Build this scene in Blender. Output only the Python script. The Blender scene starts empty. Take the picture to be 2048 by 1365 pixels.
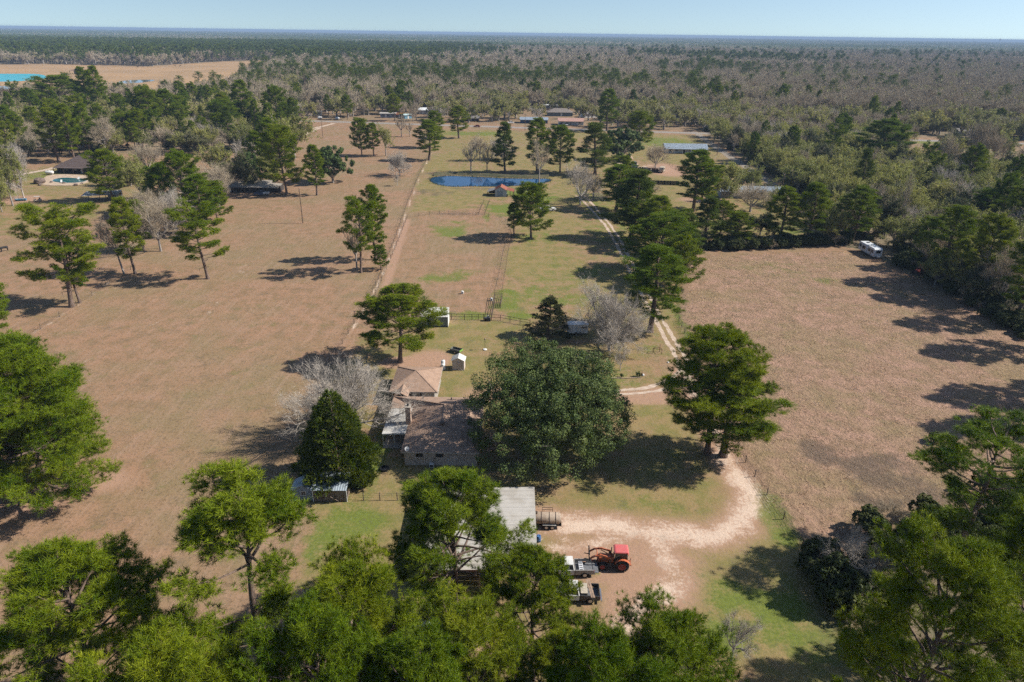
import bpy, bmesh, math, random
import numpy as np
from mathutils import Vector, Matrix

# ------------------------------------------------------------------ camera, sky, sun, exposure
SC = bpy.context.scene
COL = SC.collection
R = math.radians
CAM_H, FPX, PITCH, ROLL = 57.0, 1365.0, R(24.3), R(0.78)
cam = bpy.data.cameras.new('camera')
cam.sensor_width = 36.0; cam.lens = 36.0 * FPX / 2048.0
cam.clip_start = 0.5; cam.clip_end = 90000.0
cam_o = bpy.data.objects.new('camera', cam); COL.objects.link(cam_o)
_f = Vector((0, math.cos(PITCH), -math.sin(PITCH)))
_r0 = Vector((1, 0, 0)); _u0 = Vector((0, math.sin(PITCH), math.cos(PITCH)))
_rt = _r0 * math.cos(ROLL) + _u0 * math.sin(ROLL)
_up = _u0 * math.cos(ROLL) - _r0 * math.sin(ROLL)
cam_o.matrix_world = Matrix(((_rt.x, _up.x, -_f.x, 0), (_rt.y, _up.y, -_f.y, 0), (_rt.z, _up.z, -_f.z, CAM_H), (0, 0, 0, 1)))
SC.camera = cam_o

HAZE = 0.00012
SUN_EL = R(39.5)
SUN_DIR = Vector((1.0, 0.09, 0.0)).normalized()          # towards the sun, on the ground
world = bpy.data.worlds.new('World'); SC.world = world; world.use_nodes = True
_nt = world.node_tree
_bg = _nt.nodes['Background']
_sky = _nt.nodes.new('ShaderNodeTexSky'); _sky.sky_type = 'NISHITA'; _sky.sun_disc = False
_sky.sun_elevation = SUN_EL
_sky.sun_rotation = math.atan2(SUN_DIR.x, SUN_DIR.y)
_sky.altitude = 60; _sky.air_density = 1.0; _sky.dust_density = 0.5; _sky.ozone_density = 2.0
_tc = _nt.nodes.new('ShaderNodeTexCoord'); _va = _nt.nodes.new('ShaderNodeVectorMath'); _va.operation = 'ADD'; _va.inputs[1].default_value = (0, 0, 0.085)
_vn = _nt.nodes.new('ShaderNodeVectorMath'); _vn.operation = 'NORMALIZE'
_nt.links.new(_tc.outputs['Generated'], _va.inputs[0]); _nt.links.new(_va.outputs[0], _vn.inputs[0]); _nt.links.new(_vn.outputs[0], _sky.inputs[0])
_nt.links.new(_sky.outputs[0], _bg.inputs[0]); _bg.inputs[1].default_value = 0.086
sun = bpy.data.lights.new('sun', 'SUN'); sun.energy = 5.0; sun.angle = R(0.53); sun.color = (1.0, 0.945, 0.86)
sun_o = bpy.data.objects.new('sun', sun); COL.objects.link(sun_o)
_sd = Vector((SUN_DIR.x * math.cos(SUN_EL), SUN_DIR.y * math.cos(SUN_EL), math.sin(SUN_EL)))
sun_o.rotation_euler = _sd.to_track_quat('Z', 'Y').to_euler(); sun_o.location = (60, 60, 120)
vs = SC.view_settings
vs.view_transform = 'Standard'; vs.look = 'None'; vs.exposure = 0.66; vs.gamma = 1.0; vs.use_curve_mapping = False
SC.render.engine = 'CYCLES'
cy = SC.cycles
cy.use_adaptive_sampling = True; cy.adaptive_threshold = 0.02; cy.adaptive_min_samples = 24
cy.max_bounces = 4; cy.diffuse_bounces = 2; cy.glossy_bounces = 2; cy.transmission_bounces = 3
cy.transparent_max_bounces = 8; cy.volume_bounces = 0; cy.use_denoising = False
cy.caustics_reflective = False; cy.caustics_refractive = False
SC.render.film_transparent = False

# ------------------------------------------------------------------ survey: image point -> place on the land (z above ground)
def ray(u, v):
    du, dv = u - 1024.0, v - 682.5
    c, s = math.cos(ROLL), math.sin(ROLL)
    a = c * du + s * dv; b = -s * du + c * dv
    return a, FPX * math.cos(PITCH) - b * math.sin(PITCH), -FPX * math.sin(PITCH) - b * math.cos(PITCH)
def G(u, v, z=0.0):
    d = ray(u, v); t = (z - CAM_H) / d[2]
    return (d[0] * t, d[1] * t)
def proj(x, y, z):
    p = Vector((x, y, z - CAM_H)); zc = p.dot(_f)
    return 1024.0 + FPX * p.dot(_rt) / zc, 682.5 - FPX * p.dot(_up) / zc, zc
def h_of(x, y, vtop):
    lo, hi = 0.0, 56.0
    for _ in range(40):
        m = (lo + hi) / 2
        if proj(x, y, m)[1] > vtop: lo = m
        else: hi = m
    return lo
def GP(pts, z=0.0): return [G(u, v, z) for u, v in pts]

# ------------------------------------------------------------------ materials
MATS = {}
def _new(name):
    m = bpy.data.materials.new(name); m.use_nodes = True
    nt = m.node_tree; b = nt.nodes['Principled BSDF']
    return m, nt, b
def N(nt, typ, **kw):
    n = nt.nodes.new(typ)
    for k, v in kw.items():
        if k.startswith('i_'): n.inputs[k[2:].replace('_', ' ')].default_value = v
        else: setattr(n, k, v)
    return n
def mixc(nt, fac, a, b, mode='MIX'):
    n = nt.nodes.new('ShaderNodeMix'); n.data_type = 'RGBA'; n.blend_type = mode
    for sock, val in ((n.inputs[0], fac), (n.inputs[6], a), (n.inputs[7], b)):
        if hasattr(val, 'links') or isinstance(val, bpy.types.NodeSocket): nt.links.new(val, sock)
        elif isinstance(val, (int, float)): sock.default_value = val
        else: sock.default_value = (*val, 1) if len(val) == 3 else val
    return n.outputs[2]
def math_n(nt, op, a, b=0.0, c=None, clamp=False):
    n = nt.nodes.new('ShaderNodeMath'); n.operation = op; n.use_clamp = clamp
    for i, val in enumerate((a, b) if c is None else (a, b, c)):
        if isinstance(val, bpy.types.NodeSocket): nt.links.new(val, n.inputs[i])
        else: n.inputs[i].default_value = val
    return n.outputs[0]
def smooth(nt, x, lo, hi):
    n = nt.nodes.new('ShaderNodeMapRange'); n.interpolation_type = 'SMOOTHSTEP'
    n.inputs[1].default_value = lo; n.inputs[2].default_value = hi
    nt.links.new(x, n.inputs[0]); return n.outputs[0]
def noise(nt, scale, detail=4.0, rough=0.55, vec=None):
    n = nt.nodes.new('ShaderNodeTexNoise'); n.inputs['Scale'].default_value = scale
    n.inputs['Detail'].default_value = detail; n.inputs['Roughness'].default_value = rough
    if vec is not None: nt.links.new(vec, n.inputs['Vector'])
    return n.outputs['Fac']
def obj_vec(nt): return nt.nodes.new('ShaderNodeTexCoord').outputs['Object']
def geo_pos(nt): return nt.nodes.new('ShaderNodeNewGeometry').outputs['Position']

def M(name, col, rough=0.6, metal=0.0, var=0.18, scale=3.0, col2=None, bump=0.0, bscale=20.0, spec=0.4, objrand=0.0):
    """a plain weathered surface: base colour broken up by two noises, optional second colour for stains"""
    if name in MATS: return MATS[name]
    m, nt, b = _new(name)
    v = obj_vec(nt)
    n1 = noise(nt, scale, 5, 0.6, v); n2 = noise(nt, scale * 6, 3, 0.6, v)
    c2 = col2 if col2 else tuple(c * (1 - var * 1.6) for c in col)
    c = mixc(nt, smooth(nt, n1, 0.35, 0.68), col, c2)
    c = mixc(nt, math_n(nt, 'MULTIPLY', n2, var), c, tuple(min(1, x * 0.45) for x in col))
    if objrand:
        oi = nt.nodes.new('ShaderNodeObjectInfo')
        c = mixc(nt, math_n(nt, 'MULTIPLY', oi.outputs['Random'], objrand), c, tuple(x * 0.5 for x in col))
    nt.links.new(c, b.inputs['Base Color'])
    b.inputs['Roughness'].default_value = rough; b.inputs['Metallic'].default_value = metal
    b.inputs['Specular IOR Level'].default_value = spec
    if bump:
        bp = nt.nodes.new('ShaderNodeBump'); bp.inputs['Strength'].default_value = bump; bp.inputs['Distance'].default_value = 0.05
        nt.links.new(noise(nt, bscale, 3, 0.6, v), bp.inputs['Height']); nt.links.new(bp.outputs[0], b.inputs['Normal'])
    MATS[name] = m; return m

def leaf_mat(name, c1, c2, transl=0.28, objvar=0.25, rough=0.55, sheen=None):
    m, nt, b = _new(name)
    at = N(nt, 'ShaderNodeAttribute', attribute_name='tint')
    oi = nt.nodes.new('ShaderNodeObjectInfo')
    c = mixc(nt, at.outputs['Fac'], c1, c2)
    hs = nt.nodes.new('ShaderNodeHueSaturation')
    nt.links.new(c, hs.inputs['Color'])
    r = oi.outputs['Random']
    nt.links.new(math_n(nt, 'MULTIPLY_ADD', r, 0.03, 0.486), hs.inputs['Hue'])
    nt.links.new(math_n(nt, 'MULTIPLY_ADD', r, -objvar, 1.0 + objvar * 0.5), hs.inputs['Value'])
    hs.inputs['Saturation'].default_value = 1.0
    nt.links.new(hs.outputs[0], b.inputs['Base Color'])
    b.inputs['Roughness'].default_value = rough; b.inputs['Specular IOR Level'].default_value = 0.12
    tr = nt.nodes.new('ShaderNodeBsdfTranslucent'); nt.links.new(hs.outputs[0], tr.inputs[0])
    mx = nt.nodes.new('ShaderNodeMixShader'); mx.inputs[0].default_value = transl
    nt.links.new(b.outputs[0], mx.inputs[1]); nt.links.new(tr.outputs[0], mx.inputs[2])
    nt.links.new(mx.outputs[0], nt.nodes['Material Output'].inputs[0])
    MATS[name] = m; return m

def bark_mat(name, c1, c2, objvar=0.3):
    m, nt, b = _new(name)
    v = obj_vec(nt)
    mp = N(nt, 'ShaderNodeMapping'); mp.inputs['Scale'].default_value = (5, 5, 1.2); nt.links.new(v, mp.inputs[0])
    c = mixc(nt, smooth(nt, noise(nt, 1.6, 5, 0.65, mp.outputs[0]), 0.38, 0.62), c1, c2)
    oi = nt.nodes.new('ShaderNodeObjectInfo')
    c = mixc(nt, math_n(nt, 'MULTIPLY', oi.outputs['Random'], objvar), c, tuple(x * 0.55 for x in c1))
    nt.links.new(c, b.inputs['Base Color']); b.inputs['Roughness'].default_value = 0.9
    b.inputs['Specular IOR Level'].default_value = 0.15
    MATS[name] = m; return m

def glass_mat(name='window_glass', col=(0.015, 0.02, 0.025)):
    if name in MATS: return MATS[name]
    m, nt, b = _new(name)
    b.inputs['Base Color'].default_value = (*col, 1); b.inputs['Roughness'].default_value = 0.06
    b.inputs['Specular IOR Level'].default_value = 0.6
    MATS[name] = m; return m

PINE = leaf_mat('pine_needles', (0.064, 0.112, 0.004), (0.212, 0.252, 0.012), 0.21)
PINE_D = leaf_mat('pine_needles_dark', (0.050, 0.086, 0.008), (0.132, 0.164, 0.018), 0.20)
OAKL = leaf_mat('live_oak_leaves', (0.052, 0.086, 0.022), (0.122, 0.155, 0.048), 0.18)
CEDAR = leaf_mat('cedar_foliage', (0.050, 0.082, 0.010), (0.165, 0.185, 0.022), 0.24)
FIR = leaf_mat('conifer_sprays', (0.030, 0.046, 0.016), (0.080, 0.082, 0.028), 0.22)
BUD = leaf_mat('spring_buds', (0.215, 0.220, 0.052), (0.310, 0.320, 0.078), 0.36, 0.35)
SHRUB = leaf_mat('shrub_leaves', (0.045, 0.065, 0.020), (0.110, 0.120, 0.040), 0.28, 0.3)
DRYG = leaf_mat('dry_grass_blades', (0.420, 0.290, 0.200), (0.580, 0.430, 0.310), 0.48, 0.1)
BARKP = bark_mat('pine_bark', (0.20, 0.145, 0.115), (0.105, 0.075, 0.060))
BARKG = bark_mat('grey_bark', (0.33, 0.30, 0.27), (0.20, 0.175, 0.155))
BARKW = bark_mat('pale_bark', (0.46, 0.42, 0.385), (0.30, 0.265, 0.235), 0.15)
TWIG = bark_mat('grey_twigs', (0.455, 0.378, 0.272), (0.340, 0.275, 0.190), 0.45)
TWIGW = bark_mat('pale_twigs', (0.47, 0.42, 0.36), (0.35, 0.305, 0.255), 0.15)

# ------------------------------------------------------------------ mesh helpers
def mesh_np(name, verts, tris=None, quads=None, mat=None, tint=None, smooth_=False, attrs=None):
    me = bpy.data.meshes.new(name)
    verts = np.asarray(verts, np.float32)
    nt_ = 0 if tris is None else len(tris); nq = 0 if quads is None else len(quads)
    me.vertices.add(len(verts)); me.vertices.foreach_set('co', verts.ravel())
    idx = []; starts = []
    if nt_: idx.append(np.asarray(tris, np.int32).ravel()); starts.append(np.arange(nt_, dtype=np.int32) * 3)
    if nq: idx.append(np.asarray(quads, np.int32).ravel()); starts.append(nt_ * 3 + np.arange(nq, dtype=np.int32) * 4)
    idx = np.concatenate(idx); starts = np.concatenate(starts)
    me.loops.add(len(idx)); me.loops.foreach_set('vertex_index', idx)
    me.polygons.add(nt_ + nq); me.polygons.foreach_set('loop_start', starts)
    if smooth_: me.polygons.foreach_set('use_smooth', np.ones(nt_ + nq, dtype=bool))
    for k, arr in ([('tint', tint)] if tint is not None else []) + list((attrs or {}).items()):
        a = me.attributes.new(k, 'FLOAT', 'POINT'); a.data.foreach_set('value', np.asarray(arr, np.float32))
    me.update(calc_edges=True)
    if mat: me.materials.append(mat)
    return me

class MB:
    """collects shapes for ONE part and links them as one mesh object"""
    def __init__(s): s.v = []; s.f = []
    def add(s, vs_, fs_):
        o = len(s.v); s.v.extend([tuple(p) for p in vs_]); s.f.extend([tuple(i + o for i in f) for f in fs_]); return s
    def box(s, c, d, rz=0.0, rx=0.0, ry=0.0):
        m = Matrix.Rotation(rz, 3, 'Z') @ Matrix.Rotation(ry, 3, 'Y') @ Matrix.Rotation(rx, 3, 'X')
        vs_ = [Vector(c) + m @ Vector((sx * d[0] / 2, sy * d[1] / 2, sz * d[2] / 2)) for sz in (-1, 1) for sy in (-1, 1) for sx in (-1, 1)]
        return s.add(vs_, [(0, 2, 3, 1), (4, 5, 7, 6), (0, 1, 5, 4), (2, 6, 7, 3), (0, 4, 6, 2), (1, 3, 7, 5)])
    def bar(s, a, b, w, h=None):
        a, b = Vector(a), Vector(b); d = b - a; L = d.length; h = h or w
        q = d.to_track_quat('X', 'Z').to_matrix()
        vs_ = [(a + b) / 2 + q @ Vector((sx * L / 2, sy * w / 2, sz * h / 2)) for sz in (-1, 1) for sy in (-1, 1) for sx in (-1, 1)]
        return s.add(vs_, [(0, 2, 3, 1), (4, 5, 7, 6), (0, 1, 5, 4), (2, 6, 7, 3), (0, 4, 6, 2), (1, 3, 7, 5)])
    def cyl(s, a, b, r0, r1=None, n=10, caps=True):
        a, b = Vector(a), Vector(b); r1 = r0 if r1 is None else r1
        q = (b - a).to_track_quat('Z', 'Y').to_matrix()
        vs_ = []
        for p, r in ((a, r0), (b, r1)):
            vs_ += [p + q @ Vector((r * math.cos(2 * math.pi * i / n), r * math.sin(2 * math.pi * i / n), 0)) for i in range(n)]
        fs_ = [(i, (i + 1) % n, n + (i + 1) % n, n + i) for i in range(n)]
        if caps: fs_ += [tuple(range(n - 1, -1, -1)), tuple(range(n, 2 * n))]
        return s.add(vs_, fs_)
    def lathe(s, c, prof, n=14, axis='Z'):
        vs_ = []; c = Vector(c)
        for r, h in prof:
            for i in range(n):
                x, y = r * math.cos(2 * math.pi * i / n), r * math.sin(2 * math.pi * i / n)
                vs_.append(c + (Vector((x, y, h)) if axis == 'Z' else Vector((h, x, y)) if axis == 'X' else Vector((x, h, y))))
        fs_ = [(k * n + i, k * n + (i + 1) % n, (k + 1) * n + (i + 1) % n, (k + 1) * n + i) for k in range(len(prof) - 1) for i in range(n)]
        fs_ += [tuple(range(n - 1, -1, -1)), tuple(range((len(prof) - 1) * n, len(prof) * n))]
        return s.add(vs_, fs_)
    def prism(s, poly, z0, z1):
        n = len(poly)
        return s.add([(x, y, z0) for x, y in poly] + [(x, y, z1) for x, y in poly],
                     [tuple(range(n - 1, -1, -1)), tuple(range(n, 2 * n))] + [(i, (i + 1) % n, n + (i + 1) % n, n + i) for i in range(n)])
    def slab(s, pts, t):
        """thick sheet on 3-D outline pts, thickness t downwards"""
        n = len(pts)
        return s.add([tuple(p) for p in pts] + [(p[0], p[1], p[2] - t) for p in pts],
                     [tuple(range(n)), tuple(range(2 * n - 1, n - 1, -1))] + [((i + 1) % n, i, n + i, n + (i + 1) % n) for i in range(n)])
    def profile(s, poly_xz, y0, y1):
        """side outline in x-z, extruded along y"""
        n = len(poly_xz)
        return s.add([(x, y0, z) for x, z in poly_xz] + [(x, y1, z) for x, z in poly_xz],
                     [tuple(range(n)), tuple(range(2 * n - 1, n - 1, -1))] + [((i + 1) % n, i, n + i, n + (i + 1) % n) for i in range(n)])
    def mesh(s, name, mat, bevel=0.0, smooth_=False):
        me = bpy.data.meshes.new(name); me.from_pydata(s.v, [], s.f); me.materials.append(mat)
        bm = bmesh.new(); bm.from_mesh(me)
        bmesh.ops.recalc_face_normals(bm, faces=bm.faces)
        if bevel: bmesh.ops.bevel(bm, geom=list(bm.edges), offset=bevel, segments=2, affect='EDGES', clamp_overlap=True)
        if smooth_:
            for f in bm.faces: f.smooth = True
        bm.to_mesh(me); bm.free()
        if smooth_ and hasattr(me, 'set_sharp_from_angle'): me.set_sharp_from_angle(angle=R(40))
        return me
    def build(s, name, mat, parent=None, bevel=0.0, smooth_=False, label=None):
        o = bpy.data.objects.new(name, s.mesh(name, mat, bevel, smooth_)); COL.objects.link(o)
        if parent: o.parent = parent
        if label: o['label'] = label
        return o

def tag(o, label=None, cat=None, group=None, kind=None):
    if label: o['label'] = label
    if cat: o['category'] = cat
    if group: o['group'] = group
    if kind: o['kind'] = kind
    return o
def thing(name, label, cat, loc=(0, 0, 0), rz=0.0, group=None):
    o = bpy.data.objects.new(name, None); COL.objects.link(o); o.empty_display_size = 0.3
    o.location = loc if len(loc) == 3 else (loc[0], loc[1], 0.0)
    o.rotation_euler = (0, 0, rz)
    return tag(o, label, cat, group)
def link(name, me, parent=None, loc=None):
    o = bpy.data.objects.new(name, me); COL.objects.link(o)
    if parent: o.parent = parent
    if loc: o.location = loc
    return o

# ------------------------------------------------------------------ land use (outlines on the ground)
def inside(x, y, poly):
    x = np.asarray(x); y = np.asarray(y); r = np.zeros(x.shape, bool); n = len(poly)
    for i in range(n):
        x0, y0 = poly[i]; x1, y1 = poly[(i + 1) % n]
        if y0 == y1: continue
        c = ((y0 > y) != (y1 > y)) & (x < (x1 - x0) * (y - y0) / (y1 - y0) + x0)
        r ^= c
    return r
def dist_line(x, y, pts, closed=False):
    d = np.full(np.shape(x), 1e9); n = len(pts)
    for i in range(n if closed else n - 1):
        x0, y0 = pts[i]; x1, y1 = pts[(i + 1) % n]
        L2 = (x1 - x0) ** 2 + (y1 - y0) ** 2 + 1e-9
        t = np.clip(((x - x0) * (x1 - x0) + (y - y0) * (y1 - y0)) / L2, 0, 1)
        d = np.minimum(d, np.hypot(x - x0 - t * (x1 - x0), y - y0 - t * (y1 - y0)))
    return d
def soft(x, y, poly, fall):
    d = dist_line(x, y, poly, True); s = np.where(inside(x, y, poly), d, -d)
    return np.clip(0.5 + s / (2 * fall), 0, 1)
def blob(x, y, u, v, ru, rv, p=1.0):
    cx, cy = G(u, v); x1, _ = G(u + ru, v); _, y1 = G(u, v - rv)
    q = ((x - cx) / abs(x1 - cx)) ** 2 + ((y - cy) / abs(y1 - cy)) ** 2
    return np.clip(1.25 - q, 0, 1) * p

HWY0, HWY1 = np.array(G(640, 243)), np.array(G(1380, 266.5))
HWD = (HWY1 - HWY0) / np.linalg.norm(HWY1 - HWY0)
HWY = [tuple(HWY0 + HWD * s) for s in (-1500, -400, 0, 150, 260, 420, 1600)]
OPEN = GP([(-300, 1700), (-300, 470), (0, 420), (0, 330), (110, 312), (330, 306), (430, 312), (560, 300), (604, 266), (585, 246), (1404, 267), (1450, 300), (1560, 385), (1640, 440), (1660, 488), (1700, 496), (1765, 520), (1850, 565), (1960, 620), (2090, 700), (2300, 800), (2500, 1700)])
LEFTMIX = GP([(-300, 330), (-300, 212), (0, 212), (300, 210), (420, 196), (520, 190), (640, 214), (600, 240), (600, 266), (560, 300), (430, 312), (330, 306), (110, 312), (0, 330)])
FARFIELD = GP([(-500, 131), (0, 129), (120, 129), (300, 133), (330, 131), (440, 124), (552, 120.5), (556, 125), (530, 144), (480, 164), (430, 190), (340, 205), (200, 207), (0, 208), (-500, 206)])
ROADYARD = GP([(600, 240), (640, 214), (900, 216), (1080, 214), (1250, 210), (1262, 255), (1000, 255)])
CLEAR_R = GP([(1840, 272), (2300, 290), (2300, 390), (2060, 360), (1990, 345), (1900, 352), (1800, 345), (1780, 318)])
CLEAR_R2 = GP([(1270, 262), (1404, 266), (1404, 250), (1290, 246)])
PLANT = GP([(340, 108), (700, 116), (700, 101), (560, 97), (360, 98)])
RFIELD = GP([(1375, 514), (1690, 503), (1720, 517), (1860, 572), (1990, 640), (2160, 740), (2160, 900), (1920, 960), (1870, 1060), (1720, 1130), (1604, 1092), (1535, 990), (1500, 935), (1440, 830), (1385, 705), (1358, 645)])
PADDOCK = GP([(752, 585), (815, 436), (860, 428), (960, 428), (1012, 440), (1022, 470), (1005, 540), (985, 625), (905, 625), (740, 628)])
OLIVE = GP([(860, 258), (1400, 270), (1560, 390), (1640, 470), (1375, 508), (1358, 640), (1440, 832), (1530, 985), (1602, 1092), (1700, 1200), (1900, 1420), (560, 1420), (590, 1010), (660, 760), (722, 645), (985, 640), (1008, 540), (1030, 440), (960, 420), (815, 425), (850, 330)])
LYARD = GP([(-200, 500), (-200, 350), (20, 345), (110, 330), (260, 330), (330, 400), (230, 425), (60, 470)])
DRIVE_L = [(1152, 392), (1163, 399), (1185, 422), (1210, 450), (1230, 484), (1248, 519), (1266, 556), (1287, 596), (1307.5, 635), (1326.5, 670), (1345.5, 702), (1356, 722), (1362, 745)]
DRIVE_R = [(1166, 392), (1178, 401), (1197, 423), (1222, 452), (1240, 480), (1257, 512), (1277, 550), (1300, 594), (1323, 637), (1341, 666), (1366, 708), (1376, 728), (1382, 750)]
BRANCH_A = [(1372, 728), (1362, 742), (1348, 752), (1326, 764), (1304, 774), (1268, 779), (1240, 781), (1215, 780)]
BRANCH_B = [(1384, 750), (1350, 772), (1318, 782), (1282, 786), (1247, 789), (1215, 788)]
LANE = [(1368, 742), (1398, 800), (1430, 860), (1456, 922), (1492, 972), (1502, 1008), (1484, 1048), (1432, 1074), (1350, 1066), (1280, 1060), (1200, 1050), (1120, 1045), (1076, 1040)]
LANE2 = [(1290, 1066), (1330, 1108), (1356, 1150), (1325, 1190), (1275, 1225), (1255, 1260)]
LANE3 = [(1076, 1096), (1150, 1088), (1240, 1078)]

def lowfreq(x, y, s, seed):
    rng = np.random.default_rng(seed); v = np.zeros(np.shape(x))
    for k in range(7):
        a = rng.uniform(0, 6.283); f = s * rng.uniform(0.6, 1.8); v += np.sin(x * math.cos(a) * f + y * math.sin(a) * f + rng.uniform(0, 6.28))
    return v / 7 * 1.9
def density(x, y):
    x = np.asarray(x, float); y = np.asarray(y, float)
    d = np.ones(x.shape)
    d[(lowfreq(x, y, .0055, 91) < -.78) & (y > 560)] = 0.06
    d[inside(x, y, LEFTMIX)] = 0.68
    d[inside(x, y, ROADYARD)] = 0.42
    d[inside(x, y, CLEAR_R)] = 0.10
    d[inside(x, y, CLEAR_R2)] = 0.35
    d[inside(x, y, OPEN)] = 0.0
    d[inside(x, y, FARFIELD)] = 0.0
    d[dist_line(x, y, HWY) < 13] = 0.0
    d[dist_line(x, y, GRAVEL_W) < 5] = 0.0
    d[y < 60] = 0.0
    return d
GRAVEL = [(1388, 264), (1400, 272), (1440, 301), (1490, 333), (1540, 366), (1590, 398), (1640, 432)]
GRAVEL_W = GP(GRAVEL)

# ------------------------------------------------------------------ ground: one sheet to the horizon
APEX = -110.0
rows = [-30.0]
while rows[-1] < 620: rows.append(rows[-1] + (rows[-1] - APEX) * 0.0062)
while rows[-1] < 45000: rows.append(rows[-1] + (rows[-1] - APEX) * 0.035)
rows = np.array(rows); NC = 480
tcol = np.linspace(-1, 1, NC); tcol = np.sign(tcol) * (0.62 * np.abs(tcol) + 0.38 * np.abs(tcol) ** 3)
gx = ((rows - APEX)[:, None] * 1.05 * tcol[None, :]).ravel(); gy = np.repeat(rows, NC)
near = gy < 1500
A = {k: np.zeros(gx.shape) for k in ('olive', 'green', 'red', 'caliche', 'rough', 'wood', 'tanf', 'dark')}
X, Y = gx[near], gy[near]
wob = lambda s, seed, amp: lowfreq(X, Y, s, seed) * amp
ol = soft(X + wob(0.25, 1, 2.0), Y + wob(0.25, 2, 2.0), OLIVE, 3.0)
pad = soft(X, Y, PADDOCK, 1.5)
A['olive'][near] = np.clip(ol * (0.72 + 0.30 * lowfreq(X, Y, 0.18, 3)) * (1 - 0.75 * pad), 0, 1)
A['olive'][near] = np.maximum(A['olive'][near], 0.55 * soft(X, Y, LYARD, 4))
A['rough'][near] = soft(X + wob(0.5, 4, 0.6), Y + wob(0.5, 5, 0.6), RFIELD, 1.0)
g = np.zeros(X.shape)
for u, v, ru, rv, p in [(715, 1045, 75, 35, 1.0), (650, 1075, 45, 60, .9), (700, 1020, 60, 18, .7), (900, 464, 40, 12, 1.0), (905, 452, 60, 12, .6), (880, 556, 55, 14, .75), (925, 548, 40, 14, .6),
        (1010, 420, 42, 14, 1.0), (1040, 385, 50, 10, .9), (1075, 395, 60, 12, .8), (975, 425, 10, 26, .7), (1010, 600, 40, 26, .95), (940, 632, 60, 10, .95), (1040, 632, 45, 10, .9), (1100, 590, 80, 30, .65), (1180, 545, 60, 20, .6),
        (1150, 600, 60, 20, .5), (1370, 660, 12, 40, .9), (1310, 700, 40, 24, .5), (1545, 1030, 45, 70, .8), (1575, 1075, 40, 30, .9), (1450, 1190, 55, 40, .9), (1560, 1215, 90, 45, 1.0), (1400, 1150, 35, 30, .5), (1480, 1270, 120, 40, .95), (1650, 1290, 120, 50, .85),
        (1330, 285, 70, 11, .9), (1230, 470, 50, 20, .5), (1080, 475, 60, 12, .7), (740, 940, 45, 40, .8), (700, 985, 90, 22, .5), (760, 900, 24, 60, .7), (1460, 345, 60, 12, .5), (1430, 450, 60, 20, .7), (1560, 455, 90, 18, .6), (620, 350, 70, 8, .5), (950, 268, 90, 5, .9), (1180, 262, 60, 5, .6), (1870, 286, 60, 5, 1.0), (1960, 300, 90, 16, .6), (1850, 352, 90, 7, .5),
        (1215, 445, 60, 60, .5), (1180, 400, 40, 24, .6), (1120, 560, 60, 60, .35), (1250, 760, 60, 20, .5), (1190, 1150, 22, 8, .9), (1640, 560, 60, 10, .5), (1560, 540, 120, 18, .3), (85, 350, 60, 12, .7), (160, 420, 90, 20, .3), (1180, 1200, 60, 40, .35), (1300, 1010, 90, 26, .45), (1000, 1330, 300, 60, .3)]:
    g = np.maximum(g, blob(X, Y, u, v, ru, rv, p))
A['green'][near] = g
r = np.zeros(X.shape)
for u, v, ru, rv, p in [(1290, 1062, 26, 14, .9), (1505, 985, 16, 60, .9), (1370, 1090, 140, 40, .55), (1250, 1115, 210, 80, .8), (1290, 1205, 120, 85, .85), (1180, 1160, 90, 50, .6), (860, 720, 60, 26, .9), (800, 726, 60, 16, .9), (970, 790, 70, 26, .7), (960, 890, 60, 40, .8), (1290, 800, 120, 14, .8), (1240, 850, 90, 40, .5), (150, 960, 160, 40, .8), (60, 1000, 120, 50, .8), (455, 490, 60, 30, .35), (960, 1290, 180, 70, .8), (640, 1360, 120, 60, .7), (1335, 340, 60, 16, .9), (1280, 352, 40, 8, .6), (240, 355, 60, 12, .3), (1440, 890, 60, 30, .5), (700, 545, 30, 10, .6), (1400, 400, 60, 8, .8), (40, 400, 60, 12, .9)]:
    r = np.maximum(r, blob(X, Y, u, v, ru, rv, p))
r = np.maximum(r, 0.9 * np.clip(1.2 - dist_line(X, Y, GP(LANE)) / 5.5, 0, 1))
r = np.maximum(r, 0.85 * np.clip(1.2 - dist_line(X, Y, GP(LANE2)) / 7.0, 0, 1))
r = np.maximum(r, 0.55 * np.clip(1.3 - dist_line(X, Y, GP(DRIVE_R)) / 2.4, 0, 1))
r = np.maximum(r, 0.55 * np.clip(1.3 - dist_line(X, Y, GP(DRIVE_L)) / 2.0, 0, 1))
r = np.maximum(r, 0.8 * np.clip(1.3 - dist_line(X, Y, GP(BRANCH_B)) / 2.6, 0, 1))
r = np.maximum(r, 0.85 * np.clip(1.2 - dist_line(X, Y, GP([(768, 585), (790, 515), (815, 440)])) / 2.2, 0, 1))
r = np.maximum(r, 0.5 * np.clip(1.2 - dist_line(X, Y, GP([(1020, 470), (1008, 540), (990, 600)])) / 0.9, 0, 1))
A['red'][near] = r
c = np.zeros(X.shape)
c = np.maximum(c, .80 * np.clip(1.15 - dist_line(X, Y, GP(LANE[3:])) / 3.2, 0, 1))
c = np.maximum(c, .8 * np.clip(1.15 - dist_line(X, Y, GP(LANE[:4])) / 1.8, 0, 1))
c = np.maximum(c, .70 * np.clip(1.1 - dist_line(X, Y, GP(LANE2)) / 2.8, 0, 1))
c = np.maximum(c, .62 * np.clip(1.1 - dist_line(X, Y, GP(LANE3)) / 2.2, 0, 1))
c = np.maximum(c, .72 * np.clip(1.2 - dist_line(X, Y, GP([(862, 305), (842, 350), (820, 405), (797, 470), (772, 535), (748, 585), (722, 630), (700, 668)])) / 0.55, 0, 1))
c = np.maximum(c, .5 * np.clip(1.2 - dist_line(X, Y, GP([(240, 548), (185, 590), (150, 615), (30, 690), (-60, 740)])) / 0.7, 0, 1))
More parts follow.
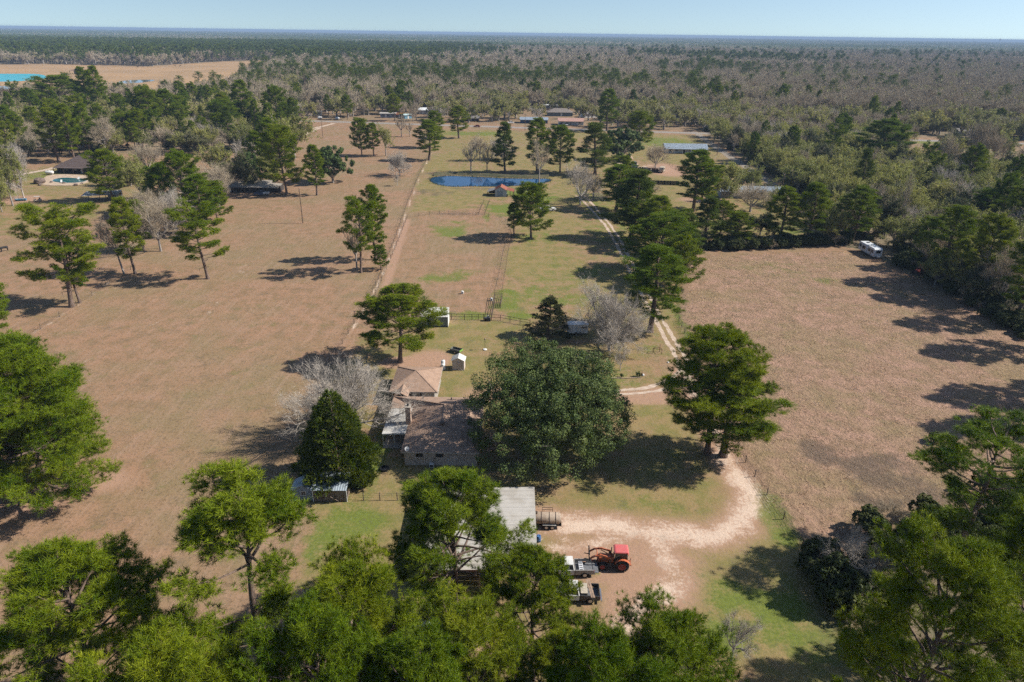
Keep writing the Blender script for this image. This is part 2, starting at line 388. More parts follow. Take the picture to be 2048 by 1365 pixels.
c = np.maximum(c, .45 * np.clip(1.2 - dist_line(X, Y, GP([(520, 505), (430, 590), (220, 690), (60, 800)])) / 0.35, 0, 1))
c = np.maximum(c, .45 * np.clip(1.2 - dist_line(X, Y, GP([(560, 480), (470, 560), (400, 650)])) / 0.3, 0, 1))
c = np.maximum(c, blob(X, Y, 1255, 328, 26, 6, .9)); c = np.maximum(c, blob(X, Y, 855, 272, 26, 2.5, 1.0)); c = np.maximum(c, blob(X, Y, 1290, 338, 60, 9, .6))
c = np.maximum(c, blob(X, Y, 1155, 1055, 60, 14, .9))
A['caliche'][near] = c
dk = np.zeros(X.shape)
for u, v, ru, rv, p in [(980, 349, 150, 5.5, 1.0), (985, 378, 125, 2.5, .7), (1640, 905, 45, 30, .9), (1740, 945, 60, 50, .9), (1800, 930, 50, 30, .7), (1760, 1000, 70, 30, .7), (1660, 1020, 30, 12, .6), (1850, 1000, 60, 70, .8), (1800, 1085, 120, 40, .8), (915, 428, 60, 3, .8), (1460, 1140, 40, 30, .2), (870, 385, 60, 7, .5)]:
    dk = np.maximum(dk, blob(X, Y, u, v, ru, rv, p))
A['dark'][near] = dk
A['tanf'][gy > 300] = soft(gx[gy > 300], gy[gy > 300], FARFIELD, 12)
mid = (gy > 150)
dn = density(gx[mid], gy[mid]); A['wood'][mid] = np.where(dn > 0.9, 1.0, np.where(dn > 0.05, 0.45, 0))
nearR = near & (gx > 20) & (gy < 120)
A['wood'][nearR] = np.maximum(A['wood'][nearR], soft(gx[nearR], gy[nearR], GP([(1660, 1130), (1900, 1050), (2200, 900), (2500, 1500), (1750, 1500), (1640, 1250)]), 5) * 0.7)
gz = np.zeros(gx.shape)
gz[near] = 0.10 * lowfreq(X, Y, 0.08, 11) * np.clip((np.abs(X + 8) - 30) / 60, 0, 1) * np.clip((420 - Y) / 100, 0, 1) * np.clip((Y - 100) / 40, 0, 1) * 0.0
nr, nc = len(rows), NC
ii = np.arange((nr - 1) * (nc - 1)); rr = ii // (nc - 1); cc = ii % (nc - 1); b0 = rr * nc + cc
quads = np.stack([b0, b0 + 1, b0 + nc + 1, b0 + nc], 1)

def ground_material():
    m, nt, b = _new('land')
    P = geo_pos(nt)
    at = {k: N(nt, 'ShaderNodeAttribute', attribute_name=k).outputs['Fac'] for k in A}
    nL = noise(nt, 0.035, 4, 0.6, P); nM = noise(nt, 0.32, 5, 0.62, P); nF = noise(nt, 2.3, 5, 0.68, P); nFF = noise(nt, 9.0, 3, 0.6, P)
    past = mixc(nt, smooth(nt, nM, 0.36, 0.66), (0.280, 0.165, 0.100), (0.200, 0.130, 0.072))
    past = mixc(nt, math_n(nt, 'MULTIPLY', smooth(nt, nL, 0.42, 0.62), 0.8), past, (0.200, 0.150, 0.080))
    past = mixc(nt, math_n(nt, 'MULTIPLY', smooth(nt, noise(nt, 0.11, 5, 0.7, P), 0.50, 0.66), 0.55), past, (0.285, 0.170, 0.110))
    mps = N(nt, 'ShaderNodeMapping'); mps.inputs['Rotation'].default_value = (0, 0, R(-32)); mps.inputs['Scale'].default_value = (0.9, 0.10, 1); nt.links.new(P, mps.inputs[0])
    past = mixc(nt, math_n(nt, 'MULTIPLY', smooth(nt, noise(nt, 1.0, 5, 0.6, mps.outputs[0]), 0.45, 0.68), 0.35), past, (0.320, 0.215, 0.150))
    past = mixc(nt, math_n(nt, 'MULTIPLY', smooth(nt, noise(nt, 0.9, 6, 0.72, P), 0.53, 0.68), 0.5), past, (0.105, 0.074, 0.044))
    past = mixc(nt, math_n(nt, 'MULTIPLY', smooth(nt, nF, 0.50, 0.68), 0.65), past, (0.090, 0.062, 0.036))
    past = mixc(nt, math_n(nt, 'MULTIPLY', smooth(nt, nFF, 0.5, 0.72), 0.35), past, (0.34, 0.235, 0.16))
    oliv = mixc(nt, smooth(nt, nM, 0.38, 0.64), (0.235, 0.172, 0.078), (0.165, 0.148, 0.050))
    oliv = mixc(nt, math_n(nt, 'MULTIPLY', smooth(nt, nF, 0.45, 0.7), 0.5), oliv, (0.112, 0.108, 0.038))
    oliv = mixc(nt, math_n(nt, 'MULTIPLY', smooth(nt, nFF, 0.52, 0.72), 0.3), oliv, (0.34, 0.26, 0.15))
    c = mixc(nt, smooth(nt, math_n(nt, 'ADD', at['olive'], math_n(nt, 'MULTIPLY_ADD', math_n(nt, 'ADD', nM, noise(nt, 0.12, 4, 0.6, P)), 1.3, -1.3)), 0.10, 0.85), past, oliv)
    rgh = mixc(nt, smooth(nt, nM, 0.34, 0.66), (0.335, 0.208, 0.146), (0.240, 0.160, 0.098))
    rgh = mixc(nt, math_n(nt, 'MULTIPLY', smooth(nt, noise(nt, 0.06, 6, 0.68, P), 0.44, 0.62), 0.5), rgh, (0.205, 0.165, 0.078))
    rgh = mixc(nt, math_n(nt, 'MULTIPLY', smooth(nt, noise(nt, 1.5, 4, 0.7, P), 0.48, 0.66), 0.62), rgh, (0.148, 0.096, 0.064))
    c = mixc(nt, smooth(nt, math_n(nt, 'ADD', at['rough'], math_n(nt, 'MULTIPLY_ADD', nF, 0.5, -0.25)), 0.35, 0.65), c, rgh)
    red = mixc(nt, smooth(nt, nF, 0.36, 0.66), (0.345, 0.212, 0.146), (0.285, 0.180, 0.118))
    c = mixc(nt, smooth(nt, math_n(nt, 'ADD', at['red'], math_n(nt, 'MULTIPLY_ADD', math_n(nt, 'ADD', nM, nF), 0.8, -0.8)), 0.38, 0.85), c, red)
    grn = mixc(nt, smooth(nt, nF, 0.35, 0.68), (0.125, 0.165, 0.026), (0.085, 0.118, 0.022))
    c = mixc(nt, math_n(nt, 'MULTIPLY', smooth(nt, math_n(nt, 'ADD', at['green'], math_n(nt, 'MULTIPLY_ADD', math_n(nt, 'ADD', math_n(nt, 'ADD', nM, nF), noise(nt, 0.13, 4, 0.6, P)), 1.5, -2.25)), 0.22, 1.0), 0.82), c, grn)
    cal = mixc(nt, smooth(nt, nFF, 0.4, 0.7), (0.560, 0.440, 0.345), (0.430, 0.310, 0.230))
    c = mixc(nt, smooth(nt, math_n(nt, 'ADD', at['caliche'], math_n(nt, 'MULTIPLY_ADD', math_n(nt, 'ADD', nM, nF), 1.6, -1.6)), 0.32, 0.95), c, cal)
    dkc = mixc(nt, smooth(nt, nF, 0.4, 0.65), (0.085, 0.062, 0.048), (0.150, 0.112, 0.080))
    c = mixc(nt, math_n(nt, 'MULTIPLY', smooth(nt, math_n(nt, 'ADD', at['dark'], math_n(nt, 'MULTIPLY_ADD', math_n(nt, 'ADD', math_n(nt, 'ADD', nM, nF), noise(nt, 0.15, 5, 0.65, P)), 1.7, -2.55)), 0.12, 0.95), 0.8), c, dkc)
    wd = mixc(nt, smooth(nt, nM, 0.35, 0.65), (0.170, 0.128, 0.088), (0.135, 0.120, 0.068))
    wd = mixc(nt, smooth(nt, nL, 0.45, 0.65), wd, (0.205, 0.158, 0.105))
    c = mixc(nt, smooth(nt, math_n(nt, 'ADD', at['wood'], math_n(nt, 'MULTIPLY_ADD', nM, 0.6, -0.3)), 0.2, 0.8), c, wd)
    tf = mixc(nt, smooth(nt, noise(nt, 0.012, 5, 0.6, P), 0.4, 0.62), (0.345, 0.222, 0.120), (0.285, 0.190, 0.105))
    c = mixc(nt, at['tanf'], c, tf)
    nt.links.new(c, b.inputs['Base Color']); b.inputs['Roughness'].default_value = 0.95; b.inputs['Specular IOR Level'].default_value = 0.1
    h = math_n(nt, 'ADD', math_n(nt, 'MULTIPLY', nF, 1.0), math_n(nt, 'MULTIPLY', nFF, 0.5))
    h = math_n(nt, 'ADD', h, math_n(nt, 'MULTIPLY', noise(nt, 0.9, 4, 0.6, P), 1.6))
    h = math_n(nt, 'MULTIPLY', h, math_n(nt, 'MULTIPLY_ADD', at['rough'], 3.2, 0.6))
    bp = nt.nodes.new('ShaderNodeBump'); bp.inputs['Strength'].default_value = 0.55; bp.inputs['Distance'].default_value = 0.16
    nt.links.new(h, bp.inputs['Height']); nt.links.new(bp.outputs[0], b.inputs['Normal'])
    return m
GROUND_MAT = ground_material()
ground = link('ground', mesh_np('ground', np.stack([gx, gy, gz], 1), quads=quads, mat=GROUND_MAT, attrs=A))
tag(ground, kind='structure')

# ------------------------------------------------------------------ strips: highway, gravel lane, two-track drive
def resample(pts, step):
    pts = [Vector((p[0], p[1], 0)) for p in pts]; out = [pts[0]]
    for a, b in zip(pts, pts[1:]):
        n = max(1, int((b - a).length / step)); out += [a.lerp(b, (k + 1) / n) for k in range(n)]
    for _ in range(max(1, int(3 / max(step, .3)))):
        out = [out[0]] + [(out[i - 1] + out[i] * 2 + out[i + 1]) / 4 for i in range(1, len(out) - 1)] + [out[-1]]
    return out
def strip(mb, pts, w, z, step=0.5, ragged=0.0, seed=0, cross=1):
    rng = random.Random(seed); P = resample(pts, step); n = len(P); V = []; wl = wr = 0.0
    for i, p in enumerate(P):
        t = (P[min(i + 1, n - 1)] - P[max(i - 1, 0)]).normalized(); nn = Vector((-t.y, t.x, 0))
        wl = 0.6 * wl + rng.uniform(-1, 1) * ragged; wr = 0.6 * wr + rng.uniform(-1, 1) * ragged
        a, b = p + nn * (w / 2 + wl), p - nn * (w / 2 + wr)
        V += [(a.x, a.y, z), (b.x, b.y, z)]
    mb.add(V, [(2 * i, 2 * i + 1, 2 * i + 3, 2 * i + 2) for i in range(n - 1)])
def road_mat(name, c1, c2, sc=0.6):
    m, nt, b = _new(name); P = geo_pos(nt)
    c = mixc(nt, smooth(nt, noise(nt, sc, 5, 0.65, P), 0.35, 0.65), c1, c2)
    c = mixc(nt, math_n(nt, 'MULTIPLY', smooth(nt, noise(nt, 5.0, 4, 0.7, P), 0.45, 0.7), 0.5), c, tuple(x * 0.6 for x in c1))
    nt.links.new(c, b.inputs['Base Color']); b.inputs['Roughness'].default_value = 0.95; b.inputs['Specular IOR Level'].default_value = 0.1
    return m
CALI = road_mat('caliche', (0.50, 0.40, 0.315), (0.37, 0.275, 0.205), 0.9)
ASPH = road_mat('worn_asphalt', (0.265, 0.235, 0.205), (0.225, 0.200, 0.178), 0.2)
GRAV = road_mat('gravel', (0.30, 0.255, 0.205), (0.20, 0.165, 0.125), 0.5)
mb = MB(); strip(mb, HWY, 8.0, 0.012, 12.0); hw = mb.build('highway', ASPH); tag(hw, kind='structure')
mb = MB()
P_ = resample(HWY[1:6], 6.0)
for i in range(0, len(P_) - 1, 3):
    mb.bar((P_[i].x, P_[i].y, 0.018), (P_[i + 1].x, P_[i + 1].y, 0.018), 0.18, 0.008)
mb.build('centre_line', M('road_paint', (0.55, 0.42, 0.10), 0.8), hw)
mb = MB(); strip(mb, [G(*p) for p in GRAVEL], 4.2, 0.008, 2.0, 0.35, 3); tag(mb.build('gravel_lane', GRAV), kind='structure')
mb = MB()
for pl, sd in ((DRIVE_L, 1), (DRIVE_R, 2)): strip(mb, GP(pl), 0.85, 0.008, 0.45, 0.16, sd)
for pl, sd in ((BRANCH_A, 3), (BRANCH_B, 4)): strip(mb, GP(pl), 0.8, 0.010, 0.45, 0.16, sd)
tag(mb.build('driveway', CALI), kind='structure')
mb = MB(); strip(mb, GP([(604, 262), (622, 258), (650, 252), (668, 247)]), 3.0, 0.008, 2, 0.2, 9)
strip(mb, GP([(640, 256), (600, 274), (560, 292)]), 2.4, 0.009, 2, 0.3, 10)
strip(mb, GP([(0, 352), (50, 348), (100, 338), (130, 331), (180, 322)]), 3.2, 0.008, 2, 0.3, 12)
tag(mb.build('side_drive', CALI), kind='structure')

# ------------------------------------------------------------------ water
def water_mat(name, col, rough=0.03):
    m, nt, b = _new(name)
    b.inputs['Base Color'].default_value = (*col, 1); b.inputs['Roughness'].default_value = rough; b.inputs['IOR'].default_value = 1.33
    b.inputs['Specular IOR Level'].default_value = 0.5
    bp = nt.nodes.new('ShaderNodeBump'); bp.inputs['Strength'].default_value = 0.04; bp.inputs['Distance'].default_value = 0.05
    nt.links.new(noise(nt, 1.2, 3, 0.5, geo_pos(nt)), bp.inputs['Height']); nt.links.new(bp.outputs[0], b.inputs['Normal'])
    return m
def sheet(name, poly, mat, z, sub=1):
    n = len(poly); cx = sum(p[0] for p in poly) / n; cyy = sum(p[1] for p in poly) / n
    return MB().add([(x, y, z) for x, y in poly], [tuple(range(n))]).build(name, mat)
def smooth_poly(pts, it=3):
    for _ in range(it):
        q = []
        for i in range(len(pts)):
            a, b = pts[i], pts[(i + 1) % len(pts)]
            q += [(a[0] * .75 + b[0] * .25, a[1] * .75 + b[1] * .25), (a[0] * .25 + b[0] * .75, a[1] * .25 + b[1] * .75)]
        pts = q
    return pts
POND = smooth_poly(GP([(858, 359), (868, 354), (900, 352), (960, 354.5), (1010, 357), (1060, 358), (1098, 357.5), (1106, 362), (1084, 368), (1058, 371), (1040, 371.5), (1000, 374), (940, 373), (905, 374.5), (878, 371), (862, 365)]), 2)
tag(sheet('pond', POND, water_mat('pond_water', (0.012, 0.052, 0.125)), 0.03), kind='structure')
# raised earth bank behind the pond
BANKM = M('pond_bank_earth', (0.10, 0.085, 0.045), 0.95, var=0.3, scale=0.4, col2=(0.055, 0.06, 0.025))
bk = GP([(868, 352), (905, 349), (960, 352), (1010, 355), (1060, 356), (1098, 355)]); V = []; F = []
for k, (x, y) in enumerate(resample(bk, 1.2)[i][:2] for i in range(len(resample(bk, 1.2)))):
    j = random.Random(k).uniform(-.12, .12)
    V += [(x, y - 0.6, 0.0), (x, y + 0.5, 0.75 + j), (x, y + 1.6, 0.95 + j), (x, y + 4.5, 0.0)]
nn_ = len(V) // 4
for i in range(nn_ - 1):
    for q in range(3): F.append((i * 4 + q, i * 4 + q + 1, (i + 1) * 4 + q + 1, (i + 1) * 4 + q))
tag(MB().add(V, F).build('pond_bank', BANKM, smooth_=True), kind='structure')
tag(sheet('turquoise_pond', smooth_poly(GP([(-160, 149), (60, 147.5), (88, 150), (95, 155), (80, 160), (20, 164), (-160, 166)]), 2), water_mat('turquoise_water', (0.02, 0.34, 0.40), 0.25), 0.05), kind='structure')
tag(sheet('stock_pond', smooth_poly(GP([(232, 166), (245, 162), (285, 160), (312, 160), (305, 163), (270, 167), (240, 168)]), 2), water_mat('grey_water', (0.14, 0.15, 0.17)), 0.05), kind='structure')
tag(sheet('small_pond', smooth_poly(GP([(-60, 174), (20, 172), (36, 175), (20, 180), (-60, 181)]), 2), water_mat('dull_water', (0.12, 0.14, 0.15)), 0.05), kind='structure')

# ------------------------------------------------------------------ tree builders (numpy)
def cones(P0, P1, R0, R1, n=4):
    """batch of tapered n-sided tubes -> verts, quads"""
    P0 = np.asarray(P0, float); P1 = np.asarray(P1, float); R0 = np.asarray(R0, float); R1 = np.asarray(R1, float)
    d = P1 - P0; d /= (np.linalg.norm(d, axis=1)[:, None] + 1e-9)
    ref = np.where(np.abs(d[:, 2:3]) > 0.9, np.array([[1., 0, 0]]), np.array([[0., 0, 1]]))
    u = np.cross(d, ref); u /= np.linalg.norm(u, axis=1)[:, None] + 1e-9; w = np.cross(d, u)
    a = np.arange(n) * 2 * math.pi / n
    ring = u[:, None, :] * np.cos(a)[None, :, None] + w[:, None, :] * np.sin(a)[None, :, None]
    V = np.concatenate([P0[:, None, :] + ring * R0[:, None, None], P1[:, None, :] + ring * R1[:, None, None]], 1)
    k = np.arange(n); q = np.stack([k, (k + 1) % n, n + (k + 1) % n, n + k], 1)
    Q = (np.arange(len(P0)) * 2 * n)[:, None, None] + q[None]
    return V.reshape(-1, 3), Q.reshape(-1, 4)
def unit(v): return v / (np.linalg.norm(v, axis=-1, keepdims=True) + 1e-9)
def blades(rng, pos, dirs, n, length, width, spread, tint, lvar=0.3):
    """n thin triangles fanning out of each position about its direction"""
    K = len(pos); d = unit(dirs[:, None, :] + rng.normal(0, spread, (K, n, 3)))
    side = unit(np.cross(d, rng.normal(0, 1, (K, n, 3))))
    L = length * (1 + rng.uniform(-lvar, lvar, (K, n, 1))); w = width * rng.uniform(0.7, 1.3, (K, n, 1))
    p = pos[:, None, :] + rng.normal(0, length * 0.12, (K, n, 3))
    V = np.stack([p - side * w / 2, p + side * w / 2, p + d * L], 2).reshape(-1, 3)
    T = np.arange(K * n * 3).reshape(-1, 3)
    ti = np.repeat(np.clip(tint[:, None] + rng.normal(0, 0.12, (K, n)), 0, 1).ravel(), 3)
    return V, T, ti
def leaves(rng, pos, nrm, size, tint, tilt=0.6):
    """one small quad leaf-spray per position"""
    K = len(pos); nn = unit(nrm + rng.normal(0, tilt, (K, 3))); a = unit(np.cross(nn, rng.normal(0, 1, (K, 3)))); b = np.cross(nn, a)
    s = size * rng.uniform(0.6, 1.35, (K, 1)); l = s * rng.uniform(1.0, 1.7, (K, 1))
    V = np.stack([pos - a * l, pos - b * s * .6, pos + a * l, pos + b * s * .6], 1).reshape(-1, 3)
    return V, np.arange(K * 4).reshape(-1, 4), np.repeat(np.clip(tint + rng.normal(0, .1, K), 0, 1), 4)
PROTO = {}
def proto(name, trunk, crown, H, W): PROTO[name] = (trunk, crown, H, W)

DENS = 1.0
def gen_pine(name, seed, H, cb, Rm, prof, n_limb=36, subs=8, tufts=13, needles=13, nlen=0.46, nwid=0.034, lean=0.0, droop=0.0, leafmat=None, elev=(0.0, 0.9), gap=0.0, cloud=0.55, tn=7, gapf=None, lvar=(.62, 1.12)):
    rng = np.random.default_rng(seed); rp0, rp1, rr0, rr1 = [], [], [], []
    def seg(a, b, r0, r1): rp0.append(a); rp1.append(b); rr0.append(r0); rr1.append(r1)
    ts = np.linspace(0, 1, 13); la = rng.uniform(0, 6.28); ph = rng.uniform(0, 6.28, 2)
    bend = np.stack([np.sin(ts * 3.1 + ph[0]) - math.sin(ph[0]), np.sin(ts * 3.6 + ph[1]) - math.sin(ph[1])], 1) * H * 0.014
    ax = np.stack([bend[:, 0] + math.cos(la) * lean * ts * H, bend[:, 1] + math.sin(la) * lean * ts * H, ts * H], 1)
    r_b = 0.0125 * H + 0.05
    rad = r_b * (1 - ts) ** 0.75 + 0.03; rad[0] *= 1.35
    axis = lambda t: np.array([np.interp(t, ts, ax[:, k]) for k in range(3)])
    V, Q = cones(ax[:-1], ax[1:], rad[:-1], rad[1:], 9)
    TP, TD, TT = [], [], []
    def cloud_at(p, out, rr, n, tv):
        n = int(n * DENS); q = unit(rng.normal(0, 1, (n, 3))) * rng.uniform(0, 1, (n, 1)) ** .4 * np.array([rr * 1.45, rr * 1.45, rr * 0.62]); TP.append(p + q)
        TD.append(unit(out * 0.55 + np.array([0, 0, 0.75]) + q / rr * 0.5)); TT.append(np.full(n, tv) + rng.normal(0, .12, n))
    for i in range(n_limb):
        f = (i + rng.uniform(0.1, 0.9)) / n_limb; t = cb + (0.985 - cb) * f
        if rng.random() < (gapf(f) if gapf else gap): continue
        L = Rm * prof(f) * rng.uniform(*lvar); az = i * 2.39996 + rng.normal(0, 0.35)
        el = elev[0] + (elev[1] - elev[0]) * f + rng.normal(0, 0.12)
        p = axis(t); d = np.array([math.cos(az) * math.cos(el), math.sin(az) * math.cos(el), math.sin(el)])
        pts = [p]; dd = d.copy(); ns = 5
        for s in range(ns):
            dd = unit(dd + rng.normal(0, 0.13, 3) + np.array([0, 0, 0.05 + 0.04 * s - droop * 0.12])); pts.append(pts[-1] + dd * L / ns)
        r0 = 0.018 + 0.020 * L; tv0 = rng.uniform(0.25, 0.75)
        for s in range(ns): seg(pts[s], pts[s + 1], r0 * (1 - s / ns) + .012, r0 * (1 - (s + 1) / ns) + .010)
        P = np.array(pts)
        k = max(3, int(subs * (0.45 + 0.6 * L / Rm)))
        for s in range(k):
            u = 0.38 + 0.62 * (s + rng.uniform(.2, .8)) / k; j = min(int(u * ns), ns - 1); q0 = P[j] + (P[j + 1] - P[j]) * (u * ns - j)
            a2 = az + rng.choice([-1, 1]) * rng.uniform(0.3, 1.25); e2 = rng.uniform(-0.05, 0.65)
            l2 = (0.30 * L * (1.25 - u) + 0.35) * rng.uniform(0.7, 1.3)
            d2 = np.array([math.cos(a2) * math.cos(e2), math.sin(a2) * math.cos(e2), math.sin(e2)]); q1 = q0 + d2 * l2
            seg(q0, q1, 0.020, 0.010)
            cloud_at(q1, d2, cloud * rng.uniform(.7, 1.2), tufts, tv0 + rng.normal(0, .14))
            if l2 > 0.9: cloud_at(q0 + d2 * l2 * 0.5, d2, cloud * .7, tufts // 2, tv0)
        cloud_at(P[-1], d, cloud, tufts, tv0 + .1)
    for k in range(10): cloud_at(axis(0.985) + rng.normal(0, .35, 3) - [0, 0, abs(rng.normal(0, .5))], np.array([0, 0, 1.]), cloud * .8, tufts, .6)
    for k in range(tn):                                            # dead snags below the crown
        t = rng.uniform(cb * 0.45, cb * 1.05); az = rng.uniform(0, 6.28); p = axis(t); L = rng.uniform(.6, 2.0)
        m_ = p + np.array([math.cos(az), math.sin(az), rng.uniform(-.1, .35)]) * L * .6
        seg(p, m_, .045, .03); seg(m_, m_ + rng.normal(0, .3, 3) * L, .03, .012)
    V2, Q2 = cones(rp0, rp1, rr0, rr1, 4)
    trunk = mesh_np(name + '_trunk', np.concatenate([V, V2]), quads=np.concatenate([Q, Q2 + len(V)]), mat=BARKP, smooth_=True)
    TP = np.concatenate(TP); TD = np.concatenate(TD); TT = np.concatenate(TT)
    v, t, ti = blades(rng, TP, TD, int(needles * NEED), nlen, nwid, 0.85, TT)
    Hm = np.percentile(v[:, 2], 99.6); Wm = 2 * np.percentile(np.hypot(v[:, 0], v[:, 1]), 97)
    proto(name, trunk, mesh_np(name + '_crown', v, tris=t, mat=leafmat or PINE, tint=ti), Hm, Wm)

NEED = 1.9
rnd_ = lambda f: math.sqrt(max(0.05, 1 - ((f - 0.36) / 0.68) ** 2))
flat_ = lambda f: 0.55 + 0.45 * math.sqrt(max(0, 1 - ((f - 0.55) / 0.6) ** 2))
cone_ = lambda f: 0.16 + 0.84 * (1 - f) ** 0.75 * min(1, 0.55 + f * 3.2)
tall_ = lambda f: (0.45 + 0.55 * math.sin(min(1, f * 1.05) * math.pi * 0.9 + 0.25)) * (1 if f < .8 else (1.25 - f) / .45)
gen_pine('pine_round', 1, 21, 0.30, 6.6, rnd_, 46, 9, 13, 13)
gen_pine('pine_full', 2, 21, 0.16, 7.2, rnd_, 54, 9, 13, 12, cloud=.62)
gen_pine('pine_long', 8, 27, 0.34, 5.4, lambda f: .72 + .28 * flat_(f) if f > .5 else .75, 52, 8, 14, 13, lean=.05, gapf=lambda f: .82 if f < .64 else .06, cloud=.66, tn=30)
gen_pine('pine_bushy', 9, 20, 0.10, 7.2, rnd_, 78, 10, 13, 10, cloud=.74, tn=2, lvar=(.84, 1.04))
gen_pine('pine_tall', 4, 22, 0.22, 4.6, tall_, 44, 7, 12, 12, cloud=.5)
gen_pine('pine_cone', 5, 19, 0.14, 4.8, cone_, 48, 7, 12, 11, elev=(-.05, .7), leafmat=PINE_D)
gen_pine('pine_layer', 6, 20, 0.30, 5.6, flat_, 38, 8, 14, 11, gap=.14, cloud=.62, elev=(-.05, .55), tn=12)
# the layered garden conifer behind the oak
gen_pine('conifer_layer', 7, 9, 0.06, 3.6, lambda f: 0.12 + 0.88 * (1 - f), 44, 7, 9, 10, 0.24, 0.05, elev=(-.05, .35), leafmat=FIR, cloud=.34, tn=0)

def gen_bare(name, seed, H, W, twigmat, barkmat, *, fine=(4, .75, .022), **kw): return _gen_bare(name, seed, H, W, twigmat, barkmat, fine=fine, **kw)
def _gen_bare(name, seed, H, W, twigmat, barkmat, fine=None, lv=(9, 6, 5, 5), fork=0.22, buds=0, budmat=None, up=0.35, budsize=.15, thick=1.0, lean=(0, 0), twl=1.0):
    rng = np.random.default_rng(seed); B0, B1, b0, b1 = [], [], [], []; T0, T1, t0, t1 = [], [], [], []
    base = np.zeros(3); top = np.array([lean[0] * H * fork, lean[1] * H * fork, H * fork]); tr = (0.016 * H + 0.08) * thick
    B0.append(base); B1.append(top); b0.append(tr * 1.25); b1.append(tr * .85)
    cur = []
    for i in range(lv[0]):
        a = i * 2.4 + rng.normal(0, .3); el = rng.uniform(0.35, 1.25) if i else 1.4
        d = np.array([math.cos(a) * math.cos(el) + lean[0], math.sin(a) * math.cos(el) + lean[1], math.sin(el)])
        L = (H * (1 - fork) * 0.52 * math.sin(el) + W * 0.5 * 0.62 * math.cos(el)) * rng.uniform(.8, 1.15)
        cur.append((top * rng.uniform(.8, 1.0), unit(d), L, tr * .55))
    ends = []
    for lev in range(1, 5):
        nxt = []
        for (p, d, L, r) in cur:
            ns = 3 if lev < 3 else 2; pts = [p]; dd = d
            for s in range(ns):
                dd = unit(dd + rng.normal(0, .16, 3) + np.array([0, 0, up * .18])); pts.append(pts[-1] + dd * L / ns)
            for s in range(ns):
                r0, r1 = r * (1 - .6 * s / ns), r * (1 - .6 * (s + 1) / ns)
                if lev <= 2: B0.append(pts[s]); B1.append(pts[s + 1]); b0.append(r0); b1.append(r1)
                else: T0.append(pts[s]); T1.append(pts[s + 1]); t0.append(max(r0, .014 * thick)); t1.append(max(r1, .009 * thick))
            if lev < 4:
                k = lv[lev]
                for c in range(k):
                    u = 0.30 + 0.70 * (c + rng.uniform(.3, 1)) / k; j = min(int(u * ns), ns - 1); q = pts[j] + (pts[j + 1] - pts[j]) * min(1, u * ns - j)
                    nd = unit(dd + rng.normal(0, .62, 3) + np.array([0, 0, up * .3])); nxt.append((q, nd, L * rng.uniform(.38, .62) * (twl if lev == 3 else 1), r * .45))
            else: ends.append(pts[-1]); ends.append((pts[0] + pts[1]) / 2)
        cur = nxt
    ends = np.array(ends)
    V, Q = cones(B0, B1, b0, b1, 6); trunk = mesh_np(name + '_trunk', V, quads=Q, mat=barkmat, smooth_=True)
    V, Q = cones(T0, T1, t0, t1, 3)
    if fine:
        ee = ends; out = unit(ee - np.array([0, 0, H * .45])); fv, ft, _ = blades(rng, ee, out * .8 + np.array([0, 0, .35]), fine[0], fine[1], fine[2], .55, np.zeros(len(ee)))
    wz = max(np.abs(ends[:, 0]).max(), np.abs(ends[:, 1]).max())
    Hm = ends[:, 2].max(); Wm = np.percentile(np.hypot(ends[:, 0], ends[:, 1]), 96) * 2
    if buds:
        e = ends[rng.integers(0, len(ends), buds)] + rng.normal(0, .22, (buds, 3))
        blk = np.sin(e[:, 0] * .9 + seed) * .25 + np.sin(e[:, 2] * 1.1) * .2 + .5
        v, q, ti = leaves(rng, e, np.tile([[0, 0, 1.]], (buds, 1)), budsize, blk, 1.2)
        nf = len(fv); me = mesh_np(name + '_crown', np.concatenate([fv, V, v]), tris=ft, quads=np.concatenate([Q + nf, q + nf + len(V)]), tint=np.concatenate([np.zeros(nf + len(V)), ti]))
        me.materials.append(twigmat); me.materials.append(budmat)
        mi = np.zeros(len(ft) + len(Q) + len(q), np.int32); mi[len(ft) + len(Q):] = 1; me.polygons.foreach_set('material_index', mi)
    else: me = mesh_np(name + '_crown', np.concatenate([fv, V]), tris=ft, quads=Q + len(fv), mat=twigmat)
    proto(name, trunk, me, Hm, Wm)
gen_bare('bare_spread', 11, 12, 15, TWIGW, BARKW, lv=(14, 8, 7, 5), fork=.12, thick=1.0)
gen_bare('bare_pale', 12, 14, 12, TWIGW, BARKW, lv=(10, 7, 6, 5), fork=.2)
gen_bare('bare_grey', 13, 15, 11, TWIG, BARKG, lv=(9, 6, 6, 5), fork=.28, up=.6)
gen_bare('bare_wide', 14, 14, 13, TWIG, BARKG, lv=(10, 7, 6, 5), fork=.22)
gen_bare('bare_lean', 15, 13, 12, TWIG, BARKG, lv=(7, 6, 6, 4), fork=.38, lean=(-.35, .05))
gen_bare('bare_dense', 18, 13, 14, TWIGW, BARKW, lv=(14, 8, 7, 5), fork=.10, up=.3)
gen_bare('bare_small', 16, 6, 6, TWIGW, BARKW, lv=(6, 5, 4, 3), fork=.3)
gen_bare('brush', 19, 3, 3.6, TWIG, BARKG, lv=(8, 5, 4, 3), fork=.1, fine=(3, .4, .02))
gen_bare('bare_thin', 17, 12, 6, TWIG, BARKG, lv=(8, 5, 5, 3), fork=.3, up=.9)
gen_bare('bud_round', 21, 14, 12, TWIG, BARKG, lv=(10, 6, 5, 4), fork=.22, buds=11000, budmat=BUD, fine=(2, .7, .02), budsize=.17)
gen_bare('bud_wide', 22, 13, 13, TWIG, BARKG, lv=(10, 6, 5, 4), fork=.2, buds=9000, budmat=BUD, fine=(2, .7, .02), budsize=.17)
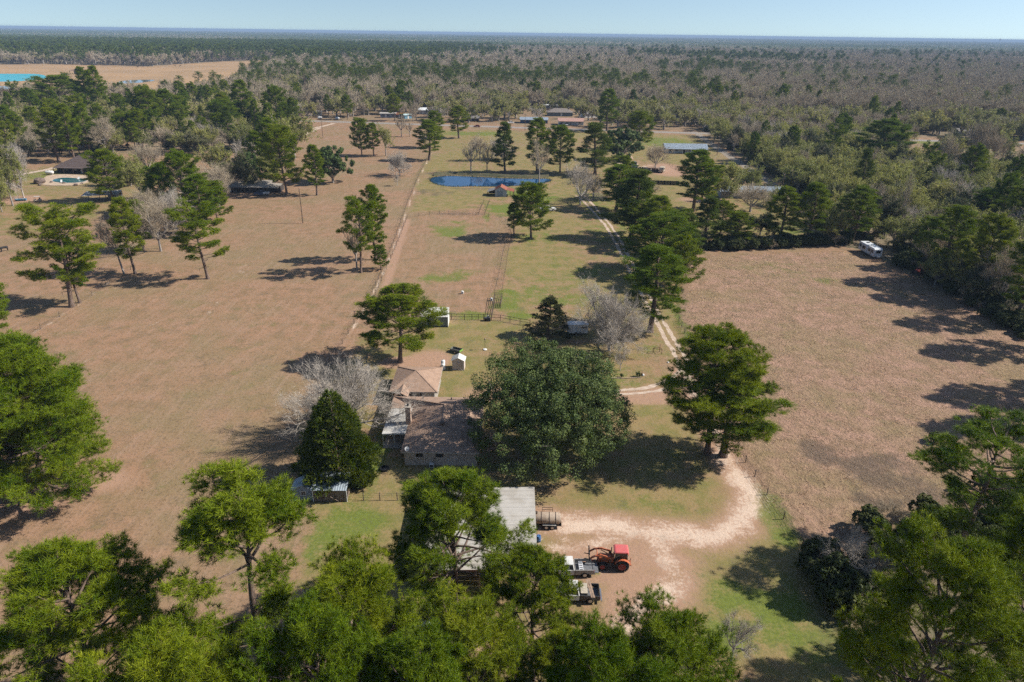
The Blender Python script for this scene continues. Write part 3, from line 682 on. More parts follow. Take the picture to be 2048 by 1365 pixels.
gen_bare('bud_tall', 23, 17, 11, TWIG, BARKG, lv=(10, 6, 5, 4), fork=.3, buds=6500, budmat=BUD, up=.7, fine=(2, .7, .02), budsize=.17)
gen_bare('leafy_oak', 24, 11, 12, TWIG, BARKG, lv=(10, 7, 6, 4), fork=.2, buds=11000, budmat=SHRUB, budsize=.2)

def gen_dome(name, seed, H, W, nclump, nleaf, size, leafmat, zlow=.08, squash=1.0, bark=BARKG, lobes=9):
    """broad evergreen: limbs carrying hundreds of leaf clumps, each a shell of small leaf sprays"""
    rng = np.random.default_rng(seed); Rw = W / 2
    LC = []
    for k in range(lobes):
        a = k * 6.283 / (lobes - 1) + rng.normal(0, .2); rr = Rw * (.56 if k % 2 else .40) * rng.uniform(.85, 1.15) if k else 0
        LC.append((rr * math.cos(a), rr * math.sin(a), H * ((rng.uniform(.34, .48) if k % 2 else rng.uniform(.52, .66)) if k else .66), Rw * rng.uniform(.34, .46), H * rng.uniform(.26, .34)))
    C, NN = [], []
    while len(C) < nclump:
        lx, ly, lz, lr, lh = LC[rng.integers(0, lobes)]; d = unit(rng.normal(0, 1, 3))
        if d[2] < -0.75: continue
        rr = rng.uniform(.78, 1.04)
        p = np.array([lx + d[0] * lr * rr, ly + d[1] * lr * rr, lz + d[2] * lh * rr])
        if p[2] < H * zlow: continue
        C.append(p); NN.append(d)
    C = np.array(C); NN = np.array(NN)
    B0, B1, b0, b1 = [np.zeros(3)], [np.array([0, 0, H * .16])], [.035 * H], [.03 * H]
    for k in range(lobes):
        lx, ly, lz, lr, lh = LC[k]; m_ = np.array([lx * .45, ly * .45, H * .26]); e = np.array([lx, ly, lz * .9])
        B0 += [np.array([0, 0, H * .13]), m_]; B1 += [m_, e]; b0 += [.022 * H, .015 * H]; b1 += [.016 * H, .006 * H]
        for c in range(7):
            t = C[rng.integers(0, nclump)]
            if np.linalg.norm(t - e) < lr * 1.4: B0.append(e * rng.uniform(.8, 1)); B1.append(t); b0.append(.06); b1.append(.02)
    V, Q = cones(B0, B1, b0, b1, 7); trunk = mesh_np(name + '_trunk', V, quads=Q, mat=bark, smooth_=True)
    cr = rng.uniform(.5, 1.15, nclump) * (W / 22) ** .7 * 1.05; tt = rng.uniform(.15, .85, nclump)
    ids = rng.integers(0, nclump, nclump * nleaf); d = unit(rng.normal(0, 1, (len(ids), 3)) + NN[ids] * .7)
    P = C[ids] + d * cr[ids][:, None] * rng.uniform(.55, 1.08, (len(ids), 1)); P[:, 2] = np.maximum(P[:, 2], .15)
    v, q, ti = leaves(rng, P, d, size, tt[ids], .55)
    Hm = np.percentile(v[:, 2], 99.7); Wm = 2 * np.percentile(np.hypot(v[:, 0], v[:, 1]), 97.5)
    proto(name, trunk, mesh_np(name + '_crown', v, quads=q, mat=leafmat, tint=ti), Hm, Wm)
gen_dome('live_oak', 31, 17.5, 23.5, 1000, 150, .105, OAKL, lobes=17)
gen_dome('small_oak', 32, 9, 11, 150, 150, .17, OAKL)
SHRUBG = SHRUB
gen_dome('bush', 33, 3.2, 4.2, 170, 34, .12, SHRUB, zlow=.02, lobes=7)
gen_dome('bush_dense', 34, 1.6, 1.8, 26, 80, .09, OAKL, zlow=.02, lobes=5)

def gen_cedar(name, seed, H, W, n, leafmat):
    rng = np.random.default_rng(seed); f = 1 - np.sqrt(rng.uniform(0, 1, n)) * .985; f = np.where(rng.random(n) < .12, rng.uniform(0, .08, n), f)
    a = rng.uniform(0, 6.283, n); lob = 1 + .13 * np.sin(a * 5 + f * 13) + .11 * np.sin(a * 9 - f * 34) + .08 * np.sin(f * 70 + a * 4)
    prof = np.minimum(1, (1 - f) ** .66) * np.minimum(1, .70 + f * 2.2)
    r = W / 2 * prof * lob * rng.uniform(.74, 1.04, n)
    P = np.stack([np.cos(a) * r, np.sin(a) * r, f * H + .1], 1); D = np.stack([np.cos(a) * .8, np.sin(a) * .8, np.full(n, .75)], 1)
    tint = .5 + .3 * np.sin(a * 7 + f * 22) + rng.normal(0, .15, n)
    v, t, ti = blades(rng, P, D, 9, .46, .085, .38, np.clip(tint, 0, 1))
    ts = np.linspace(0, 1, 8); ax = np.stack([ts * 0, ts * 0, ts * H * .96], 1); rad = .022 * H * (1 - ts) + .02
    V, Q = cones(ax[:-1], ax[1:], rad[:-1], rad[1:], 8)
    proto(name, mesh_np(name + '_trunk', V, quads=Q, mat=BARKP, smooth_=True), mesh_np(name + '_crown', v, tris=t, mat=leafmat, tint=ti), H, W)
gen_cedar('cedar', 41, 12, 11, 9500, CEDAR)

def plant(kind, name, label, x, y, H=None, W=None, rz=None, group=None, cat='tree', tilt=None):
    tm, cm, h0, w0 = PROTO[kind]
    o = bpy.data.objects.new(name, None); COL.objects.link(o); o.empty_display_size = .5
    o.location = (x, y, -0.05)
    sz = (H or h0) / h0; sx = (W / w0) if W else sz
    o.scale = (sx, sx, sz)
    if rz is None: rz = (x * 12.9898 + y * 78.233) % 6.283
    o.rotation_euler = (tilt[0] if tilt else 0, tilt[1] if tilt else 0, rz)
    link('trunk', tm, o); link('crown', cm, o)
    return tag(o, label, cat, group)
def plant_px(kind, name, label, ub, vb, vtop, wpx, cat='tree', group=None, rz=None, tilt=None):
    x, y = G(ub, vb); H = h_of(x, y, vtop); zc = proj(x, y, H * .5)[2]
    return plant(kind, name, label, x, y, H, wpx * zc / FPX, rz, group, cat, tilt)

# ------------------------------------------------------------------ placed trees: (kind, name, label, base u, base v, top v, crown width px)
PT, BT, BD = 'pine_tree', 'bare_tree', 'budding_tree'
TREES = [
 # foreground pines below the drone
 ('pine_bushy', PT, 'big full pine at the left edge standing on the brown pasture', 105, 1000, 692, 262),
 ('pine_bushy', PT, 'second full pine at the left edge, just behind the big one', 45, 985, 705, 250),
 ('pine_round', PT, 'bright green pine crown in the bottom left corner, upper of two', 245, 1480, 1100, 370),
 ('pine_full', PT, 'yellow green pine crown cut by the bottom edge near the left corner', 430, 1740, 1280, 370),
 ('pine_long', PT, 'tall open pine with long bare trunk showing, left of the small sheds', 548, 1430, 955, 285),
 ('pine_full', PT, 'dense pine left of the metal roofed shed, right beside the open trunked pine', 750, 1530, 1135, 310),
 ('pine_full', PT, 'pine at the bottom edge in front of the dense pine left of the shed', 680, 1660, 1215, 300),
 ('pine_round', PT, 'pine growing through the front of the metal roofed shed, crown over its roof', 908, 1240, 948, 285),
 ('pine_round', PT, 'pine just left of the two pickup trucks, crown covering the shed corner', 1066, 1360, 1104, 192),
 ('pine_full', PT, 'pine at the bottom centre left, below the shed roof', 945, 1500, 1215, 270),
 ('pine_round', PT, 'pine at the bottom centre below the pickup trucks', 1120, 1510, 1268, 200),
 ('pine_full', PT, 'pine at the bottom edge right of centre beside the worn dirt yard', 1310, 1560, 1238, 290),
 ('pine_round', PT, 'pine top at the bottom edge, left of the centre', 850, 1680, 1285, 290),
 ('pine_full', PT, 'pine top at the bottom edge exactly below the dirt yard tractor', 1180, 1680, 1290, 290),
 ('pine_full', PT, 'huge spreading pine in the bottom right corner beyond the wire fence', 1790, 1530, 1092, 350),
 ('pine_layer', PT, 'open limbed pine at the right edge above the bottom right corner', 1905, 1120, 838, 250),
 ('pine_round', PT, 'pine at the right edge half cut off by the frame, below the open limbed pine', 1990, 1360, 1010, 260),
 ('bare_small', BT, 'small leafless white twigged tree on green grass at the bottom right', 1462, 1322, 1225, 95),
 # around the house
 ('pine_round', PT, 'broad pine on the drive bend between the oak and the rough field', 1414, 908, 655, 225),
 ('pine_tall', PT, 'slimmer twin pine touching the broad pine on the drive bend', 1446, 912, 735, 190),
 ('live_oak', 'live_oak', 'huge grey green live oak dome beside the brick house', 1082, 938, 0, 0),
 ('cedar', 'cedar_tree', 'dark conical cedar over the blue roofed shed', 678, 957, 783, 165),
 ('bare_spread', BT, 'wide pale leafless tree behind the dark conical cedar', 692, 866, 716, 240),
 ('pine_round', PT, 'broad pine behind the house, in front of the white metal shelter', 800, 725, 572, 175),
 ('conifer_layer', 'conifer', 'dark layered conifer just behind the live oak', 1095, 672, 596, 92),
 ('bare_dense', BT, 'big pale leafless tree right behind the live oak', 1218, 702, 558, 150),
 ('pine_tall', PT, 'leaning pine on the drive beside the big pale leafless tree', 1300, 664, 493, 140),
 # along the drive, from near to far
 ('pine_full', PT, 'pine on the far side of the drive, second from the rough field corner', 1326, 545, 428, 150),
 ('pine_cone', PT, 'dark green pine over the drive, third from the rough field corner', 1262, 475, 340, 115),
 ('pine_full', PT, 'bushy pine low beside the drive under the dark green pine', 1290, 485, 405, 90),
 ('pine_tall', PT, 'pine on the drive just above the pale leafless tree by the pond', 1232, 420, 330, 80),
 ('pine_tall', PT, 'tall pine in the middle of the yard in front of the black board fence', 1386, 423, 300, 84),
 ('pine_tall', PT, 'second trunk pine right beside the tall pine by the black fence', 1404, 420, 318, 64),
 ('pine_cone', PT, 'pine at the corner of the rough field, left of the round pine', 1411, 490, 392, 74),
 ('pine_full', PT, 'short round pine on the upper edge of the rough field', 1474, 492, 424, 70),
 ('pine_tall', PT, 'left pine of the pair in front of the grey roofed house', 1556, 488, 374, 74),
 ('pine_tall', PT, 'right pine of the pair in front of the grey roofed house', 1612, 488, 366, 76),
 ('pine_tall', PT, 'pine left of the white travel trailer at the field corner', 1702, 486, 372, 78),
 ('bare_wide', BT, 'leafless tree in front of the grey roofed house on the right', 1500, 424, 365, 90),
 ('bare_grey', BT, 'small leafless tree beside the black board fence', 1292, 402, 356, 60),
 ('bare_wide', BT, 'leafless tree left of the long metal roofed house', 1310, 338, 285, 56),
 ('bud_round', BD, 'olive budding tree beside the gravel lane', 1460, 378, 318, 80),
 ('bud_wide', BD, 'olive budding tree on the near side of the gravel lane bend', 1500, 388, 330, 70),
 ('pine_full', PT, 'full pine standing alone in the middle of the paddock land', 1062, 477, 366, 88),
 ('pine_tall', PT, 'small pine touching the fence left of the lone paddock pine', 1028, 470, 405, 34),
 ('bare_pale', BT, 'pale leafless tree at the pond end of the drive', 1160, 411, 312, 84),
 ('bare_grey', BT, 'leafless tree just behind the pale one at the pond end', 1186, 400, 335, 60),
 ('pine_full', PT, 'pine hugging the drive between the leaning pine and the second one', 1352, 575, 470, 90),
 ('pine_tall', PT, 'pine in the drive row right of the dark green pine', 1312, 500, 392, 76),
 ('pine_cone', PT, 'dark pine in the drive row nearest the field corner', 1362, 512, 420, 80),
 ('pine_full', PT, 'bushy pine in the drive row beside the black fence end', 1268, 432, 352, 76),
 ('pine_tall', PT, 'pine in the drive row just above the bushy one', 1244, 398, 312, 56),
 ('pine_full', PT, 'low pine between the tall yard pine and the field corner pine', 1440, 470, 402, 60),
 ('leafy_oak', BD, 'dark leafed oak behind the round pine at the field edge', 1520, 470, 420, 70),
 ('bud_round', BD, 'olive tree between the pair of pines and the trailer pine', 1660, 486, 408, 70),
 ('bud_round', BD, 'olive tree left of the grey metal roofed house', 1448, 402, 346, 60),
 ('bud_wide', BD, 'olive tree standing right in front of the grey metal roofed house', 1548, 412, 372, 60),
 # pond and beyond
 ('pine_cone', PT, 'dark spire shaped conifer on the far bank of the pond', 1010, 346, 244, 56),
 ('pine_tall', PT, 'pine left of the group on the right bank of the pond', 1074, 346, 236, 56),
 ('pine_full', PT, 'rounded pine in the group on the right bank of the pond', 1120, 345, 250, 66),
 ('pine_cone', PT, 'broad dark pine right of the pond in front of the drive', 1190, 350, 246, 80),
 ('small_oak', 'live_oak', 'round evergreen oak left of the junk yard beyond the pond', 1240, 322, 258, 86),
 ('pine_full', PT, 'rounded pine above the junk yard near the highway', 1278, 300, 222, 64),
 ('pine_tall', PT, 'pine beyond the highway above the pond group', 1214, 262, 178, 50),
 ('bare_thin', BT, 'thin leafless tree on the left part of the pond bank', 942, 346, 272, 40),
 ('bare_thin', BT, 'thin leafless tree on the pond bank next to the dark spire', 974, 344, 290, 30),
 ('bare_thin', BT, 'leafless tree leaning over the right end of the pond', 1078, 368, 276, 44),
 ('bare_grey', BT, 'leafless tree in the tan field above the pond', 960, 322, 264, 44),
 ('pine_tall', PT, 'pine standing alone on the path above the pond', 858, 321, 240, 58),
 ('pine_tall', PT, 'pine behind the lone one on the path, nearer the highway', 870, 296, 222, 46),
 ('pine_tall', PT, 'pine at the highway left of the red car', 918, 277, 212, 46),
 ('pine_full', PT, 'left pine of the pair in the brown field near the highway', 724, 312, 236, 44),
 ('pine_tall', PT, 'right pine of the pair in the brown field near the highway', 748, 313, 246, 34),
 ('bud_tall', BD, 'olive tree beside the pair of pines in the brown field', 772, 312, 244, 40),
 ('bare_thin', BT, 'thin forked leafless tree at the highway edge, left one', 803, 274, 228, 24),
 ('bare_thin', BT, 'thin leafless tree at the highway edge, right one', 820, 274, 240, 18),
 ('bare_spread', BT, 'low pale leafless bush tree in the brown field left of the pond path', 800, 352, 300, 56),
 ('bare_small', BT, 'small pale leafless sapling by the pond path', 795, 372, 345, 18),
 ('bare_spread', BT, 'pale leafless tree at the far end of the tan field above the spire', 1004, 320, 272, 60),
 # left pasture
 ('pine_layer', PT, 'left pine of the twin pines by the paddock fence', 722, 546, 392, 80),
 ('pine_tall', PT, 'right pine of the twin pines by the paddock fence', 752, 520, 370, 62),
 ('bare_thin', BT, 'grey leafless tree in front of the twin pines by the paddock fence', 714, 540, 438, 50),
 ('pine_full', PT, 'low young pine under the twin pines by the paddock fence', 762, 540, 490, 36),
 ('pine_layer', PT, 'pine with its own clear shadow on the brown pasture', 416, 558, 404, 108),
 ('pine_layer', PT, 'large open branched pine at the left of the pasture', 144, 614, 404, 165),
 ('pine_tall', PT, 'slimmer pine right behind the large open branched one', 160, 606, 470, 60),
 ('bare_lean', BT, 'bare grey tree leaning left between the open pine and the track', 248, 548, 432, 90),
 ('pine_tall', PT, 'pine right beside the bare leaning grey tree', 271, 548, 395, 64),
 ('bare_wide', BT, 'grey leafless tree right of the pine beside the track', 322, 503, 388, 96),
 ('pine_full', PT, 'dense pine group crown above the shadowed pine, middle of the left yard', 372, 432, 304, 104),
 ('pine_tall', PT, 'pine just right of the dense crown in the left yard', 410, 470, 350, 70),
 ('pine_full', PT, 'dense pine right of the dark roofed pool house', 226, 402, 298, 82),
 ('bare_wide', BT, 'grey leafless tree behind the dense pine group in the left yard', 396, 400, 322, 90),
 ('bare_grey', BT, 'leafless tree on the right of the dense pine group, by the pale roof', 440, 408, 320, 84),
 ('bud_round', BD, 'olive tree between the pool house pine and the dense pine group', 285, 400, 318, 70),
 ('leafy_oak', BD, 'rusty olive oak over the pale roof in the left yard', 478, 380, 300, 84),
 ('small_oak', 'live_oak', 'grey green evergreen oak behind the rusty olive one', 505, 376, 306, 50),
 ('pine_full', PT, 'full pine at the right end of the left yard', 574, 390, 250, 90),
 ('pine_tall', PT, 'pine behind the full one at the right end of the left yard', 548, 352, 236, 56),
 ('pine_tall', PT, 'slim pine right of the full one at the end of the left yard', 634, 391, 290, 46),
 ('small_oak', 'live_oak', 'round grey green oak at the end of the left yard', 666, 366, 294, 82),
 ('bud_round', BD, 'big pale olive tree behind the round oak at the end of the left yard', 590, 318, 218, 90),
 ('bare_pale', BT, 'pale leafless tree left of the pool at the far left', 48, 396, 275, 74),
 ('bud_round', BD, 'leafy olive tree at the left edge beside the pool lawn', 26, 412, 275, 70),
 ('bud_wide', BD, 'olive tree at the left edge in front of the pool lawn', 4, 424, 330, 50),
 ('pine_layer', PT, 'pine cut by the left edge above the big full pine', -10, 700, 560, 100),
 ('pine_tall', PT, 'pine left of the pool house driveway, left of a close pair', 118, 322, 216, 60),
 ('pine_tall', PT, 'pine left of the pool house driveway, right of a close pair', 150, 325, 208, 50),
 ('pine_tall', PT, 'pine with long trunk behind the pool house', 182, 312, 206, 46),
 ('bare_grey', BT, 'grey leafless tree behind the pool house', 214, 312, 218, 64),
 ('pine_full', PT, 'pine behind the left yard under the tan far field', 300, 268, 172, 70),
 ('pine_tall', PT, 'tall pine standing against the tan far field, left one', 184, 244, 134, 40),
 ('pine_tall', PT, 'tall pine standing against the tan far field, right one', 208, 246, 132, 40),
 ('pine_full', PT, 'broad pine crown in front of the tan far field at the left', 128, 230, 150, 110),
 ('pine_full', PT, 'dark pine left of the grey stock pond', 340, 262, 178, 60),
 ('pine_full', PT, 'round pine beyond the left yard, nearer the highway', 448, 268, 198, 74),
 ('pine_tall', PT, 'pine right of the round one beyond the left yard', 492, 260, 160, 50),
 ('pine_full', PT, 'dark pine cluster crown close to the highway on the left', 556, 262, 172, 60),
 ('bare_wide', BT, 'grey leafless tree in the left yard in front of the carport', 300, 446, 372, 80),
 ('pine_full', PT, 'full pine in the left yard above the grey leafless one', 330, 424, 330, 70),
 ('bare_dense', BT, 'dense pale leafless tree in the middle of the left yard', 352, 460, 372, 84),
 ('pine_tall', PT, 'pine left of the dense pale leafless tree in the left yard', 288, 500, 400, 56),
 ('bud_round', BD, 'olive tree behind the pool house pine', 262, 372, 300, 66),
 ('bare_wide', BT, 'grey leafless tree right of the pool house roof', 300, 352, 282, 70),
 ('bud_wide', BD, 'olive tree above the long low house', 440, 352, 282, 74),
 ('bare_pale', BT, 'pale leafless tree above the long low house', 500, 340, 270, 70),
 ('pine_tall', PT, 'pine directly above the long low house', 520, 356, 262, 50),
 ('bud_round', BD, 'olive tree behind the lean to with pale roof', 540, 372, 300, 62),
 ('pine_full', PT, 'pine right of the dense pine group near the pale roof', 436, 444, 362, 66),
 ('bare_grey', BT, 'grey leafless tree near the pasture edge below the long low house', 440, 420, 344, 56),
 # right side beyond the rough field
 ('pine_tall', PT, 'tall pine at the edge of the right woods behind the old tractor', 1880, 566, 412, 90),
 ('pine_round', PT, 'tall pine in the right woods, halfway along the field edge', 1952, 596, 430, 110),
 ('pine_tall', PT, 'tall pine at the right frame edge over the field edge', 2030, 645, 452, 100),
 ('pine_round', PT, 'pine just outside the right edge throwing its shadow on the field', 2120, 700, 470, 130),
 ('pine_round', PT, 'pine beyond the right edge throwing the lower shadow on the field', 2200, 790, 520, 150),
 ('pine_tall', PT, 'second pine beyond the right edge beside the lower shadow', 2170, 850, 600, 120),
 ('bare_wide', BT, 'leafless tree at the right frame edge over the field edge', 1995, 618, 480, 110),
 ('bud_round', BD, 'olive tree at the edge of the right woods near the old tractor', 1905, 580, 490, 80),
 ('pine_round', PT, 'large dark pine standing out of the budding woods on the right', 1762, 332, 238, 110),
 ('pine_full', PT, 'dark pine at the right edge above the grassy clearing edge', 1960, 470, 378, 90),
 ('pine_round', PT, 'dark broad pine near the right edge, right of the other', 2020, 490, 372, 90),
 ('bare_thin', BT, 'tall dead leaning trunk in the right hand woods', 1792, 470, 335, 30),
 ('bare_grey', BT, 'ivy covered leaning tree in the grassy clearing on the right', 1886, 352, 250, 44),
 ('bare_wide', BT, 'leafless tree with forked trunk in the grassy clearing on the right', 1950, 330, 232, 60),
 ('bare_wide', BT, 'rightmost leafless tree in the grassy clearing', 1982, 334, 262, 54),
]
for k, (kind, nm, lab, ub, vb, vt, w) in enumerate(TREES):
    if kind == 'live_oak':
        plant(kind, nm, lab, 5.6, 86.2, 15.8, 23.6, 0.6)
    else: plant_px(kind, nm, lab, ub, vb, vt, w)
for k, (lab, u, v, vt, w) in enumerate([('round clipped shrub on the flower bed edge by the drive, right one', 1277, 754, 743, 13), ('small round shrub on the flower bed edge by the drive, left one', 1243, 755, 747, 9)]):
    plant_px('bush_dense', 'shrub', lab, u, v, vt, w, 'shrub')
plant_px('bare_small', BT, 'small bare sapling on the lawn inside the drive loop', 1240, 742, 700, 30)
plant_px('bush', 'shrub', 'dark evergreen shrub by the fence under the bottom right pine', 1668, 1205, 1130, 110, 'shrub')
plant_px('bush', 'shrub', 'evergreen shrub at the end of the wire fence, bottom right', 1625, 1130, 1085, 70, 'shrub')
plant_px('bare_small', BT, 'leafless brush tree tangled at the end of the wire fence', 1690, 1150, 1060, 120)
plant_px('bush', 'shrub', 'pale green brush in the rough field near the right edge pine', 1868, 885, 865, 30, 'shrub')

# ------------------------------------------------------------------ scattered woods: individuals near, one mass beyond
rng = np.random.default_rng(77)
def jitter(y0, y1, s, halfw=0.86, pad=30):
    ys = np.arange(y0, y1, s); out = []
    for yy in ys:
        w = yy * halfw + pad; xs = np.arange(-w, w, s); out.append(np.stack([xs + rng.uniform(-.48, .48, len(xs)) * s, yy + rng.uniform(-.48, .48, len(xs)) * s], 1))
    return np.concatenate(out)
def keep(p, mult=1.0): return p[rng.random(len(p)) < density(p[:, 0], p[:, 1]) * mult]
def ptype(p):
    """0 bare, 1 budding, 2 pine"""
    x, y = p[:, 0], p[:, 1]; n1 = np.maximum(lowfreq(x, y, .012, 21), lowfreq(x, y, .005, 23) * 1.1); n2 = lowfreq(x, y, .02, 22)
    pp = np.clip(.03 + .62 * np.clip(n1 - .62, 0, 1) + np.where(x < -60, .08, 0), .03, .8)
    pp = np.where((y > 2000), np.clip(pp + .02 * (y - 2000) / 3000, 0, .75), pp)
    pp = np.where((x < -150) & (y > 1250), .62, pp)
    pp = np.where(inside(x, y, PLANT), .97, pp)
    pp = np.where(inside(x, y, LEFTMIX), .24, pp)
    pb = np.clip(.56 + .35 * n2 - .00024 * y + np.where((x > 40) & (y < 520), .28, 0), .10, .85)
    r = rng.random(len(p)); return np.where(r < pp, 2, np.where(r < pp + (1 - pp) * pb, 1, 0))
def crowd(p):
    """trees may not stand in a house, on a lane or on a planted tree"""
    ok = np.ones(len(p), bool)
    for u, v, rad in KEEPOUT:
        cx, cyy = G(u, v); ok &= np.hypot(p[:, 0] - cx, p[:, 1] - cyy) > rad
    return p[ok]
KEEPOUT = [(1738, 508, 9), (775, 236, 14), (845, 230, 14), (806, 236, 10), (945, 240, 12), (1060, 247, 16), (1110, 235, 20), (1140, 250, 22), (1095, 222, 12), (1180, 235, 16), (885, 131, 30), (815, 128, 30), (1304, 196, 12), (1932, 270, 14), (2008, 262, 12), (1730, 362, 13), (157, 345, 20), (635, 228, 10)]
pts = crowd(keep(jitter(150, 760, 8.2)))
pts = pts[np.argsort(np.hypot(pts[:, 0], pts[:, 1]))]
tp = ptype(pts)
KINDS = {0: ['bare_grey', 'bare_wide', 'bare_grey', 'bare_pale', 'bare_thin'], 1: ['bud_round', 'bud_wide', 'bud_round', 'bud_wide', 'leafy_oak'], 2: ['pine_tall', 'pine_round', 'pine_full', 'pine_cone', 'pine_layer']}
NAMES = {0: BT, 1: BD, 2: PT}
cnt = {0: 0, 1: 0, 2: 0}; LIM = {0: 270, 1: 285, 2: 200}
used = np.zeros(len(pts), bool)
LANDMARKS = [('the white travel trailer', 1736, 517), ('the dark red old tractor', 1842, 548), ('the far corner of the rough field', 2040, 670), ('the gravel lane bend', 1560, 385), ('the gravel lane entrance', 1400, 270), ('the grey metal roofed house', 1508, 398), ('the large dark pine', 1762, 332), ('the grassy clearing', 1900, 320), ('the right edge by the clearing', 2040, 340), ('the white house above the highway', 1303, 197), ('the pink roofed store', 1142, 245), ('the shop with blue awning', 1060, 240), ('the white porch posts house', 942, 238), ('the white metal roof', 846, 226), ('the blue grey mobile home', 776, 232), ('the left end of the highway', 650, 235), ('the blue grey house', 1932, 266), ('the pool house', 170, 330), ('the pool house drive', 60, 320), ('the tan far field', 250, 200), ('the stock pond pine', 340, 240), ('the left yard end oak', 640, 300), ('the long low house', 470, 330), ('the left edge of the picture', 0, 250), ('the middle of the highway woods', 1000, 200), ('the highway woods on the right', 1600, 240), ('the woods above the gravel lane', 1650, 330), ('the woods behind the travel trailer', 1800, 430), ('the woods at the right edge', 2030, 450), ('the lane side woods', 1500, 300), ('the long white house', 1372, 300), ('the small white trailer', 634, 226)]
LMX = np.array([G(u, v) for _, u, v in LANDMARKS])
def zone(x, y):
    k = int(np.argmin(np.hypot(LMX[:, 0] - x, LMX[:, 1] - y))); dx, dy = x - LMX[k][0], y - LMX[k][1]
    rel = ('right of ' if dx > 0 else 'left of ') if abs(dx) > abs(dy) else ('just beyond ' if dy > 0 else 'in front of ')
    gz_ = 'trees near ' + LANDMARKS[k][0]
    return rel + LANDMARKS[k][0], gz_
WORD = {'bare_grey': 'upright leafless grey tree', 'bare_wide': 'wide leafless grey tree', 'bare_pale': 'pale leafless tree', 'bare_thin': 'slender leafless tree', 'bud_round': 'round olive budding tree', 'bud_wide': 'broad pale olive budding tree', 'bud_tall': 'tall sparse budding tree', 'leafy_oak': 'green leafed oak', 'pine_tall': 'tall slim pine', 'pine_round': 'rounded pine', 'pine_full': 'full low branched pine', 'pine_cone': 'dark cone shaped pine', 'pine_layer': 'open layered pine'}
for i, (p, t) in enumerate(zip(pts, tp)):
    t = int(t)
    u_, v_, _z = proj(p[0], p[1], 6)
    if not (-40 < u_ < 2090): continue
    if cnt[t] >= LIM[t]: continue
    cnt[t] += 1; used[i] = True
    z, gz_ = zone(p[0], p[1]); kind = KINDS[t][rng.integers(0, 5)]
    h0, w0 = PROTO[kind][2], PROTO[kind][3]
    H = {0: rng.uniform(9.5, 14.5), 1: rng.uniform(9, 14), 2: rng.uniform(14, 21)}[t]
    W = w0 * H / h0 * rng.uniform(.85, 1.2)
    sz_ = ('small ' if H < {0: 11.5, 1: 10.5, 2: 16}[t] else 'large ' if H > {0: 14, 1: 12.5, 2: 19}[t] else '')
    plant(kind, NAMES[t], sz_ + WORD[kind] + ' ' + z, p[0], p[1], H, W, rng.uniform(0, 6.28), {0: 'leafless ', 1: 'budding ', 2: 'pine '}[t] + gz_)
restp, restt = pts[~used], tp[~used]

# low-detail meshes for the mass of distant woods
def joined(name, me_list, mats):
    bm = bmesh.new()
    for me, mi in me_list:
        n0 = len(bm.faces); bm.from_mesh(me); bm.faces.ensure_lookup_table()
        for f in bm.faces[n0:]: f.material_index = mi + (f.material_index if mi else 0)
    out = bpy.data.meshes.new(name); bm.to_mesh(out); bm.free()
    for m in mats: out.materials.append(m)
    return out
LOD = bpy.data.collections.new('distant_tree_shapes')
def lod_obj(name, me): return bpy.data.objects.new(name, me)
def lod_pine(name, seed, H, Rm, n_limb, subs, tufts, needles, nlen, nwid, prof=rnd_):
    globals().__setitem__('NEED', 1.0); gen_pine(name, seed, H, .25, Rm, prof, n_limb, subs, tufts, needles, nlen, nwid, leafmat=PINE_D, cloud=.9, tn=0)
    t, c, _, _ = PROTO.pop(name); return lod_obj(name, joined(name, [(t, 0), (c, 1)], [BARKP, PINE_D]))
def lod_bare(name, seed, H, W, lv, buds, thick, bs=.4, fine=(4, 1.1, .060)):
    gen_bare(name, seed, H, W, TWIG, BARKG, lv=lv, fork=.22, buds=max(buds, 1), budmat=BUD, thick=thick, budsize=bs, fine=fine)
    t, c, _, _ = PROTO.pop(name); return lod_obj(name, joined(name, [(t, 0), (c, 1)], [BARKG, TWIG, BUD]))
MIDP = [lod_pine('pine_mid_%d' % k, 50 + k, 17, 5.0 - k * .5, 20, 4, 5, 6, .62, .14, (rnd_, tall_)[k % 2]) for k in range(3)]
MIDB = [lod_bare('bare_mid_%d' % k, 60 + k, 13, 11, (8, 5, 4, 4), 0, 2.1) for k in range(3)]
MIDG = [lod_bare('bud_mid_%d' % k, 70 + k, 12, 11, (8, 5, 4, 3), 1500, 1.8, .30, fine=(2, 1.0, .06)) for k in range(3)]
FARP = [lod_pine('pine_far_%d' % k, 80 + k, 17, 5.0, 9, 3, 2, 5, 1.5, .55) for k in range(2)]
FARB = [lod_bare('bare_far_%d' % k, 84 + k, 13, 12, (6, 4, 3, 3), 0, 3.0, fine=(3, 1.9, .26)) for k in range(2)]
FARG = [lod_bare('bud_far_%d' % k, 88 + k, 12, 12, (6, 4, 3, 2), 260, 3.0, .55, fine=(3, 1.7, .2)) for k in range(2)]
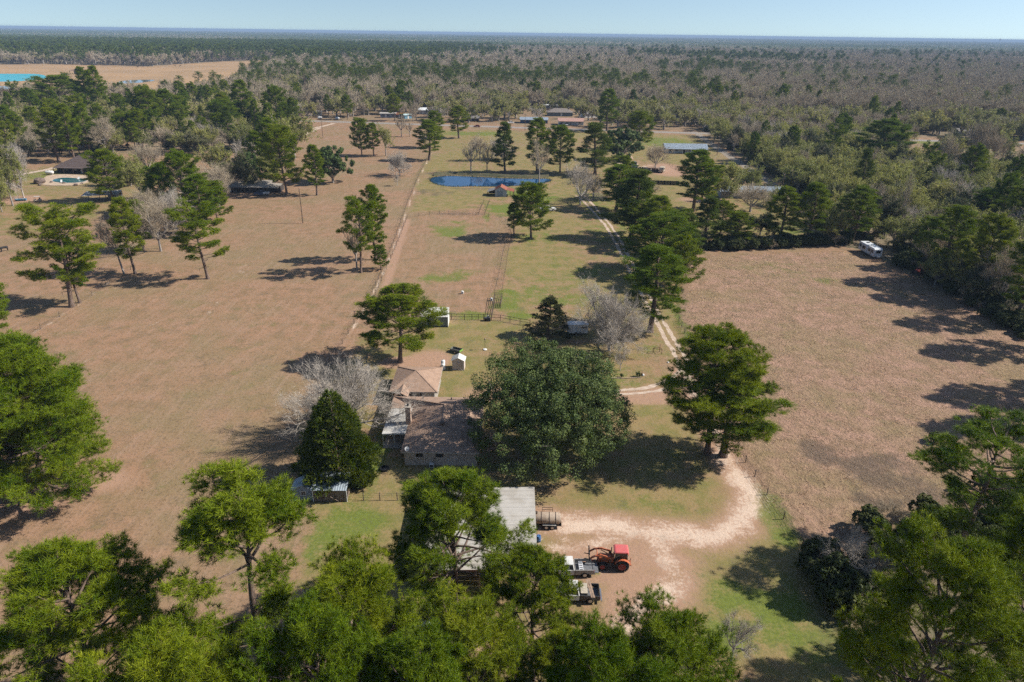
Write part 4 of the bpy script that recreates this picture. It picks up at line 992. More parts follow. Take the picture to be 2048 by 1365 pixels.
def patch(name, seed, n, size, pine):
    """a 45 m piece of closed forest: many crowns, each a handful of leaf sheets"""
    rg = np.random.default_rng(seed); V, Q, T, MI = [], [], [], []; o = 0
    for k in range(n):
        x, y = rg.uniform(-size / 2, size / 2, 2); isp = rg.random() < pine; h = rg.uniform(13, 20) if isp else rg.uniform(10, 14); w = rg.uniform(3.5, 5.5)
        m_ = 26; d = unit(rg.normal(0, 1, (m_, 3))); d[:, 2] = np.abs(d[:, 2])
        P = np.array([x, y, h * .55]) + d * np.array([w, w, h * .45]) * rg.uniform(.6, 1, (m_, 1))
        v, q, ti = leaves(rg, P, d, .95, np.full(m_, rg.uniform(.2, .8)), .5)
        V.append(v); Q.append(q + o); T.append(ti); MI.append(np.full(len(q), 0 if isp else (1 if rg.random() < .75 else 2), np.int32)); o += len(v)
    me = mesh_np(name, np.concatenate(V), quads=np.concatenate(Q), tint=np.concatenate(T))
    for m in (PINE_D, TWIG, BUD): me.materials.append(m)
    me.polygons.foreach_set('material_index', np.concatenate(MI)); return lod_obj(name, me)
PATCH = [patch('forest_patch_%d' % k, 90 + k, 26, 50, pp) for k, pp in enumerate((.72, .28, .06, .48))]

def scatter_stuff(name, label, pts3, scale, rot, index, objs, cat):
    coll = bpy.data.collections.new(name + '_shapes')
    for o in objs: coll.objects.link(o)
    me = bpy.data.meshes.new(name); me.vertices.add(len(pts3)); me.vertices.foreach_set('co', np.asarray(pts3, np.float32).ravel())
    for k, arr, ty in (('sc', scale, 'FLOAT'), ('rt', rot, 'FLOAT'), ('ix', index, 'INT')):
        a = me.attributes.new(k, ty, 'POINT'); a.data.foreach_set('value', np.asarray(arr, np.float32 if ty == 'FLOAT' else np.int32))
    o = bpy.data.objects.new(name, me); COL.objects.link(o); tag(o, label, cat, kind='stuff')
    ng = bpy.data.node_groups.new(name + '_nodes', 'GeometryNodeTree')
    ng.interface.new_socket('Geometry', in_out='INPUT', socket_type='NodeSocketGeometry'); ng.interface.new_socket('Geometry', in_out='OUTPUT', socket_type='NodeSocketGeometry')
    gi, go = ng.nodes.new('NodeGroupInput'), ng.nodes.new('NodeGroupOutput')
    ci = ng.nodes.new('GeometryNodeCollectionInfo'); ci.inputs['Collection'].default_value = coll; ci.inputs['Separate Children'].default_value = True; ci.inputs['Reset Children'].default_value = True
    ip = ng.nodes.new('GeometryNodeInstanceOnPoints'); ip.inputs['Pick Instance'].default_value = True
    def attr(nm, ty):
        n = ng.nodes.new('GeometryNodeInputNamedAttribute'); n.data_type = ty; n.inputs['Name'].default_value = nm; return n.outputs[0]
    cx = ng.nodes.new('ShaderNodeCombineXYZ'); ng.links.new(attr('rt', 'FLOAT'), cx.inputs[2])
    ng.links.new(gi.outputs[0], ip.inputs['Points']); ng.links.new(ci.outputs[0], ip.inputs['Instance'])
    ng.links.new(attr('ix', 'INT'), ip.inputs['Instance Index']); ng.links.new(cx.outputs[0], ip.inputs['Rotation']); ng.links.new(attr('sc', 'FLOAT'), ip.inputs['Scale'])
    ng.links.new(ip.outputs[0], go.inputs[0])
    md = o.modifiers.new('scatter', 'NODES'); md.node_group = ng
    return o
def z0(p, z=0.0): return np.concatenate([p, np.full((len(p), 1), z)], 1)
mid2 = crowd(keep(jitter(760, 1150, 10.0))); pm = np.concatenate([restp, mid2]); tm = np.concatenate([restt, ptype(mid2)])
for t, nm, lab, objs in ((2, 'distant_pines', 'mass of dark pines in the distant woods', MIDP), (0, 'distant_bare_trees', 'mass of leafless grey trees in the distant woods', MIDB), (1, 'distant_budding_trees', 'mass of olive budding trees in the distant woods', MIDG)):
    q = pm[tm == t]; scatter_stuff(nm, lab, z0(q), rng.uniform(.8, 1.45, len(q)), rng.uniform(0, 6.28, len(q)), rng.integers(0, len(objs), len(q)), objs, 'woods')
far = keep(jitter(1150, 2600, 13.0, .84)); tf_ = ptype(far)
ix = np.where(tf_ == 2, rng.integers(0, 2, len(far)), np.where(tf_ == 0, 2 + rng.integers(0, 2, len(far)), 4 + rng.integers(0, 2, len(far))))
# collection children come out in name order
objs = sorted(FARP + FARB + FARG, key=lambda o: o.name); order = {o.name: i for i, o in enumerate(objs)}
ix = np.array([order[(FARP + FARB + FARG)[i].name] for i in ix])
scatter_stuff('far_woods', 'far belt of mixed woods below the horizon', z0(far), rng.uniform(.95, 1.6, len(far)), rng.uniform(0, 6.28, len(far)), ix, objs, 'woods')
vf = []
y_ = 2600.0
while y_ < 13000:
    s = 46 * max(1.0, y_ / 5200); w = y_ * .84; xs = np.arange(-w, w, s); q = np.stack([xs + rng.uniform(-.4, .4, len(xs)) * s, y_ + rng.uniform(-.4, .4, len(xs)) * s], 1); vf.append(np.concatenate([q, np.full((len(q), 1), s / 46)], 1)); y_ += s
vf = np.concatenate(vf)
f1 = lowfreq(vf[:, 0], vf[:, 1], .0032, 31) + np.where(vf[:, 0] < 0, .25, -.1) + rng.normal(0, .25, len(vf))
gapm = lowfreq(vf[:, 0], vf[:, 1] * 1.6, .0045, 33) < .95
vf, f1 = vf[gapm], f1[gapm]
ixp = np.where(f1 > .95, 0, np.where(f1 > .55, 3, np.where(f1 > .2, 1, 2)))
scatter_stuff('horizon_forest', 'forest running to the horizon', z0(vf[:, :2]), np.minimum(vf[:, 2], 1.25) * rng.uniform(.85, 1.15, len(vf)), rng.integers(0, 4, len(vf)) * 1.5708, ixp, PATCH, 'woods')
# undergrowth along the edge of the right hand woods
def edge_pts(px, n, spread):
    L = resample(GP(px), 1.0); q = np.array([[L[i].x, L[i].y] for i in rng.integers(0, len(L), n)]); return q + rng.normal(0, spread, q.shape)
ug = np.concatenate([edge_pts([(1385, 497), (1480, 497), (1560, 492), (1690, 486)], 150, 1.3), edge_pts([(1750, 505), (1850, 553), (1960, 608), (2090, 690)], 260, 3.2) + np.array([3.5, 2.5]),
                     edge_pts([(1660, 1120), (1690, 1200), (1760, 1300)], 22, 2.0), edge_pts([(1780, 1110), (1900, 1090), (2040, 1000)], 40, 3.0), edge_pts([(1404, 262), (1460, 296), (1560, 370), (1640, 430)], 130, 2.5) + np.array([7, 3])])
wp = keep(jitter(150, 420, 7.5)); ug = crowd(np.concatenate([ug, wp]))
bm_ = [lod_obj('undergrowth_shrub', PROTO['bush'][1]), lod_obj('undergrowth_twigs', PROTO['brush'][1])]
bi = np.where(rng.random(len(ug)) < .86, 0, 1); od = sorted(bm_, key=lambda o: o.name)
scatter_stuff('undergrowth', 'dark brushy undergrowth along the edge of the woods', z0(ug), rng.uniform(.45, 1.15, len(ug)), rng.uniform(0, 6.28, len(ug)), np.where(bi == 0, od.index(bm_[0]), od.index(bm_[1])), od, 'brush')

# ------------------------------------------------------------------ grass
def grass_stuff(name, label, poly, n, nb, ln, wd, mat, spread=.45, tint=(.2, .9), cond=None):
    xs = [p[0] for p in poly]; ys = [p[1] for p in poly]; q = np.stack([rng.uniform(min(xs), max(xs), n * 3), rng.uniform(min(ys), max(ys), n * 3)], 1)
    q = q[inside(q[:, 0], q[:, 1], poly)]
    if cond is not None: q = q[cond(q[:, 0], q[:, 1])]
    q = q[:n]
    P = z0(q, -.02); v, t, ti = blades(rng, P, np.tile([[0, 0, 1.]], (len(P), 1)), nb, ln, wd, spread, rng.uniform(tint[0], tint[1], len(P)), .5)
    o = link(name, mesh_np(name, v, tris=t, mat=mat, tint=ti)); return tag(o, label, 'grass', kind='stuff')
grass_stuff('rough_grass', 'knee high dry tussock grass of the rough field', RFIELD, 20000, 6, .17, .085, DRYG, 1.0, cond=lambda x, y: (y < 195) & (lowfreq(x, y, .55, 61) + lowfreq(x, y, 1.7, 62) > .15))
PAST = GP([(0, 1365), (0, 700), (185, 590), (470, 420), (700, 350), (858, 318), (815, 410), (700, 660), (600, 980), (500, 1365)])
grass_stuff('pasture_grass', 'short grazed dry grass tufts of the brown pasture', PAST, 6000, 5, .14, .07, DRYG, 1.0)

rd = []
for x_, y_ in [(p.x, p.y) for p in resample(POND + POND[:1], .35)]: rd += [(x_ + rng.normal(0, .5), y_ + rng.normal(0, .5)) for _ in range(2)]
rd = z0(np.array(rd), -.02); v_, t_, ti_ = blades(rng, rd, np.tile([[0, 0, 1.]], (len(rd), 1)), 6, .55, .06, .35, rng.uniform(0, 1, len(rd)), .5)
tag(link('pond_reeds', mesh_np('pond_reeds', v_, tris=t_, mat=SHRUB, tint=ti_)), 'low reeds and weeds round the rim of the pond', 'reeds', kind='stuff')

# ------------------------------------------------------------------ building materials
def shingle(name, c1, c2):
    m, nt, b = _new(name); v = obj_vec(nt)
    wv = nt.nodes.new('ShaderNodeTexWave'); wv.wave_type = 'BANDS'; wv.bands_direction = 'Z'; wv.inputs['Scale'].default_value = 3.2; wv.inputs['Distortion'].default_value = .6; wv.inputs['Detail'].default_value = 2
    nt.links.new(v, wv.inputs['Vector'])
    c = mixc(nt, smooth(nt, noise(nt, 1.1, 5, .65, v), .35, .66), c1, c2)
    c = mixc(nt, math_n(nt, 'MULTIPLY', smooth(nt, noise(nt, 6.5, 4, .7, v), .4, .7), .4), c, tuple(x * .6 for x in c2))
    c = mixc(nt, math_n(nt, 'MULTIPLY', wv.outputs['Fac'], .22), c, tuple(x * .5 for x in c1))
    nt.links.new(c, b.inputs['Base Color']); b.inputs['Roughness'].default_value = .93; b.inputs['Specular IOR Level'].default_value = .15
    bp = nt.nodes.new('ShaderNodeBump'); bp.inputs['Strength'].default_value = .4; bp.inputs['Distance'].default_value = .03
    nt.links.new(wv.outputs['Fac'], bp.inputs['Height']); nt.links.new(bp.outputs[0], b.inputs['Normal'])
    MATS[name] = m; return m
def brickmat(name, c1, c2, cm):
    m, nt, b = _new(name); v = obj_vec(nt)
    mp = N(nt, 'ShaderNodeMapping'); mp.inputs['Rotation'].default_value = (R(90), 0, 0); nt.links.new(v, mp.inputs[0])
    br = nt.nodes.new('ShaderNodeTexBrick'); br.inputs['Scale'].default_value = 3.3; br.inputs['Color1'].default_value = (*c1, 1); br.inputs['Color2'].default_value = (*c2, 1); br.inputs['Mortar'].default_value = (*cm, 1); br.inputs['Mortar Size'].default_value = .02; br.inputs['Bias'].default_value = -.2
    nt.links.new(mp.outputs[0], br.inputs['Vector'])
    c = mixc(nt, math_n(nt, 'MULTIPLY', smooth(nt, noise(nt, 1.6, 5, .65, v), .45, .7), .5), br.outputs['Color'], tuple(x * .45 for x in c2))
    nt.links.new(c, b.inputs['Base Color']); b.inputs['Roughness'].default_value = .9
    MATS[name] = m; return m
SHING = shingle('brown_shingles', (0.365, 0.248, 0.180), (0.285, 0.192, 0.138))
SHING_D = shingle('dark_shingles', (0.130, 0.098, 0.088), (0.095, 0.072, 0.066))
SHING_G = shingle('grey_shingles', (0.21, 0.195, 0.185), (0.155, 0.145, 0.14))
BRICK = brickmat('tan_brick', (0.52, 0.42, 0.34), (0.36, 0.275, 0.215), (0.46, 0.41, 0.36))
WHITE = M('white_paint', (0.72, 0.71, 0.68), .6, var=.15, scale=1.2)
TRIM = M('cream_trim', (0.52, 0.46, 0.40), .7, var=.2)
TIN_W = M('white_roof_metal', (0.60, 0.59, 0.56), .5, .0, var=.22, scale=.8, col2=(0.48, 0.45, 0.40))
TIN_G = M('galvanised_metal', (0.47, 0.44, 0.395), .6, .0, var=.25, scale=.5, col2=(0.38, 0.345, 0.295), objrand=.10)
TIN_B = M('blue_grey_metal', (0.36, 0.42, 0.47), .45, .3, var=.25, scale=.9, col2=(0.27, 0.31, 0.34))
TIN_R = M('rusty_red_metal', (0.36, 0.105, 0.062), .7, .1, var=.3, scale=1.2, col2=(0.27, 0.115, 0.075))
WOOD = M('weathered_wood', (0.26, 0.20, 0.155), .9, var=.4, scale=2.5, col2=(0.17, 0.12, 0.09), objrand=.3)
WOOD_R = M('red_brown_wood', (0.19, 0.085, 0.055), .85, var=.3, scale=2)
BLUEW = M('pale_blue_boards', (0.25, 0.30, 0.36), .8, var=.25)
DARKW = M('dark_brown_siding', (0.055, 0.045, 0.040), .85, var=.2)
STEEL = M('dark_pipe_steel', (0.095, 0.070, 0.056), .7, .2, var=.3)
BLACK = M('black_paint', (0.018, 0.018, 0.020), .6)
CONC = M('concrete', (0.42, 0.37, 0.31), .9, var=.25, scale=.8)
GLASS = glass_mat()

def panels(parent, p00, p10, p11, p01, n, mat, name='roof_panel', t=.05, ribs=3, gap=.012):
    """a sheet roof laid as n separate ribbed panels between edge p00-p10 and edge p01-p11"""
    p00, p10, p11, p01 = map(Vector, (p00, p10, p11, p01))
    for k in range(n):
        a0, a1 = k / n + gap / n, (k + 1) / n - gap / n
        A0, A1 = p00.lerp(p10, a0), p00.lerp(p10, a1); B0, B1 = p01.lerp(p11, a0), p01.lerp(p11, a1)
        up_ = (A1 - A0).cross(B0 - A0).normalized(); up_ = up_ if up_.z > 0 else -up_
        lift = up_ * (.006 if k % 2 else 0)
        mb = MB().slab([A0 + lift, A1 + lift, B1 + lift, B0 + lift], t * .5)
        for r_ in range(ribs):
            f = (r_ + .5) / ribs; a, b = A0.lerp(A1, f) + lift, B0.lerp(B1, f) + lift
            w = (A1 - A0) / ribs * .16
            mb.add([a - w, a + w, a + up_ * t * 1.1, b - w, b + w, b + up_ * t * 1.1], [(0, 2, 5, 3), (2, 1, 4, 5), (0, 1, 2), (3, 5, 4)])
        mb.build(name, mat, parent)
def window(parent, c, w, h, face, frame=WHITE, t=.06, bars=1):
    """face: 'S','N','E','W' outward side of the wall; frame proud of the wall, pane set in"""
    c = Vector(c); sx = {'S': (1, 0), 'N': (1, 0), 'E': (0, 1), 'W': (0, 1)}[face]; out = {'S': (0, -1), 'N': (0, 1), 'E': (1, 0), 'W': (-1, 0)}[face]
    def bx(mb, dx, dz, ww, hh, d, tt):
        cc = c + Vector((sx[0] * dx + out[0] * d, sx[1] * dx + out[1] * d, dz)); return mb.box(cc, (ww if sx[0] else tt, ww if sx[1] else tt, hh))
    f = MB()
    for dx in (-w / 2 - .03, w / 2 + .03): bx(f, dx, 0, .06, h + .12, .025, t)
    for dz in (-h / 2 - .03, h / 2 + .03): bx(f, 0, dz, w, .06, .025, t)
    for k in range(bars): bx(f, (k + 1) * w / (bars + 1) - w / 2, 0, .035, h, .02, t * .8)
    o = f.build('window', frame, parent); bx(MB(), 0, 0, w, h, .012, .02).build('pane', GLASS, o); return o

# ------------------------------------------------------------------ the brick ranch house
HX, HY = -10.0, 90.0
house = thing('house', 'brick ranch house with brown shingled hip roofs beside the live oak', 'house', (HX, HY, 0))
L_ = lambda x, y, z: (x - HX, y - HY, z)
EZ, RZ = 2.58, 4.6
w_ = MB()
def wall(mb, x0, y0, x1, y1, z0_, z1_, t=.2):
    a, b = Vector(L_(x0, y0, 0)), Vector(L_(x1, y1, 0)); d = b - a; c = (a + b) / 2
    mb.box((c.x, c.y, (z0_ + z1_) / 2), (d.length, t, z1_ - z0_), rz=math.atan2(d.y, d.x))
for seg_ in ((-15.2, 82.4, -4.8, 82.4), (-4.9, 82.5, -4.9, 97.2), (-15.1, 82.5, -15.1, 94.3), (-18.8, 94.4, -15.0, 94.4), (-18.7, 94.5, -18.7, 97.2), (-18.8, 97.3, -4.8, 97.3)): wall(w_, *seg_, 0, 2.5)
w_.build('wall', BRICK, house)
rN, rS = L_(-10.2, 92.0, RZ), L_(-10.0, 86.9, RZ)
c_sw, c_se, c_ne = L_(-15.6, 81.8, EZ), L_(-4.4, 81.8, EZ), L_(-4.4, 97.9, EZ)
c_w1, c_w2, c_nw = L_(-15.6, 94.2, EZ), L_(-19.2, 94.2, EZ - .08), L_(-19.2, 98.1, EZ - .08)
roof = MB()
for poly in ([c_sw, c_se, rS], [c_se, c_ne, rN, rS], [c_ne, c_nw, rN], [c_nw, c_w2, c_w1, rN], [c_w1, c_sw, rS, rN]): roof.slab(poly, .12)
roof = roof.build('roof', SHING, house)
cap = MB()
for a, b in ((rS, rN), (c_sw, rS), (c_se, rS), (c_ne, rN), (c_nw, rN)): cap.bar(Vector(a) + Vector((0, 0, .03)), Vector(b) + Vector((0, 0, .03)), 0.24, .025)
cap.build('ridge_cap', SHING, roof)
fa = MB()
for a, b in ((c_sw, c_se), (c_se, c_ne), (c_sw, c_w1), (c_w2, c_nw), (c_ne, c_nw)): fa.bar(Vector(a) - Vector((0, 0, .12)), Vector(b) - Vector((0, 0, .12)), .05, .18)
fa.build('fascia', TRIM, roof)
for x, y, z in ((-14.2, 96.3, 3.1), (-9.6, 96.0, 3.2)): MB().cyl(L_(x, y, z - .3), L_(x, y, z + .35), .09, n=8).build('vent_pipe', BLACK, roof)
MB().lathe(L_(-10.05, 86.2, RZ - .2), [(.16, 0), (.16, .3), (.3, .35), (.32, .55), (.12, .68)], 10).build('roof_vent', M('vent_metal', (.16, .13, .11), .5, .4), roof)
ch = MB().box(L_(-15.55, 89.6, 2.75), (.75, 1.05, 5.5)).build('chimney', brickmat('chimney_brick', (.40, .28, .21), (.30, .20, .15), (.34, .30, .26)), house)
MB().box(L_(-15.55, 89.6, 5.56), (.9, 1.2, .12)).build('chimney_cap', CONC, ch)
MB().cyl(L_(-15.55, 89.6, 5.6), L_(-15.55, 89.6, 5.95), .15, n=10).build('flue', BLACK, ch)
window(house, L_(-13.05, 82.3, 1.85), .85, .75, 'S', M('brown_frame', (.12, .09, .07), .6)); window(house, L_(-10.2, 82.3, 1.85), .9, .75, 'S', MATS['brown_frame'])
window(house, L_(-15.2, 84.2, 1.5), 1.4, 1.1, 'W', MATS['brown_frame'])
dr = MB().box(L_(-15.24, 92.4, 1.05), (.06, .95, 2.05)).build('door', M('house_door', (.35, .28, .22), .6), house); MB().cyl(L_(-15.32, 92.05, 1.0), L_(-15.24, 92.05, 1.0), .04, n=8).build('handle', BLACK, dr)
dr = MB().box(L_(-15.24, 87.6, 1.05), (.05, 1.9, 2.05)).build('patio_door', GLASS, house)
# covered patio with sheet roof
pat = MB().box(L_(-17.3, 90.4, .06), (3.7, 7.8, .12)).build('patio_slab', CONC, house)
panels(house, L_(-19.15, 86.7, 2.42), L_(-19.15, 94.15, 2.42), L_(-15.62, 94.15, 2.62), L_(-15.62, 86.7, 2.62), 8, TIN_W, 'patio_roof_panel')
MB().bar(L_(-19.1, 86.7, 2.28), L_(-19.1, 94.1, 2.28), .1, .16).bar(L_(-19.1, 86.75, 2.30), L_(-15.7, 86.75, 2.45), .1, .16).build('patio_beam', WHITE, house)
for x, y in ((-19.05, 86.85), (-17.4, 86.85), (-19.05, 90.4), (-19.05, 93.9)): MB().box(L_(x, y, 1.13), (.1, .1, 2.26)).build('patio_post', WHITE, house)
# breezeway and carport
bz = [L_(-19.2, 98.0, 2.5), L_(-18.05, 98.0, 3.15), L_(-16.9, 98.0, 2.5), L_(-19.2, 101.2, 2.5), L_(-18.05, 101.2, 3.15), L_(-16.9, 101.2, 2.5)]
MB().slab([bz[0], bz[1], bz[4], bz[3]], .1).slab([bz[1], bz[2], bz[5], bz[4]], .1).build('breezeway_roof', SHING, house)
for x in (-19.0, -17.1): MB().box(L_(x, 98.7, 1.25), (.12, .12, 2.5)).build('breezeway_post', WHITE, house)
g0, g1, g2, g3, ap = L_(-20.3, 99.7, 2.5), L_(-12.3, 99.7, 2.5), L_(-12.3, 109.0, 2.5), L_(-20.3, 109.0, 2.5), L_(-16.3, 104.3, 4.15)
cr_ = MB().slab([g0, g1, ap], .1).slab([g1, g2, ap], .1).slab([g2, g3, ap], .1).slab([g3, g0, ap], .1).build('carport_roof', SHING, house)
cp = MB()
for b in (g0, g1, g2, g3): cp.bar(Vector(b) + Vector((0, 0, .03)), Vector(ap) + Vector((0, 0, .03)), .22, .025)
cp.build('ridge_cap', SHING, cr_)
fa = MB()
for a, b in ((g0, g1), (g1, g2), (g2, g3), (g3, g0)): fa.bar(Vector(a) - Vector((0, 0, .12)), Vector(b) - Vector((0, 0, .12)), .05, .18)
fa.build('fascia', TRIM, cr_)
w_ = MB()
for seg_ in ((-19.9, 108.5, -12.7, 108.5), (-19.9, 100.2, -19.9, 108.4), (-14.9, 100.2, -12.8, 100.2)): wall(w_, *seg_, 0, 2.42)
w_.build('carport_wall', WHITE, house)
for x, y in ((-12.75, 104.0), (-12.75, 107.2), (-17.6, 100.2)): MB().box(L_(x, y, 1.2), (.13, .13, 2.4)).build('carport_post', WHITE, house)
MB().box(L_(-16.3, 104.3, .04), (7.4, 8.6, .08)).build('carport_floor', CONC, house)
# satellite dish on the eave, meter pedestal at the wall
sd = thing('satellite_dish', 'small grey satellite dish on the front eave of the brick house', 'dish', (-14.7, 81.9, 2.56))
MB().cyl((0, 0, 0), (0, -.05, .45), .03, n=6).build('mast', STEEL, sd)
MB().lathe((0, 0, 0), [(.02, 0), (.2, .03), (.33, .1), (.34, .12)], 14).build('reflector', M('dish_grey', (.5, .5, .5), .4), sd).matrix_local = Matrix.Translation((0, -.08, .5)) @ Matrix.Rotation(R(55), 4, 'X') @ Matrix.Rotation(R(20), 4, 'Y')
MB().cyl((0, -.1, .5), (.05, -.5, .75), .015, n=5).box((.05, -.5, .75), (.08, .08, .1)).build('feed_arm', STEEL, sd)
ac = thing('air_conditioner', 'small white air conditioner on a stand against the front brick wall', 'air conditioner', (-11.25, 81.75))
MB().box((0, 0, .42), (.62, .5, .6)).build('case', WHITE, ac, .03); MB().box((0, -.255, .42), (.46, .012, .44)).build('grille', BLACK, ac)
for sx in (-.25, .25): MB().box((sx, 0, .06), (.08, .45, .12)).build('foot', STEEL, ac)
MB().bar((.15, .25, .5), (.35, .5, 1.4), .04).build('conduit', STEEL, ac)

# white pressure tanks by the carport, little pump house
for lab, dx, dy, hh in (('white upright tank at the carport corner, taller one behind', 0, .55, 1.55), ('white upright tank at the carport corner, nearer the house', .1, -.35, 1.25)):
    x, y = G(886, 738); t_ = thing('pressure_tank', lab, 'tank', (x + dx, y + dy))
    MB().lathe((0, 0, 0), [(.3, 0), (.38, .08), (.38, hh - .2), (.3, hh - .06), (.1, hh)], 16).build('shell', WHITE, t_, smooth_=True)
    MB().cyl((0, 0, hh - .02), (0, 0, hh + .12), .06, n=8).build('valve', STEEL, t_)
x, y = G(917, 741)
ph = thing('pump_house', 'tiny white gabled pump house behind the carport', 'shed', (x, y + .9), R(-3))
MB().prism([(-1.1, -.9), (1.1, -.9), (1.1, .9), (-1.1, .9)], 0, 1.95).add([(-1.1, -.9, 1.95), (1.1, -.9, 1.95), (0, -.9, 2.5), (-1.1, .9, 1.95), (1.1, .9, 1.95), (0, .9, 2.5)], [(0, 1, 2), (3, 5, 4), (0, 2, 5, 3), (1, 4, 5, 2)]).build('wall', M('pale_pink_siding', (.55, .47, .42), .75, var=.12), ph)
for s in (-1, 1): panels(ph, (s * 1.3, -1.1, 1.93), (s * 1.3, 1.1, 1.93), (0, 1.1, 2.6), (0, -1.1, 2.6), 3, TIN_W, 'roof_panel', .04, 2)
MB().box((.25, -.93, .85), (.75, .05, 1.6)).build('door', M('pink_door', (.5, .42, .38), .7), ph)
MB().box((0, -.98, .06), (1.6, .12, .12)).build('step', CONC, ph)

# ------------------------------------------------------------------ big open metal shed under the pines
sx0, sx1, sy0, sy1 = -9.6, 3.15, 57.6, 72.4
sh = thing('equipment_shed', 'large open shed with ribbed pale metal roof under the foreground pines', 'shed', ((sx0 + sx1) / 2, (sy0 + sy1) / 2))
hw_, hl = (sx1 - sx0) / 2, (sy1 - sy0) / 2
panels(sh, (hw_, -hl, 3.75), (hw_, hl, 3.75), (-hw_, hl, 3.35), (-hw_, -hl, 3.35), 18, TIN_G, 'roof_panel', .03, 3)
MB().bar((-hw_, -hl + .02, 3.2), (hw_, -hl + .02, 3.6), .06, .22).bar((hw_ - .03, -hl, 3.60), (hw_ - .03, hl, 3.60), .06, .2).build('fascia', WOOD_R, sh)
for yy in (-hl + .2, -hl / 3, hl / 3, hl - .2):
    for xx in (-hw_ + .2, 0, hw_ - .25):
        MB().box((xx, yy, 1.6), (.18, .18, 3.2)).build('post', WOOD, sh)
for yy in (-hl + .4, -hl / 3 + .1, hl / 3 + .1, hl - .4): MB().bar((-hw_ + .1, yy, 3.14), (hw_ - .1, yy, 3.52), .1, .2).build('rafter', WOOD, sh)
MB().box((-hw_ + .12, 0, 1.5), (.06, hl * 1.9, 2.9)).build('side_sheet', TIN_G, sh)
MB().box((0, hl - .12, 1.55), (hw_ * 1.9, .06, 3.0)).build('back_sheet', TIN_G, sh)
# stored under the shed front, glimpsed between the pines
for nm, lab, cat, x, y, col, d in (('tarp_pile', 'pale blue tarp covered pile below the shed front', 'pile', *G(845, 1242), (.42, .50, .58), (1.7, 1.3, .8)), ('tarp_pile', 'dark blue tarp covered pile at the bottom, nearest the camera', 'pile', *G(828, 1285), (.06, .10, .22), (1.6, 1.4, .8))):
    t_ = MB(); rg = random.Random(int(x * 10)); n = 9; V = []; F = []
    for i in range(n):
        for j in range(n):
            u, v = i / (n - 1) * 2 - 1, j / (n - 1) * 2 - 1; V.append((u * d[0] / 2 * 1.15, v * d[1] / 2 * 1.15, max(0, d[2] * (1 - u ** 4) * (1 - v ** 4) + rg.uniform(-.07, .07)) if abs(u) < 1 and abs(v) < 1 else 0))
    for i in range(n - 1):
        for j in range(n - 1): F.append((i * n + j, (i + 1) * n + j, (i + 1) * n + j + 1, i * n + j + 1))
    o = t_.add(V, F).build(nm, M('tarp_%d' % int(col[2] * 100), col, .45, var=.25), smooth_=True); o.location = (x, y, 0); tag(o, lab, cat)

# ------------------------------------------------------------------ the two little sheds by the cedar
x, y = G(661, 1003)
s1 = thing('garden_shed', 'small plank shed with pale blue metal roof under the conical cedar', 'shed', (x, y + 1.2), R(1))
W2, D2 = 2.15, 1.25
panels(s1, (-W2 - .3, -D2 - .35, 2.0), (W2 + .2, -D2 - .35, 2.0), (W2 + .2, D2 + .3, 2.75), (-W2 - .3, D2 + .3, 2.75), 5, TIN_B, 'roof_panel', .04, 3)
for k in range(14): MB().box((-W2 + .15 + k * (2 * W2 - .3) / 13, -D2, .95 + (k % 3) * .01), (.28, .04, 1.86)).build('plank', WOOD, s1)
MB().box((-W2, 0, 1.1), (.05, D2 * 1.9, 2.1)).box((W2, 0, 1.1), (.05, D2 * 1.9, 2.1)).box((0, D2, 1.25), (W2 * 2, .05, 2.4)).build('wall', WOOD, s1)
for sxx in (-W2 - .06, W2 + .06): MB().box((sxx, -D2 - .05, 1.0), (.1, .1, 2.0)).build('corner_post', WHITE, s1)
MB().bar((1.2, -D2 - .1, .06), (.2, -D2 - .55, 1.2), .1, .03).build('leaning_board', WOOD, s1)
x, y = G(607, 1000)
s2 = thing('playhouse', 'dim blue grey boarded hut left of the plank shed', 'hut', (x, y + 1.0), R(2))
MB().prism([(-1.3, -1.1), (1.3, -1.1), (1.3, 1.1), (-1.3, 1.1)], 0, 1.75).add([(-1.3, -1.1, 1.75), (1.3, -1.1, 1.75), (0, -1.1, 2.4), (-1.3, 1.1, 1.75), (1.3, 1.1, 1.75), (0, 1.1, 2.4)], [(0, 1, 2), (3, 5, 4), (0, 2, 5, 3), (1, 4, 5, 2)]).build('wall', BLUEW, s2)
for s in (-1, 1): panels(s2, (s * 1.55, -1.3, 1.68), (s * 1.55, 1.3, 1.68), (0, 1.3, 2.48), (0, -1.3, 2.48), 3, TIN_B, 'roof_panel', .04, 2)
window(s2, (.1, -1.1, 1.15), .55, .6, 'S'); MB().box((-.8, -1.12, .75), (.55, .05, 1.45)).build('door', BLUEW, s2)

# ------------------------------------------------------------------ white metal shelter in the paddock corner
x, y = G(868, 655)
s3 = thing('loafing_shed', 'white roofed metal shelter half behind the broad pine', 'shed', (x, y + 2.0), R(1))
panels(s3, (-3.0, -2.0, 2.35), (3.0, -2.0, 2.35), (3.0, 2.2, 2.9), (-3.0, 2.2, 2.9), 6, TIN_W, 'roof_panel', .05, 3)
MB().box((2.93, 0, 1.15), (.06, 3.7, 2.3)).build('side_wall', WHITE, s3); MB().box((-2.93, 0, 1.15), (.06, 3.7, 2.3)).build('side_wall', WHITE, s3)
for k in range(5): MB().box((-2.32 + k * 1.16, -1.88 + .012 * (k % 2), 1.22), (1.15, .05, 2.1)).build('front_panel', M('grey_green_sheet', (.20, .215, .19), .6, var=.15, objrand=.1), s3)
MB().box((0, -1.95, .1), (5.9, .12, .2)).build('skid', BLACK, s3)

